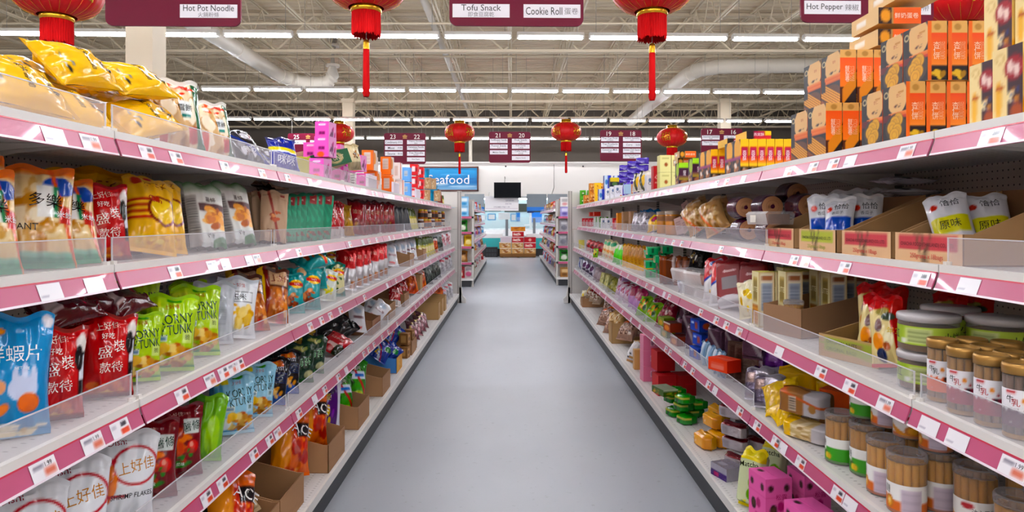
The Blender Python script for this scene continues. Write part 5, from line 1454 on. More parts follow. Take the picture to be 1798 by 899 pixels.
# second shelf
seed_red = lambda nm, c, ink, dsc: tray('display_carton', 'carton', dsc, .295, .31, .08, .2, 'dcb487', '8a6238',
            [('r', .06, .42, .94, .93, c), ('d', 1, .12, .44, .47, '5a4420'), ('d', 1, -.12, .44, .46, '5a4420'), ('d', 1, .1, .50, .53, '5a4420'), ('d', 1, -.1, .46, .48, '5a4420')],
            [('CHACHA FOOD (THAILAND) CO., LTD.', .5, .6, .17, ink, .8), ('250grams x 18bags', .5, .2, .22, 'd03a2c' if c != 'b4bc1c' else 'a0a818', .78)], side='b48c5c')
tray_red = seed_red('display_carton', 'c8283a', '6a1420', 'open seed carton with a red printed front')
tray_lime = seed_red('display_carton', 'b4bc1c', '3a3c10', 'open seed carton with a lime printed front')
seed_blue = bag('snack_pouch', 'snack pouch', 'white seed pouch with blue band', .13, .23, .05, 'dfe0e6', [('r', .05, .28, .95, .55, '2a5cc0'), ('e', .2, .74, .1, .06, 'd8402c'), ('r', .05, .05, .95, .26, 'd8b09c'), ('r', 0, .94, 1, 1, 'e8e8ec')], [('恰恰', .6, .78, .13, '3a3e48'), ('香瓜子', .5, .64, .07, '5a5e68')], seed=4, n=(22, 28), back='d4d4dc')
seed_yel = bag('snack_pouch', 'snack pouch', 'white seed pouch with yellow band', .13, .23, .05, 'dcdce2', [('r', .05, .3, .95, .56, 'd8d428'), ('e', .2, .76, .1, .05, 'c83a2c'), ('f', .5, .12, .4, .1, 9, ['c8a07c', '3a2c28', 'e0c8ac'], 4)], [('恰恰', .6, .8, .12, '3a3e48'), ('原味', .5, .43, .14, '3a3c20')], seed=5, n=(22, 28), back='c8c8d0')
seed_flat = bag('snack_pouch', 'snack pouch', 'white seed pouch lying in a stack by the pegboard', .2, .24, .03, 'f0eef4', [('r', .45, .3, .6, .7, '6a5a62'), ('r', .65, .3, .95, .4, '8a7c84')], seed=6, n=(22, 28), style='pillow')
cake_m = M()
cake_m.lathe([(0, -.1), (.03, -.098), (.05, -.085), (.056, -.06)] + [(.056 + .0025 * (i % 2), -.055 + i * .0055) for i in range(20)] + [(.056, .06), (.05, .085), (.03, .098), (0, .1)], 26, '58243e')
cake_root = cake_m
cq = M()
ang = np.linspace(0, 2 * math.pi, 25)
UU, VV = np.meshgrid(np.linspace(0, 1, 22), np.linspace(0, 1, 10))
Pz = np.stack([(.049 * VV) * np.cos(UU * 6.2832), (.049 * VV) * np.sin(UU * 6.2832), -.0995 + .004 * VV ** 2], 2)
ccol = art('d8b088', [], UU, VV)
cq.grid(Pz[:, ::-1], art('c89c7c', [('f', .5, .25, .5, .25, 7, ['4a3628', '5c4430'], 3, .2)], UU, VV))
purple_cake = Kind('cake_roll', 'wrapped cake', 'purple film wrapped round cake pack', cake_m.mesh('cake_roll', printed('purple_film', .2, bump=(30, .5, .01), coat=.6)), [('end_label', cq.mesh('end_label', GLOSS))])
clam_m = M().box(-.085, -.06, 0, .085, .06, .035, 'cfc4b8')
clamshell = Kind('cookie_clamshell', 'clamshell pack', 'clear clamshell pack of brown cookie bars', M().prism([(-.065, 0), (-.075, .05), (-.06, .062), (.06, .062), (.075, .05), (.065, 0)], 'x', -.09, .09).mesh('cookie_clamshell', BAGC),
                 [('cookie_bar', M().box(-.015, -.055, .004, .015, .055, .05, '7a5640').mesh('cookie_bar', FOOD), (x, 0, 0)) for x in (-.062, -.02, .022, .064)] + [('label', M().box(-.02, -.0625, .01, .03, -.0615, .045, 'ece8e0').mesh('label', PAPER), (-.03, -.012, 0))])
peanut = bag('nut_bag', 'nut bag', 'clear bag of peanuts with orange stripe', .17, .25, .08, 'c9a274', [('f', .5, .45, .5, .45, 44, ['e0c090', 'b88c54', 'eed8b0', '9c7444'], 3, .2), ('d', 1, .6, .42, .5, 'e0702c'), ('r', 0, .9, 1, 1, 'dcc8ac')], seed=5, n=(22, 28))
white_block = carton('snack_box', 'box', 'pale pink wrapped cake block', .07, .06, .12, 'c8b0ac', {'F': ('ccb4b0', [('s', .15, .3, .85, .8, 6, 'a08884')]), 'R': ('d4c0bc', [])})
yel_jar = Kind('pineapple_jar', 'jar', 'tall clear jar of yellow cake cubes', M().lathe([(0, 0), (.045, 0), (.048, .01), (.048, .15), (.044, .155)], 24, 'd8942c').mesh('pineapple_jar', GLOSS), [('lid', M().lathe([(.05, .15), (.051, .175), (0, .178)], 24, 'b8a898').mesh('lid', GLOSS)), ('label', M().lathe([(.0487, .1), (.0487, .14)], 24, 'a87c58').mesh('label', PAPER))])
yel_bag2 = bag('chip_bag', 'crisp bag', 'yellow snack bag with red badge', .15, .2, .07, 'f0c81c', [('e', .6, .45, .22, .16, '8c1c48'), ('e', .6, .45, .16, .11, 'b82c5c')], seed=5)
green_foil = bag('chip_bag', 'crisp bag', 'dark green snack bag with silver neck', .15, .2, .07, '1c5a24', [('r', 0, .65, 1, 1, '2a6a9c'), ('f', .5, .3, .4, .25, 8, ['2c8a34', '103c18'], 4)], seed=6)
silver_bag = bag('chip_bag', 'crisp bag', 'silver clear snack bag', .13, .18, .06, 'b8b4ba', [('f', .5, .5, .45, .4, 10, ['8a868c', 'd8d4da', '9c98a4'], 5)], mat=FOIL, seed=7)
tall_tan = carton('biscuit_box', 'biscuit box', 'tall tan cereal box', .1, .06, .19, 'b89678', {'R': ('bc9a7c', [('s', .2, .2, .8, .5, 6, '9c7c60')]), 'F': ('ac8a6c', [('s', .2, .2, .8, .7, 9, '8c6c50')])})
tall_org = carton('biscuit_box', 'biscuit box', 'tall amber biscuit box', .08, .05, .18, 'e0941c')
red_tall = carton('biscuit_box', 'biscuit box', 'red and white tea biscuit box', .07, .06, .14, 'c8303c', {'R': ('d83a48', [('r', .3, .2, .7, .8, 'e8b0b0')])})
green_tall = carton('biscuit_box', 'biscuit box', 'green edged white box', .07, .06, .16, 'dfe2da', {'R': ('dfe2da', [('r', .5, 0, 1, 1, '5a9c2c')])})
# third shelf
gold_lid = plain('gold_lid', 'b08442', .35, metal=.6)
grey_lid = plain('grey_lid', 'b9b4b6', .25)
tin_lid = clear_mat('clear_lid', 'b4adae', .3, .12, edge=.3)
def jar_label(c):
    L = [('r', 0, 0, 1, .5, c), ('e', .12, .5, .06, .06, 'f0eef0'), ('e', .25, .48, .05, .07, 'f0eef0'), ('e', .4, .5, .07, .05, 'f0eef0'), ('e', .55, .47, .05, .06, 'f0eef0'), ('e', .6, .72, .05, .07, 'e89a3c'), ('e', .68, .42, .05, .08, '2a2430'), ('e', .72, .6, .03, .04, 'b82038'), ('r', .25, .9, .45, .97, 'c8343c'), ('r', .34, .08, .58, .16, 'e8e4e8'), ('f', .5, .25, .4, .18, 20, [c], 3, .3)]
    T = [('牛', .34, .74, .2, '26222a', .2), ('乳', .45, .66, .2, 'c02434' if c != 'e8743c' else '26222a', .2)]
    return label_band(.0343, .027, .105, 'f0eef2', L, T, a0=-.48, a1=.42)
jar_red = wafer_can('gold lidded clear jar of biscuit sticks with crimson label', .034, .14, 'a8814f', jar_label('a8244a'), gold_lid, 10, name='biscuit_jar')
jar_orange = wafer_can('gold lidded clear jar of biscuit sticks with orange label', .034, .14, 'b08a5a', jar_label('e8743c'), gold_lid, 10, name='biscuit_jar')
jar_violet = wafer_can('gold lidded clear jar of dark biscuit sticks with mauve label', .034, .14, '7c5f50', jar_label('6c4a5c'), gold_lid, 10, name='biscuit_jar')
def wide_jar():
    R, h = .0735, .086
    root = M().lathe([(R * .97, 0), (R, .005), (R, h - .006), (R * .97, h)], 40).mesh('cookie_jar', JARC)
    lid = M().lathe([(R * .98, h - .004), (R * 1.04, h - .002), (R * 1.05, h + .01), (R * 1.02, h + .015), (0, h + .015)], 40)
    fill = M().lathe([(0, .004), (R * .92, .004), (R * .95, .03), (R * .93, .066), (0, .07)], 30, '8a6c48')
    lab = label_band(R * 1.004, .022, h - .015, 'b8cc62', [('r', 0, 0, .33, 1, 'a4bc4c'), ('r', .36, .1, .62, .9, 'd4dca4'), ('s', .38, .15, .6, .85, 9, '7a8450'), ('r', .3, .05, .36, .3, 'e8e8e0')], [('网红', .16, .5, .5, '1e2414', .2), ('小饼', .82, .5, .5, '1e2414', .2)], a0=-.55, a1=.55)
    return Kind('cookie_jar', 'jar', 'wide clear cookie jar with green label and pale lid', root, [('lid', lid.mesh('lid', grey_lid)), ('filling', fill.mesh('filling', FOOD)), ('label', lab)])
green_jar = wide_jar()
nut_red = bag('nut_bag', 'nut bag', 'red ribbon topped nut bag with cream patterned front', .1, .21, .06, 'e8d8a4', [('r', 0, .82, 1, 1, 'c8161c'), ('d', 1, .45, 1.02, 1.5, 'c8201c'), ('r', .84, 0, 1, .8, 'c8201c'), ('e', .5, .78, .2, .06, 'a89c5c'), ('e', .68, .7, .2, .06, '3c4c3c'), ('e', .4, .58, .12, .1, '7a5a58'), ('e', .36, .35, .18, .12, 'e8962c'), ('e', .42, .16, .16, .1, '1e2c5c'), ('e', .7, .4, .14, .12, 'f0e8c4'), ('e', .6, .28, .1, .06, 'b86a48')], [('年货', .87, .5, .1, 'e8c850')], seed=4, n=(28, 36), seal='c8161c')
lime_tray = tray('display_carton', 'carton', 'kraft carton with lime label holding nut bags', .24, .28, .075, .12, 'b8935f', '8c6a42', [('r', .1, .3, .9, .92, '9aa81c'), ('r', .55, .6, .75, .8, '9c8050'), ('d', .5, 1, .62, .7, '9aa81c')], [('ORIGINAL NUTS', .4, .72, .16, '4a501c', .6), ('ORIGINAL BAGS', .4, .4, .16, '6a7020', .7)], side='a4824f')
tall_tray = tray('display_carton', 'carton', 'empty plain brown carton', .22, .36, .115, .165, '9a7450', '7c5c3c')
cream_box = carton('biscuit_box', 'biscuit box', 'cream butter biscuit box', .08, .068, .235, 'e2d6ac', {'R': ('d8c090', [('r', .08, .02, .92, .98, 'ece4d0'), ('r', .2, .3, .85, .8, 'b4bccc'), ('s', .22, .32, .83, .78, 10, '8a92a4'), ('r', .35, .17, .65, .27, '3a3a40'), ('r', .2, .85, .85, .93, 'b07a5c')]), 'F': ('e4dcb4', [('r', .2, .45, .8, .9, 'c8b070'), ('r', .25, .5, .75, .85, '9c8a54'), ('r', .1, .05, .9, .4, 'b87c3c'), ('s', .1, .08, .9, .38, 4, 'd8a458')]), 'T': ('c8c070', [])}, {'F': [('BUTTER', .5, .68, .09, 'f0e8c4')]})
stick_tin = None
lab_g = label_band(.0503, .004, .085, 'f2f2f0', [('d', .55, 1, 0, .62, '4ca03c'), ('d', -.5, 1, -.5, -.02, '4ca03c'), ('r', .3, 0, 1, .62, '54a840'), ('e', .3, .34, .06, .14, '4a6a2c'), ('e', .34, .26, .06, .12, 'e8d04c'), ('e', .4, .24, .05, .12, 'e0b83c')], [('注心蛋卷', .16, .76, .28, '1e2420', .3)], a0=-.5, a1=.5)
lab_o = label_band(.0503, .004, .085, 'f2f0ee', [('d', .55, 1, 0, .62, 'dc7a2c'), ('r', .25, 0, 1, .42, 'e07c2c'), ('e', .24, .34, .09, .24, 'c8843c'), ('e', .24, .34, .06, .17, 'e8b45c'), ('e', .24, .36, .03, .08, 'f0d8a0'), ('r', .46, .06, .8, .86, 'd8ccd8'), ('s', .48, .1, .78, .82, 10, 'bcb0c0')], [('注心蛋卷', .14, .76, .28, '1e2420', .26)], a0=-.5, a1=.5)
lab_w = label_band(.0503, .004, .085, 'f0eeec', [('r', 0, 0, 1, .16, 'd87c34'), ('e', .62, .3, .16, .22, 'c8843c'), ('e', .62, .3, .1, .14, 'e8b45c'), ('d', .9, 1, .42, .62, 'e0a04c'), ('r', 0, 0, .14, 1, 'd8e4d8'), ('r', .02, .08, .12, .4, '2c2c30'), ('e', .48, .84, .1, .1, 'c02838')], [('注心蛋卷', .72, .66, .24, '26222a', .34)], a0=-.5, a1=.5)
can_green = wafer_can('clear can of wafer rolls with green label', .05, .15, 'c89a58', lab_g, tin_lid, 12)
can_orange = wafer_can('clear can of wafer rolls with orange label', .05, .15, 'd4a560', lab_o, tin_lid, 12)
can_white = wafer_can('clear can of wafer rolls with white character label', .05, .15, 'c09050', lab_w, tin_lid, 12)
cookie_redblue = bag('snack_pouch', 'snack pouch', 'red and white biscuit pouch with blue badge', .15, .25, .06, 'e4e2e4', [('d', -.3, 1, .42, 2, 'c41c2c'), ('d', -.3, 1, .36, .42, '2a4aa0'), ('e', .6, .84, .3, .09, 'dfe2ee'), ('e', .6, .84, .26, .07, '2c4c9c'), ('f', .6, .2, .3, .15, 9, ['e8c068', 'd0983c', 'f0d898'], 4, .4)], [('Cookie', .6, .84, .05, 'f2f2f6'), ('曲奇', .55, .64, .1, 'f2e4e4', 8)], seed=5, n=(26, 34))
red_tallbag = bag('snack_pouch', 'snack pouch', 'dark red biscuit pouch with grey panel', .15, .26, .05, '8e0e1c', [('r', .25, .35, .8, .6, '8c8488'), ('e', .5, .08, .5, .15, 'd8d4d8'), ('r', .3, .7, .8, .74, 'c89a9c')], [('Biscuit', .55, .72, .06, 'e8d0d0')], mat=MATTE, seed=6, style='brick')
yel_slim = bag('snack_pouch', 'snack pouch', 'white and yellow cracker pouch leaning', .1, .18, .04, 'e4dcc0', [('f', .5, .5, .4, .35, 8, ['e8c83c', 'c8a02c', 'f0e8c8'], 5)], seed=7)
cake_clam = Kind('cake_clamshell', 'clamshell pack', 'clear clamshell pack of pink sponge cakes', M().prism([(-.06, 0), (-.075, .06), (-.07, .075), (.07, .075), (.075, .06), (.06, 0)], 'x', -.1, .1).mesh('cake_clamshell', BAGC),
                 [('sponge_cake', M().lathe([(0, .004), (.042, .004), (.046, .03), (.04, .05), (0, .058)], 16, 'b08474').mesh('sponge_cake', FOOD), (x, 0, 0)) for x in (-.048, .048)])
choc_pack = bag('snack_pouch', 'snack pouch', 'brown chocolate biscuit pack standing on edge', .12, .2, .045, '6c3c24', [('r', .0, 0, .3, 1, '8c4c2c'), ('r', .7, 0, .85, 1, 'c0b4b0')], seed=6, style='brick', n=(16, 22))
black_gold = bag('snack_pouch', 'snack pouch', 'black and gold foil pouch', .14, .18, .05, '1c1a18', [('f', .4, .5, .3, .3, 6, ['d8b84c', 'e8e4d8', '8c7434'], 4)], mat=FOIL, seed=5)
silver_roll = bag('snack_pouch', 'snack pouch', 'silver wrapped roll lying by the cakes', .06, .18, .05, 'b8b4bc', [('r', .3, 0, .6, 1, '8a8ca0')], mat=FOIL, seed=5, n=(14, 18))
green_block = carton('cake_pack', 'cake pack', 'mint green wrapped cake block', .07, .08, .06, '3fb87a', {'R': ('3fb87a', [('r', .4, .2, .6, .9, '1c4a34'), ('r', .0, .85, 1, 1, '7cd8a4')]), 'F': ('d8b49c', [('e', .6, .5, .25, .35, '4ab880'), ('r', 0, .8, 1, 1, '5cc490')])}, mat=GLOSS)
noodle_pk = bag('snack_pouch', 'snack pouch', 'yellow crispy noodle pack', .08, .22, .05, 'c8941c', [('w', 9, .3, 'a06c14'), ('r', .0, 0, 1, .2, 'f2c418'), ('d', 1, .3, .3, .38, 'e8c860')], seed=4, n=(16, 24))
green_pch = bag('snack_pouch', 'snack pouch', 'bright green snack pouch', .12, .2, .05, '4cc41c', [('r', 0, .75, 1, 1, 'c8c8b8'), ('d', 1, .2, .6, .66, '8ce048')], seed=5, n=(16, 24))
cream_pch = bag('snack_pouch', 'snack pouch', 'cream and teal snack pouch', .12, .22, .05, 'dcd4b4', [('e', .5, .8, .4, .12, '2a9c6c'), ('f', .5, .3, .4, .25, 7, ['c8843c', 'e8dcc0', 'e87a2c'], 5)], seed=6, n=(16, 24))
red_sq = bag('snack_pouch', 'snack pouch', 'red foil date cake pouch', .13, .16, .05, 'a8141c', [('f', .5, .5, .4, .4, 6, ['c8343c', '6a0a14'], 4)], seed=6, n=(16, 20))
yel_pale = carton('biscuit_box', 'biscuit box', 'pale yellow cookie box at the row end', .09, .08, .13, 'dccf7c')
# fourth shelf
bread_yel = bag('bread_pack', 'bread pack', 'yellow topped oat bread pack', .17, .18, .09, 'cdb78f', [('f', .5, .25, .5, .25, 34, ['dcc8a4', 'b89c70', 'e8dabc', 'a88a5c'], 3, .2), ('r', 0, .47, 1, 1, 'e2b91c'), ('r', .33, 0, .345, .47, '9c8460'), ('r', .66, 0, .675, .47, '9c8460'), ('e', .5, .04, .18, .08, 'd8dce0')], seed=3, style='brick', n=(30, 34))
bread_brown = bag('bread_pack', 'bread pack', 'brown paper wrapped loaf with barcode label', .19, .1, .11, '9c7246', [('r', .62, 0, 1, 1, 'b8b4b8'), ('d', .5, 1, .9, 1.0, 'c86a34'), ('r', .3, .2, .46, .75, 'c8b8a8'), ('s', .31, .25, .45, .7, 9, '4a4038'), ('e', .8, .4, .08, .15, 'a8804c')], seed=4, style='brick', n=(28, 22), mat=MATTE)
bread_low = bag('bread_pack', 'bread pack', 'yellow ended oat bread pack under the brown loaf', .2, .065, .11, 'cdb88e', [('f', .5, .5, .5, .5, 30, ['dcc8a4', 'b89c70', 'e8dabc'], 5, .2), ('r', 0, 0, .25, 1, 'e8bc20'), ('r', .7, 0, 1, 1, 'c4c0c4')], seed=5, style='brick', n=(28, 22))
yel_crumple = bag('bread_pack', 'bread pack', 'crumpled yellow bread wrapper end', .16, .16, .05, 'ecc83c', [('w', 4, .5, 'd8b028')], seed=9)
orange_pk = carton('biscuit_box', 'biscuit box', 'orange and brown biscuit box behind bread', .12, .07, .14, 'e0641c', {'F': ('e0641c', [('r', 0, 0, 1, .35, 'a88058')])})
silver_pk = bag('wafer_pack', 'wafer pack', 'silver foil wafer pack', .13, .15, .05, 'c4c0ca', [('r', .05, .1, .45, .9, '6c6478'), ('r', .1, .5, .4, .8, 'b09c98')], mat=FOIL, seed=5, style='brick', n=(18, 22))
dark_pk = bag('wafer_pack', 'wafer pack', 'dark plum foil wafer pack', .12, .16, .05, '74566a', [('r', .3, .2, .7, .8, '7a5a70'), ('d', 1, 1, .9, 1.1, 'c0b8c0')], mat=FOIL, seed=6, style='brick', n=(18, 22))
purple_pk = bag('wafer_pack', 'wafer pack', 'violet foil wafer pack', .12, .12, .06, '6a1c8c', [('r', .3, .3, .7, .7, 'b08cc8'), ('r', 0, 0, .2, 1, '401058')], mat=FOIL, seed=7, style='brick', n=(18, 22))
brown_bx = carton('wafer_box', 'wafer box', 'tall brown and silver wafer box', .13, .05, .19, '6a4c40', {'F': ('7a6258', [('s', .1, .1, .9, .9, 12, '9c8c84'), ('r', .1, .1, .35, .9, '5a3c34')]), 'R': ('8c7468', [('e', .5, .5, .35, .3, '4a2c24')])}, mat=FOIL)
red_smbox = carton('wafer_box', 'wafer box', 'small coral red box lying in front', .13, .09, .06, 'd8483c', {'F': ('e0604c', [('s', .15, .2, .85, .8, 5, 'e8a094')]), 'T': ('dc5844', [('e', .5, .5, .4, .3, 'e08070')])})
blue_bx = carton('wafer_box', 'wafer box', 'royal blue wafer box', .12, .1, .065, '1c50b8', {'F': ('1c54c0', [('r', .5, .2, .8, .8, 'a85c4c'), ('r', .1, .6, .4, .8, 'c8d8f0')]), 'R': ('1a48a8', [('e', .5, .5, .3, .3, 'c86a4c')])})
blue_cyl = bag('wafer_pack', 'wafer pack', 'pale blue wafer roll standing', .055, .14, .055, 'a4bcd0', [('r', .25, 0, .5, 1, 'c8d4e0'), ('r', .7, 0, .8, 1, '4a7cb0')], seed=4, n=(12, 20))
choc_bx = carton('wafer_box', 'wafer box', 'amber and green filled wafer box', .12, .08, .06, '8c3c1c', {'F': ('a84c1c', [('e', .5, .4, .35, .3, 'e0943c'), ('r', 0, .85, 1, 1, 'd8d0c8')]), 'R': ('8c3418', []), 'T': ('5c1c14', [])})
green_bx = carton('wafer_box', 'wafer box', 'olive green wafer box', .12, .08, .06, '7c8c34', {'F': ('8c9c44', [('e', .5, .4, .3, .3, 'd8b45c')]), 'R': ('6a7c2c', [])})
plum_bag = bag('candy_bag', 'candy bag', 'clear bag of maroon candies', .15, .18, .07, '8c3444', [('f', .5, .5, .45, .42, 30, ['a84c5c', '6a1c2c', 'c88890', 'e0c8c8'], 4, .2)], seed=5)
lime_bag = bag('candy_bag', 'candy bag', 'lime green candy bag', .14, .18, .06, '8cc024', [('f', .5, .5, .45, .42, 12, ['5a8a18', 'c8e05c', 'e8a03c', '3c6a14'], 4)], seed=6)
pinkwhite = bag('candy_bag', 'candy bag', 'pink and white marshmallow bag', .15, .2, .07, 'd8c4d0', [('f', .4, .6, .35, .3, 12, ['f0e4ec', 'c8a8bc', 'a83c64'], 4), ('r', .6, .1, 1, .5, 'c4a4d0'), ('r', .5, .8, 1, 1, 'a8144c')], seed=5)
magenta_bag = bag('candy_bag', 'candy bag', 'magenta candy pouch', .12, .2, .05, 'b01c5c', [('r', 0, 0, 1, .5, 'c8a0cc')], seed=6)
floral_bx = carton('wafer_box', 'wafer box', 'olive flower patterned biscuit box', .13, .09, .16, 'b8b47c', {'F': ('b4b074', [('f', .5, .5, .5, .5, 14, ['e4e0b4', '3c6a5c', 'd0cc94', 'e8e8d0'], 4, .2)]), 'R': ('bcb884', [('f', .5, .5, .5, .5, 12, ['e4e0b4', '3c6a5c', 'd0cc94'], 5, .22)])})
olive_bag = bag('candy_bag', 'candy bag', 'olive candy bag', .13, .17, .06, '8c8c3c', [('w', 4, .3, 'b0ac5c')], seed=4)
white_violet = bag('candy_bag', 'candy bag', 'white and violet foil candy bag', .12, .19, .05, 'c8c4d0', [('e', .5, .6, .35, .2, '5a1c5c'), ('r', .2, .1, .8, .3, '6c6478')], mat=FOIL, seed=5)
blue_whitebag = bag('candy_bag', 'candy bag', 'white candy bag with blue stripe', .12, .19, .05, 'd0d4e0', [('d', 1, .3, .5, .62, '2c4aa0'), ('r', 0, .85, 1, 1, '8c98b8')], seed=6)
mauve_bag = bag('candy_bag', 'candy bag', 'greyish mauve candy bag', .13, .19, .05, '9c8890', [('r', .2, .2, .8, .7, 'b8a8ac')], seed=7)
# bottom deck
pink_gift = carton('gift_box', 'gift box', 'hot pink gift box with dark truffles', .13, .115, .195, 'ea74b6', {f: ('ec84bc', [('e', .3, .35, .14, .12, '3c2420'), ('e', .3, .35, .09, .07, '6a4a3c'), ('e', .58, .42, .12, .1, 'c03c80'), ('e', .8, .8, .1, .08, '4c2c28'), ('e', .2, .8, .1, .07, '4c2c28'), ('r', .4, .08, .9, .2, 'c83c84'), ('r', 0, .6, 1, .62, 'e478ac')]) for f in 'FR'} | {'T': ('ec86be', [('e', .25, .3, .12, .1, '3c2420'), ('e', .7, .6, .14, .1, '4c2c28'), ('e', .5, .8, .1, .06, 'b83c78')])}, {'R': [('松露', .6, .62, .12, 'c02c74'), ('Truffle', .4, .14, .08, '7a1c4c')]})
matcha = bag('biscuit_pouch', 'biscuit pouch', 'yellow and green matcha cracker pack', .11, .245, .08, 'cfd8b4', [('r', 0, .82, 1, 1, 'e6d41c'), ('e', .75, .45, .22, .12, '7cb82c'), ('e', .8, .25, .3, .12, '6ca828'), ('f', .4, .08, .4, .08, 10, ['a8c83c', 'e0d83c', '5c9424'], 4, .3), ('r', 0, 0, 1, .04, 'd8cc28')], [('Matcha', .5, .74, .09, '1c2c14', 6, .8)], seed=5, style='brick', n=(28, 34), seal='e6d41c')
silver_bx = carton('gift_box', 'gift box', 'silver box with violet edge', .12, .1, .06, 'b8b4c0', {'F': ('5c3c8c', [('r', .0, .5, 1, 1, 'c8c4d0'), ('r', .2, .1, .5, .4, 'd85c8c')]), 'R': ('c0bcc8', []), 'T': ('b0acb8', [('r', .2, .2, .6, .8, 'd0ccd8')])}, mat=FOIL)
redwhite_pk = bag('biscuit_pack', 'biscuit pack', 'white biscuit pack with maroon edges', .14, .07, .07, 'd4ccd0', [('r', 0, .82, 1, 1, '7c1424'), ('r', .1, .2, .4, .7, 'b8b0b4'), ('r', 0, 0, 1, .1, '8c1c2c')], mat=FOIL, seed=5, style='brick', n=(18, 12))
grey_pk = bag('biscuit_pack', 'biscuit pack', 'grey biscuit roll with dark lettering', .16, .075, .075, '5c585e', [('r', .2, .3, .8, .7, '3a383c'), ('s', .22, .35, .78, .65, 3, '7a767c')], seed=6, style='brick', n=(18, 12))
yellow_pk = bag('biscuit_pack', 'biscuit pack', 'yellow egg biscuit pack', .15, .075, .08, 'e8ac14', [('f', .15, .45, .2, .35, 8, ['e0b890', 'f0d0a8', 'c89868'], 4), ('r', .8, 0, 1, 1, 'd89410')], seed=5, style='brick', n=(20, 14))
green_pk = bag('biscuit_pack', 'biscuit pack', 'bright green and gold biscuit pack', .1, .055, .1, '1f8c24', [('r', 0, .6, 1, .8, 'c8c068'), ('r', .4, 0, .5, .6, '103c14'), ('r', .0, .8, 1, 1, '2c9c2c')], seed=4, style='brick', n=(18, 12))
tin_green = carton('gift_box', 'gift box', 'flat green and silver tin on the red box', .15, .1, .04, '4c6a20', {'R': ('3c5c1c', [('f', .5, .4, .45, .4, 7, ['d8a83c', 'c86a2c', '8cb03c'], 4, .3), ('r', 0, .85, 1, 1, 'c8ccb8')]), 'F': ('4c6a20', [('f', .4, .4, .4, .4, 6, ['d8a83c', 'c86a2c'], 5, .3)]), 'T': ('8a9480', [])}, mat=GLOSS)
red_gift = carton('gift_box', 'gift box', 'plain deep red gift box', .14, .13, .14, 'b4101c', {'R': ('a80e1a', [('r', .4, .55, .8, .6, 'c83c44')]), 'F': ('c81824', [])})
pink_pl = carton('gift_box', 'gift box', 'pale pink gift box', .09, .11, .115, 'e89cb4', {'F': ('ecaabe', []), 'R': ('e08ca8', [('r', .5, .3, .8, .7, 'f0c8d4'), ('e', .65, .5, .12, .18, 'a87890')])})
tan_bx = carton('gift_box', 'gift box', 'small tan box', .07, .07, .16, 'd8b488', {'F': ('dcb890', []), 'R': ('d0a878', [])})
white_twist = bag('candy_bag', 'candy bag', 'white twisted sweet bag', .1, .15, .06, 'e4e2e4', [('r', .2, .2, .6, .3, '5c5c60'), ('r', 0, 0, 1, .12, 'c8a070')], seed=6)
clear_nut = bag('nut_bag', 'nut bag', 'clear bag of brown nuts with red corner', .16, .22, .08, 'a88878', [('f', .5, .5, .48, .45, 40, ['c8ac9c', '7c5c50', 'd8c4b8', '5c3c34'], 4, .18), ('d', 1, -1, -.9, -.55, 'b8202c'), ('e', .4, .92, .3, .1, 'e0702c')], seed=5)
clear_pretzel = bag('nut_bag', 'nut bag', 'clear bag of tan twisted crackers', .15, .24, .08, 'c8a878', [('f', .5, .5, .48, .45, 30, ['dcc094', 'a87c4c', 'e8d8b8'], 5, .22)], seed=6)
clear_mix = bag('nut_bag', 'nut bag', 'clear bag of mixed pale snacks', .16, .22, .09, 'b4a08c', [('f', .5, .5, .48, .45, 30, ['d0c0ac', '8c7460', 'dcd0c4', '9c3c40'], 6, .2)], seed=7)

# ---------------------------------------------------------------- goods: biscuit side, top shelf
at('R', 1)
def block(K, px_near, st, nx, ny, z=0., gap=.002, w=.12, t=.054, desc=None):
    """boxes in ny files along the aisle (from the near one on) and nx deep, one object each"""
    s, W = CUR['s'], CUR['W']
    y0 = F * (W + st) / abs(px_near - 899)
    for j in range(ny):
        for i in range(nx):
            R3 = Matrix.Rotation(math.radians(-90), 3, 'Z')
            spawn(K, s * (W + st + t / 2 + i * (t + gap)), y0 + w / 2 + j * (w + gap), CUR['z'] + z, R3, desc, 'on the top biscuit-side shelf')
block(cookie_box, 1591, .03, 4, 2, 0, .003)
block(cookie_box, 1629, .085, 5, 2, .167, .003, desc='orange ended cookie box on the upper tier')
block(wafer_box, 1450, .03, 3, 2, 0, .003, .148, .057)
block(wafer_box, 1475, .085, 3, 2, .19, .003, .148, .057, desc='orange ended egg roll box on the upper tier')
put(lying_box, 1551, .285, z=.379, turn=2)
put(lying_box, 1554, .29, z=.437, turn=0)
put(lying_box, 1585, .34, z=.495, turn=0)
put(gift_box, 1753, .08)
put(gift_box, 1803, .08, sc=1.1)
put(gift_box, 1800, .17)
put(gift_box, 1784, .13, z=.152, sc=1.1, desc='cream gift biscuit box on the upper tier')
put(gift_box, 1838, .13, z=.166, desc='cream gift biscuit box on the upper tier')
put(gift_box, 1850, .08,  desc='cream gift biscuit box on the upper tier')
block(yel_mag, 1300, .03, 6, 2, 0, .002, .12, .04)
put(yel_lying, 1322, .13, z=.167)
put(yel_lying, 1288, .13, z=.167)
block(yel_mag, 1248, .03, 3, 2, 0, .002, .12, .04, desc='yellow and magenta pastry box in the farther block')
block(lime_box, 1192, .03, 3, 1, 0, .004, .1, .075)
block(lime_box, 1216, .03, 3, 1, 0, .004, .1, .075)
put(lying_box, 1200, .12, z=.152, sc=.75, desc='orange lidded box lying on the lime boxes')
put(lying_box, 1203, .12, z=.196, sc=.75, desc='orange lidded box lying on the lime boxes')
for px, z in ((1166, 0), (1166, .132)):
    put(pale_box, px, .09, z=z, n=2, dst=.09)
put(red_slim, 1151, .05)
put(white_med, 1143, .06, sc=.95)
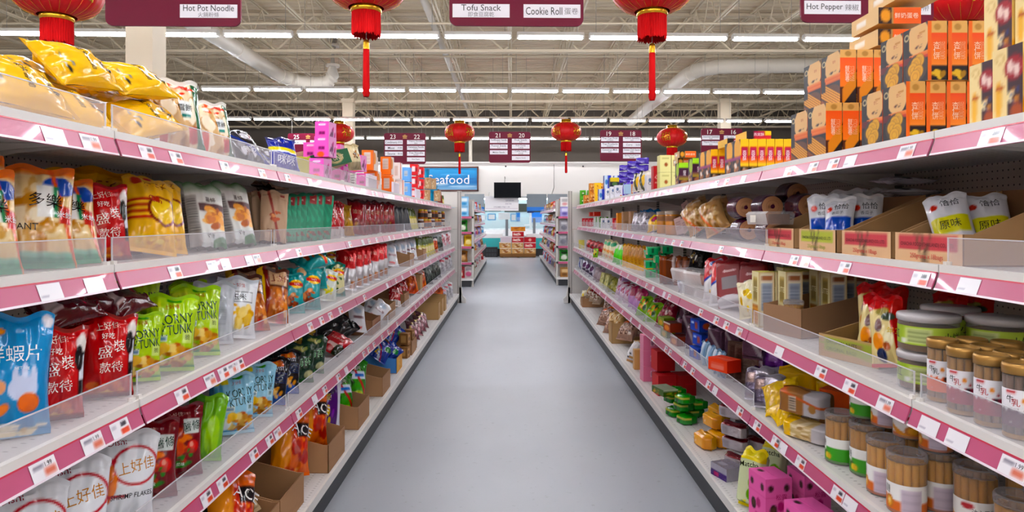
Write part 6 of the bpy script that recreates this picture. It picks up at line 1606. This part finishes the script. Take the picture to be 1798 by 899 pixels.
for i, px in enumerate((1125, 1118, 1111, 1104, 1098)):
    put(purple_up, px, .1, turn=55)
    put(purple_up, px, .17, desc='purple biscuit pack upright in the second file')
for z in (.152, .2, .248):
    for px in (1128, 1112, 1097):
        put(purple_pack, px, .1 + .02 * (px > 1120), z=z, turn=62)
put(yel_pouch, 1128, .02, lean=10, turn=30)
put(yel_pouch, 1118, .02, lean=10, turn=30)
put(lbl_box, 1106, .03, sc=.8)
for px, K, z in ((1078, white_med, 0), (1086, white_med, 0), (1069, white_med, 0), (1078, navy_yel, .142), (1066, blue_med, .142), (1056, blue_med, 0), (1050, yellow_sm, 0), (1049, yellow_sm, .132), (1041, orange_pho, 0), (1041, orange_pho, .142), (1031, orange_pho, 0), (1020, green_sm, 0), (1020, green_sm, .122)):
    put(K, px, .08, z=z, sc=1.0)
    put(K, px, .2, z=z, sc=1.0, ys=.08, desc=K.desc + ' in the second file')

# second shelf
at('R', 2)
put(tray_red, 1728, .178)
put(tray_red, 1605, .178)
put(tray_lime, 1508, .178)
put(tray_red, 1433, .178)
for i in range(4):
    put(seed_blue, 1432 + i * 2, .1, z=.01, turn=60, lean=5, sc=.86) if i == 0 else put(seed_blue, 1442 + i * 17, .10 + .035 * i, z=.012, turn=66, lean=6, sc=.86)
put(seed_blue, 1482, .13, z=.012, sc=.86, turn=46, lean=24, roll=-6)
for i in range(3):
    put(seed_blue, 1500 + 12 * i, .26 + .05 * i, z=.01, turn=60, lean=12, desc='white seed pouch in the back of the lime carton')
for i in range(5):
    put(seed_flat, 1556, .365, sc=.86, z=.046 * i, turn=90 if i % 2 else 84, lean=86, roll=84)
put(seed_yel, 1662, .14, z=.008, turn=52, lean=28, roll=-12, sc=.85)
put(seed_yel, 1690, .19, z=.01, sc=.85, turn=54, lean=24, roll=-6)
put(seed_yel, 1710, .24, z=.01, sc=.85, turn=54, lean=24, roll=-6)
put(seed_yel, 1734, .29, z=.01, sc=.85, turn=54, lean=24, roll=-6)
for px, st, z in ((1300, .1, .06), (1345, .14, .06), (1392, .2, .06), (1306, .12, -.055), (1352, .16, -.055), (1398, .2, -.055), (1388, .27, .15)):
    put(purple_cake, px, st, z=z + .056, turn=66, lean=0, roll=0) if False else spawn(purple_cake, CUR['W'] + st, F * (CUR['W'] + st) / (px - 899), CUR['z'] + .058 + z, Matrix.Rotation(math.radians(-3), 3, 'Z') @ Matrix.Rotation(math.radians(-90), 3, 'X'), None, 'on the second biscuit-side shelf')
put(clamshell, 1366, .05, turn=14)
put(clamshell, 1362, .05, z=.064, turn=10, sc=.9)
for px, st, z, l, r in ((1224, .07, 0, 30, -40), (1246, .07, .02, 30, -36), (1262, .1, 0, 24, -30), (1236, .18, .05, 30, -40)):
    put(peanut, px, st, z=z, turn=40, lean=l, roll=r, sc=.95)
put(green_foil, 1210, .06, turn=20, lean=60, desc='bag of snacks lying at the shelf front', sc=.8)
for px, st, z, r in ((1200, .12, 0, -16), (1208, .14, 0, -22), (1218, .2, .05, -30), (1232, .24, .1, -34), (1247, .28, .12, -14), (1216, .25, .12, -30)):
    put(white_block, px, st, z=z, turn=30, roll=r)
put(yel_jar, 1180, .09)
put(yel_jar, 1164, .12)
put(yel_jar, 1182, .2, desc='clear jar of yellow cake cubes in the second file')
put(yel_bag2, 1146, .05, turn=30, lean=40, roll=-30)
for px in (1128, 1137, 1146):
    put(green_foil, px, .14, turn=30, lean=10)
for px in (1116, 1123, 1130):
    put(silver_bag, px, .07, turn=40, lean=12)
put(tall_tan, 1111, .06)
put(tall_tan, 1098, .06)
put(tall_org, 1087, .05)
for px, K in ((1080, red_tall), (1070, white_med), (1061, white_med), (1052, green_tall), (1046, green_tall), (1036, red_tall), (1030, red_tall), (1025, red_tall)):
    put(K, px, .06, sc=.9)
    put(K, px, .15, sc=.9, ys=.06, desc=K.desc + ' in the second file')
for px in (1040, 1048):
    put(red_smbox, px, .1, z=.155, desc='red box lying across upright boxes')

# third shelf
at('R', 3)
put(jar_violet, 1784, .045)
put(jar_red, 1732, .045)
put(jar_red, 1692, .055)
put(jar_orange, 1655, .075)
put(jar_orange, 1733, .125, desc='gold lidded biscuit stick jar in the second file')
put(jar_red, 1770, .125, desc='gold lidded biscuit stick jar in the second file')
put(jar_violet, 1805, .125, desc='gold lidded biscuit stick jar in the second file')
put(jar_red, 1698, .14, desc='gold lidded biscuit stick jar in the second file')
put(jar_orange, 1760, .2, desc='gold lidded biscuit stick jar in the third file')
for px, st in ((1630, .115), (1747, .24), (1668, .27)):
    for z in (0, .103):
        put(green_jar, px, st, z=z)
put(lime_tray, 1532, .17, turn=20)
put(nut_red, 1524, .09, z=.012, turn=38, lean=10)
put(nut_red, 1562, .1, z=.012, turn=36, lean=14, roll=-6)
for px, st, l in ((1580, .2, 14), (1550, .2, 10), (1606, .24, 20), (1640, .34, 30), (1690, .38, 30)):
    put(nut_red, px, st, z=.03, turn=36, lean=l, roll=-6, desc='red ribbon topped nut bag in the back row')
put(tall_tray, 1426, .2, turn=18)
put(cream_box, 1340, .06, turn=0)
for i, px in enumerate((1372, 1384)):
    put(cream_box, px, .12 + .0 * i, desc='cream butter biscuit box beside the wafer can')
for i, px in enumerate((1404, 1436, 1464, 1490)):
    put(cream_box, px, .24 + .03 * i, desc='cream butter biscuit box behind the brown carton')
    put(cream_box, px - 22, .26 + .03 * i, desc='cream butter biscuit box behind the brown carton')
put(can_green, 1374, .06, sc=.75, desc='can of biscuit sticks beside the brown carton')
put(cookie_redblue, 1267, .07, turn=38, lean=18, roll=-10)
put(cookie_redblue, 1254, .09, turn=38, lean=18, roll=-10)
for px, st in ((1290, .1), (1306, .1), (1322, .13), (1300, .22), (1324, .24)):
    put(red_tallbag, px, st, turn=40, lean=22, roll=-12)
put(yel_slim, 1312, .04, turn=40, lean=20, roll=-14)
for px, st, z in ((1214, .07, 0), (1210, .08, .077), (1224, .1, .077), (1230, .08, 0)):
    put(cake_clam, px, st, z=z, turn=14)
put(silver_roll, 1200, .05, turn=20, lean=50, roll=-50)
for px in (1206, 1220):
    put(black_gold, px, .18, z=.12, turn=30, lean=14)
for i, px in enumerate((1172, 1179, 1187, 1196, 1204)):
    put(choc_pack, px, .08 + .02 * i, turn=52, lean=6)
for px in (1141, 1154, 1168):
    for z in (0, .061, .122, .183):
        put(green_block, px, .07 + (px - 1141) * .004, z=z)
for i, px in enumerate((1098, 1105, 1112, 1119, 1126, 1133, 1140)):
    put(noodle_pk, px, .07 + .015 * i, turn=40, lean=6)
for px in (1082, 1090):
    put(green_pch, px, .07, turn=40, lean=14)
for px in (1062, 1068, 1074):
    put(cream_pch, px, .08, turn=40, lean=12)
for px in (1034, 1041, 1048, 1054):
    put(red_sq, px, .08, turn=36, lean=6)
put(yel_pale, 1021, .06)
put(lime_bag, 1054, .03, turn=30, lean=10, sc=.6)

# fourth shelf
at('R', 4)
put(can_orange, 1592, .08)
put(can_orange, 1554, .09)
put(can_white, 1713, .2)
put(can_orange, 1638, .16, desc='clear wafer roll can between the orange and white ones')
put(can_white, 1672, .24, desc='clear wafer roll can in the second file')
put(can_orange, 1765, .25, desc='clear wafer roll can in the second file')
put(can_white, 1790, .17)
put(can_orange, 1812, .28, desc='clear wafer roll can in the second file')
put(can_green, 1477, .085)
put(can_green, 1512, .115)
put(can_green, 1540, .2, desc='clear wafer roll can half hidden in the second file')
put(can_orange, 1604, .22, desc='clear wafer roll can half hidden in the second file')
put(can_green, 1517, .13, sc=.86, z=.17, desc='green wafer roll can on the upper tier')
put(can_orange, 1556, .15, sc=.86, z=.17, desc='wafer roll can on the upper tier')
put(can_white, 1596, .16, sc=.86, z=.17, desc='wafer roll can on the upper tier')
put(can_orange, 1644, .17, sc=.86, z=.17, desc='wafer roll can on the upper tier')
put(can_white, 1560, .29, desc='clear wafer roll can in the third file')
put(bread_brown, 1416, .085, z=.066, turn=34, lean=0)
put(bread_low, 1424, .085, turn=30)
put(yel_crumple, 1372, .07, turn=36, lean=40, roll=-30)
put(yel_crumple, 1392, .06, z=.0, turn=30, lean=60, roll=-60, sc=.8)
put(bread_yel, 1402, .21, turn=48, lean=4)
put(bread_yel, 1446, .27, turn=48, lean=4, sc=.9)
put(orange_pk, 1472, .27, turn=40)
for i, (px, st) in enumerate(((1322, .05), (1337, .07), (1351, .1), (1364, .13))):
    put(silver_pk, px, st, turn=46, lean=22, roll=-6)
for i, (px, st) in enumerate(((1300, .13), (1316, .15), (1330, .18), (1346, .2), (1360, .22))):
    put(brown_bx if i < 2 else dark_pk, px, st, z=.0 if i < 2 else .09, turn=44, lean=6)
for i, (px, st) in enumerate(((1348, .2), (1366, .24), (1384, .28), (1332, .24))):
    put(dark_pk, px, st, z=.0, turn=44, lean=8)
put(purple_pk, 1362, .18, z=.07, turn=40, lean=10)
put(purple_pk, 1350, .18, z=.0, turn=40, lean=10)
put(red_smbox, 1281, .045, turn=26, z=.06)
put(silver_pk, 1284, .05, turn=26, lean=70, sc=.85, desc='silver foil wafer pack lying under the coral box')
for px, z in ((1232, 0), (1238, .066), (1234, .132), (1248, .066), (1252, .132), (1262, .1)):
    put(blue_bx, px, .09 + (px - 1232) * .003, z=z, turn=10)
for px in (1236, 1246, 1256, 1264):
    put(blue_cyl, px, .04, turn=30)
for px in (1258, 1268, 1278, 1290):
    put(dark_pk, px, .19, z=.06, turn=30, desc='dark foil wafer pack in the back row')
for px, z in ((1190, 0), (1184, .061)):
    put(choc_bx, px, .05, z=z, turn=8)
put(green_bx, 1172, .05, turn=8)
put(green_bx, 1170, .05, z=.061, turn=8)
for px, st, z in ((1198, .12, .0), (1208, .13, .04), (1216, .1, 0), (1204, .2, .08), (1214, .18, .1)):
    put(dark_pk, px, st, z=z, turn=30, lean=10, desc='dark foil wafer pack beside the amber box')
for px, st, z in ((1160, .08, 0), (1168, .1, .05), (1152, .14, .05), (1175, .16, .06)):
    put(plum_bag, px, st, z=z, turn=34, lean=30, sc=1.0)
for px, st, z in ((1126, .06, 0), (1134, .1, .05), (1140, .06, 0), (1148, .12, .08)):
    put(lime_bag, px, st, z=z, turn=34, lean=36)
for px, st, z in ((1086, .07, 0), (1094, .07, 0), (1102, .08, 0), (1092, .14, .08)):
    put(pinkwhite, px, st, z=z, turn=36, lean=30)
for px in (1110, 1117, 1123):
    put(magenta_bag, px, .08, turn=36, lean=18)
for px in (1060, 1068):
    put(floral_bx, px, .07, turn=10, lean=14)
for px in (1074, 1080):
    put(olive_bag, px, .08, turn=30, lean=30)
for px in (1046, 1051):
    put(mauve_bag, px, .08, turn=36, lean=22)
for px in (1026, 1032, 1038):
    put(white_violet, px, .08, turn=40, lean=16)
for px in (1014, 1019):
    put(blue_whitebag, px, .08, turn=40, lean=14)

# bottom deck
at('R', 5)
put(pink_gift, 1352, .1, turn=10)
put(pink_gift, 1420, .12, turn=10)
put(pink_gift, 1482, .14, turn=8)
put(pink_gift, 1420, .27, turn=8, desc='hot pink gift box in the back row')
put(matcha, 1316, .06, turn=38, lean=12)
put(matcha, 1352, .2, turn=38, lean=14)
put(silver_bx, 1277, .075, turn=20)
for px, st, z in ((1296, .16, 0), (1292, .17, .072), (1290, .16, .144), (1286, .17, .216), (1312, .2, .0), (1308, .2, .072)):
    put(redwhite_pk, px, st, z=z, turn=34)
for px, st, z in ((1318, .3, 0), (1314, .3, .077), (1310, .3, .154), (1306, .3, .231)):
    put(grey_pk, px, st, z=z, turn=40)
put(yellow_pk, 1238, .09, turn=10)
put(yellow_pk, 1258, .16, z=.0, turn=14)
put(yellow_pk, 1254, .17, z=.076, turn=14)
put(yellow_pk, 1262, .26, z=.06, turn=14)
for px, st, z in ((1186, .07, 0), (1206, .1, 0), (1182, .08, .056), (1200, .1, .056), (1188, .09, .112), (1206, .11, .112), (1212, .16, .0), (1214, .16, .056)):
    put(green_pk, px, st, z=z, turn=20)
put(red_gift, 1166, .12, turn=6)
put(red_gift, 1164, .13, z=.141, turn=6)
put(tin_green, 1184, .06, z=.141, turn=16)
put(red_gift, 1186, .2, turn=4, desc='plain deep red gift box behind the green packs')
for z in (0, .117, .234):
    put(pink_pl, 1139, .09, z=z, turn=6)
    put(pink_pl, 1152, .2, z=z, turn=6, desc='pale pink gift box in the second file')
put(tan_bx, 1120, .08)
put(tan_bx, 1122, .16, z=.0, desc='small tan box in the second file')
for px, st, z in ((1106, .06, 0), (1110, .06, .05)):
    put(white_twist, px, st, z=z, turn=30, lean=20)
put(tan_tray, 1098, .18)
for px, st, z in ((1090, .1, .06), (1098, .12, .08), (1104, .16, .1)):
    put(clear_nut, px, st, z=z, turn=36, lean=34)
for px in (1078, 1084):
    put(clear_pretzel, px, .1, z=.03, turn=36, lean=24, roll=-16)
for px, st, z in ((1056, .08, 0), (1062, .1, .05), (1068, .08, 0), (1072, .1, .06), (1064, .18, .1)):
    put(clear_nut, px, st, z=z, turn=36, lean=36)
put(brown_tray, 1040, .18, sc=.9)
for px, st, z in ((1034, .12, .1), (1040, .12, .12), (1046, .14, .11)):
    put(clear_mix, px, st, z=z, turn=30, lean=40)
put(yel_slim, 1022, .08, turn=30, lean=20)
put(clear_pretzel, 1027, .12, z=.02, turn=30, lean=14)
# ---------------------------------------------------------------- goods on the distant runs (a few pixels each)
rf = random.Random(77)
def small(nm, cat, desc, c1, c2, c3, w, h, t, box):
    if box:
        return carton(nm, cat, desc, w, t, h, c1, {f: (c1, [('r', .15, .5, .85, .85, c2), ('e', .5, .28, .3, .16, c3)]) for f in 'FLR'} | {'T': (c2, [])}, res=.02)
    return bag(nm, cat, desc, w, h, t, c1, [('e', .5, .35, .35, .22, c2), ('r', .15, .65, .85, .85, c3)], seed=rf.randint(1, 30), parts=False, n=(10, 14))
fk = [small('snack_bag', 'snack bag', 'small %s bag' % d, a, b, c, .2, .24, .09, False) for d, a, b, c in
      (('red and cream', 'b83238', 'e8d8c8', '7a1c20'), ('white and pink', 'e2d8da', 'd87a9c', 'b0a8ac'), ('green and white', '3c8a3c', 'e4e8dc', '1c4a20'), ('brown and tan', '94663c', 'd8b488', '5a3820'), ('yellow', 'e0b82c', 'f0e0a0', 'a87a1c'), ('silver grey', 'b4b2b8', '80808a', 'dcdce0'), ('orange', 'd8702c', 'f0c088', '9c4414'))]
fb = [small('snack_carton', 'snack carton', 'small %s carton' % d, a, b, c, .18, .2, .14, True) for d, a, b, c in
      (('light blue', '9cc8e4', 'e8f0f4', '5a9cc8'), ('white', 'e6e4e2', 'b8b4b4', 'd8a0a0'), ('red', 'c83038', 'e8d0c8', '8c1c24'), ('kraft', 'ac8458', 'd8bc94', '7a5a38'), ('lilac', 'a8a0cc', 'dcd8ec', '6c64a0'))]
FZ = [1.62, 1.28, .937, .578, .165]
for key in ('FL', 'FR'):
    s, W, back, y0, n = FAR[key]
    side = 'crisp-side' if s < 0 else 'biscuit-side'
    for r in range(5):
        y = y0 + .12
        while y < y0 + BL * n - .1:
            K = rf.choice(fk if rf.random() < .7 else fb)
            st = .155
            R3 = Matrix.Rotation(math.radians(-s * 90 + s * rf.uniform(10, 40)), 3, 'Z') @ Matrix.Rotation(math.radians(-rf.uniform(4, 18)), 3, 'X')
            spawn(K, s * (W[r] + st), y, FZ[r], R3, None, 'on %s shelf of the distant %s run' % (ROWN[r], side))
            y += rf.uniform(.3, .42)
    cap = [[1.45, [(0, -.15, 0), (0, .13, 0), (0, -.15, 1), (0, .13, 1)] if s < 0 else [(4, -.15, 0), (4, .12, 0), (1, -.15, 1), (1, .12, 1)], 'b'], [1.13, [(2, -.16, 0), (2, .1, 0)] if s < 0 else [(5, -.16, 0), (0, .06, 0), (5, .18, 0)], 'k'],
           [.83, [(1, -.18, 0), (1, .02, 0), (4, .16, 0)] if s < 0 else [(5, -.18, 0), (5, .0, 0), (5, .18, 0)], 'k'], [.5, [(3, -.15, 0), (3, .1, 0)] if s < 0 else [(2, -.16, 0), (2, .08, 0)], 'k'], [.17, [(0, -.16, 0), (0, .04, 0), (1, .18, 0)] if s < 0 else [(3, -.15, 0), (3, .12, 0)], 'k' if s < 0 else 'b']]
    for z, its, kd in cap:
        for (ki, dx, lv) in its:
            K = (fb if kd == 'b' else fk)[ki]
            spawn(K, s * (W[4] + .33) + dx, y0 - .02 - .22, z + lv * .205, Matrix.Identity(3), None, 'on the end-cap beyond the %s post' % side)
# ---------------------------------------------------------------- goods: small shifts so that no pack presses through its neighbour
SHIFT = {1: (0, -0.055, 0.012), 2: (-0.1, 0, 0), 4: (-0.16, 0, 0), 5: (-0.04, -0.01, 0), 6: (0, 0, 0.05), 7: (-0.2, 0, 0), 8: (0, 0.01, 0.08), 9: (0, 0, 0.11), 10: (-0.04, 0, 0), 11: (0.04, -0.01, 0), 12: (-0.025, -0.01, 0), 20: (0.025, -0.055, 0), 22: (0.04, -0.01, 0.012), 23: (0, 0, 0.012), 25: (0.025, -0.01, 0), 29: (0.04, 0, 0), 34: (-0.012, -0.01, 0), 35: (0, -0.01, 0), 36: (0, 0, 0.012), 37: (0, 0, 0.012), 41: (0, 0, 0.012), 44: (0, 0, 0.012), 45: (0, 0, 0.012), 46: (0, 0, 0.03), 47: (0, 0, 0.03), 49: (0, 0, 0.03), 50: (0, 0, 0.05), 52: (0, 0, 0.03), 55: (-0.012, -0.055, 0), 56: (0, 0, 0.012), 57: (0.06, 0, 0.012), 58: (0, 0, 0.03), 61: (-0.012, 0, 0), 62: (-0.012, 0, 0), 63: (-0.012, 0, 0), 64: (-0.06, 0, 0), 68: (-0.012, 0, 0), 72: (-0.012, 0.02, 0), 74: (0.012, 0, 0), 75: (0, -0.12, 0), 76: (0.06, 0.055, 0), 77: (-0.012, 0, 0), 78: (-0.012, 0, 0), 83: (-0.012, 0, 0), 85: (-0.012, 0, 0), 86: (0, 0.02, 0), 87: (0, 0, 0.05), 88: (0.012, 0, 0), 97: (-0.012, 0, 0), 100: (0, 0.055, 0), 140: (0, 0.055, 0), 141: (-0.04, 0, 0), 147: (0, 0.035, 0), 148: (-0.06, 0, 0), 156: (-0.012, 0.08, 0), 158: (0, -0.055, 0), 159: (0.04, 0.01, -0.015), 183: (0, 0, 0.012), 189: (0, 0.055, 0), 196: (-0.08, 0, 0), 197: (-0.1, 0, 0), 216: (-0.06, 0, 0), 217: (0, -0.02, 0), 218: (0, -0.01, 0), 222: (0, -0.08, 0), 224: (-0.04, 0.035, 0), 226: (0, 0.08, 0), 227: (-0.025, -0.035, 0), 230: (0, -0.08, 0.012), 231: (0, 0.01, 0), 240: (0, 0.01, 0), 241: (0, 0.035, 0), 242: (0, -0.035, 0), 243: (-0.1, -0.035, 0.012), 249: (0, 0.035, 0), 250: (0, 0.12, 0), 254: (0, -0.02, 0.03), 255: (-0.025, 0.01, 0), 256: (0, -0.01, 0.03), 259: (0, 0, 0.012), 260: (0, -0.035, 0.012), 261: (0, 0.055, 0), 262: (0, 0.02, 0), 270: (0, 0.12, 0), 272: (0, 0.055, 0), 306: (0, 0, 0.012), 307: (0, 0, 0.03), 308: (0, 0, 0.05), 313: (0, 0, 0.012), 314: (0, -0.02, 0), 362: (0, 0.01, 0.012), 363: (0, 0.01, 0.012), 364: (0, 0.01, 0.012), 365: (0, 0, 0.03), 366: (0, 0, 0.03), 367: (0, 0, 0.03), 368: (0, 0, 0.012), 369: (0, 0, 0.012), 370: (-0.012, 0, 0.012), 401: (0, -0.08, 0), 402: (0.06, -0.035, 0), 403: (0, 0.12, 0), 404: (0, -0.12, 0), 405: (-0.04, -0.035, 0), 406: (0, 0.055, 0), 407: (0.08, 0, 0), 408: (0.04, 0.035, 0), 409: (-0.025, -0.035, 0), 411: (-0.025, 0, 0.11), 412: (-0.025, 0, 0.11), 413: (-0.025, -0.01, -0.03), 414: (0, -0.055, 0), 415: (0.04, -0.08, 0), 416: (0, 0.08, 0), 417: (0.1, 0, 0), 420: (0.04, 0, 0), 424: (0, 0, -0.03), 425: (0.08, -0.055, 0.012), 426: (-0.025, 0, 0.03), 427: (0.025, 0, 0), 428: (0.1, 0, 0), 433: (0.012, -0.035, 0), 440: (0.025, 0, 0), 441: (0.025, 0.035, 0), 445: (0, -0.035, 0), 446: (-0.012, -0.055, 0), 447: (0, -0.12, 0), 469: (0.012, 0, 0), 470: (0.012, 0, 0), 474: (0, -0.01, 0), 475: (0, -0.035, 0), 476: (0.012, 0, 0), 477: (0.012, 0, 0), 480: (0.025, 0.02, 0), 481: (0.025, 0.02, 0), 484: (0.025, 0, 0), 485: (0.025, 0.035, 0), 487: (0, 0.055, 0), 488: (0, 0.055, 0), 489: (0.08, -0.035, 0), 490: (0.06, 0, 0), 491: (0.025, -0.035, 0), 492: (0.025, 0, 0), 494: (0.012, 0.035, 0), 495: (0, -0.02, 0.012), 498: (0, -0.035, 0.012), 499: (0.025, 0, 0), 500: (0.04, 0, 0.012), 501: (0.08, 0.01, 0), 502: (-0.06, 0, 0.012), 503: (0.08, 0, 0), 504: (0.04, -0.01, 0.012), 507: (-0.012, 0, 0), 508: (0.08, 0, 0), 512: (0.012, 0, 0), 513: (0.04, 0, 0), 515: (0, -0.12, 0), 516: (0.06, -0.035, 0), 517: (0, 0.01, 0), 518: (0.1, 0, 0), 521: (-0.012, -0.035, 0), 522: (0.06, 0, 0), 523: (0, -0.02, 0), 524: (0, -0.055, 0), 526: (0, 0, 0.012), 527: (0, 0, 0.03), 528: (0, -0.08, 0), 529: (0.04, 0, 0), 530: (0.04, 0, 0.012), 531: (0, -0.08, 0), 532: (0.04, 0.08, 0), 533: (0, -0.055, 0), 534: (0.08, 0, 0), 535: (0, 0.02, 0.03), 536: (0, -0.055, 0.012), 554: (-0.06, 0, 0), 558: (0.025, 0.01, 0), 559: (0.06, 0, 0), 560: (0.06, 0, 0), 562: (0, -0.055, 0), 564: (0, -0.035, 0), 572: (0, 0, 0.012), 574: (0.012, 0, 0), 575: (0, 0, 0.012), 577: (0.04, -0.02, 0), 579: (0.025, 0, 0), 580: (0, -0.08, 0), 581: (0.04, 0.08, 0), 582: (0.13, 0.01, 0), 584: (-0.012, -0.01, 0), 585: (0.06, 0.01, 0), 586: (-0.06, 0, 0.05), 587: (0.13, 0.035, 0), 588: (0, -0.02, 0), 589: (0.04, 0, 0), 590: (0, -0.08, 0), 592: (0.012, 0.035, 0.05), 593: (-0.025, 0, 0), 594: (-0.025, 0, 0.012), 595: (0.16, 0, 0), 597: (0, 0, 0.012), 598: (0, 0, 0.03), 599: (0.08, 0, 0), 600: (0.2, 0, 0), 601: (0.04, 0.01, 0.05), 602: (0.012, 0, 0), 603: (0.012, 0, 0), 604: (0.012, 0, 0), 605: (0.012, 0.01, 0), 606: (0, 0.055, 0), 607: (-0.025, -0.055, 0), 608: (-0.06, 0, 0), 610: (0.012, 0, 0), 611: (-0.012, 0, 0.012), 612: (0.012, 0, 0), 613: (0, 0, 0.012), 618: (0.025, 0.01, 0), 620: (0, -0.055, 0.012), 624: (0.08, 0, 0), 626: (0.13, 0.01, 0), 630: (-0.012, -0.01, 0), 644: (0, -0.01, 0), 656: (0.06, 0, 0), 657: (0.08, 0.01, 0), 663: (0.012, 0, 0), 671: (-0.012, 0, 0), 672: (0.025, 0, 0), 673: (0.04, 0, 0), 675: (0, 0, 0.012), 676: (-0.06, 0, 0), 677: (0.06, 0, 0), 689: (0, -0.02, 0), 690: (0, -0.01, 0), 691: (0.1, 0, 0), 693: (0, -0.035, 0.03), 697: (0, -0.08, 0), 700: (0, 0.055, 0), 704: (0.06, 0, 0), 811: (0, -0.01, 0), 812: (0.06, 0, 0), 816: (0, -0.01, 0), 817: (0.04, 0.01, 0), 939: (0.06, -0.02, 0), 941: (0, -0.02, 0)}
for k, d in SHIFT.items():
    p = PLACED[k]
    p[5].matrix_world = Matrix.Translation(d) @ p[5].matrix_world
    PLACED[k] = (p[0], p[1], p[2] + d[1], p[3] + d[0], p[4] + d[2], p[5])
finish_labels()
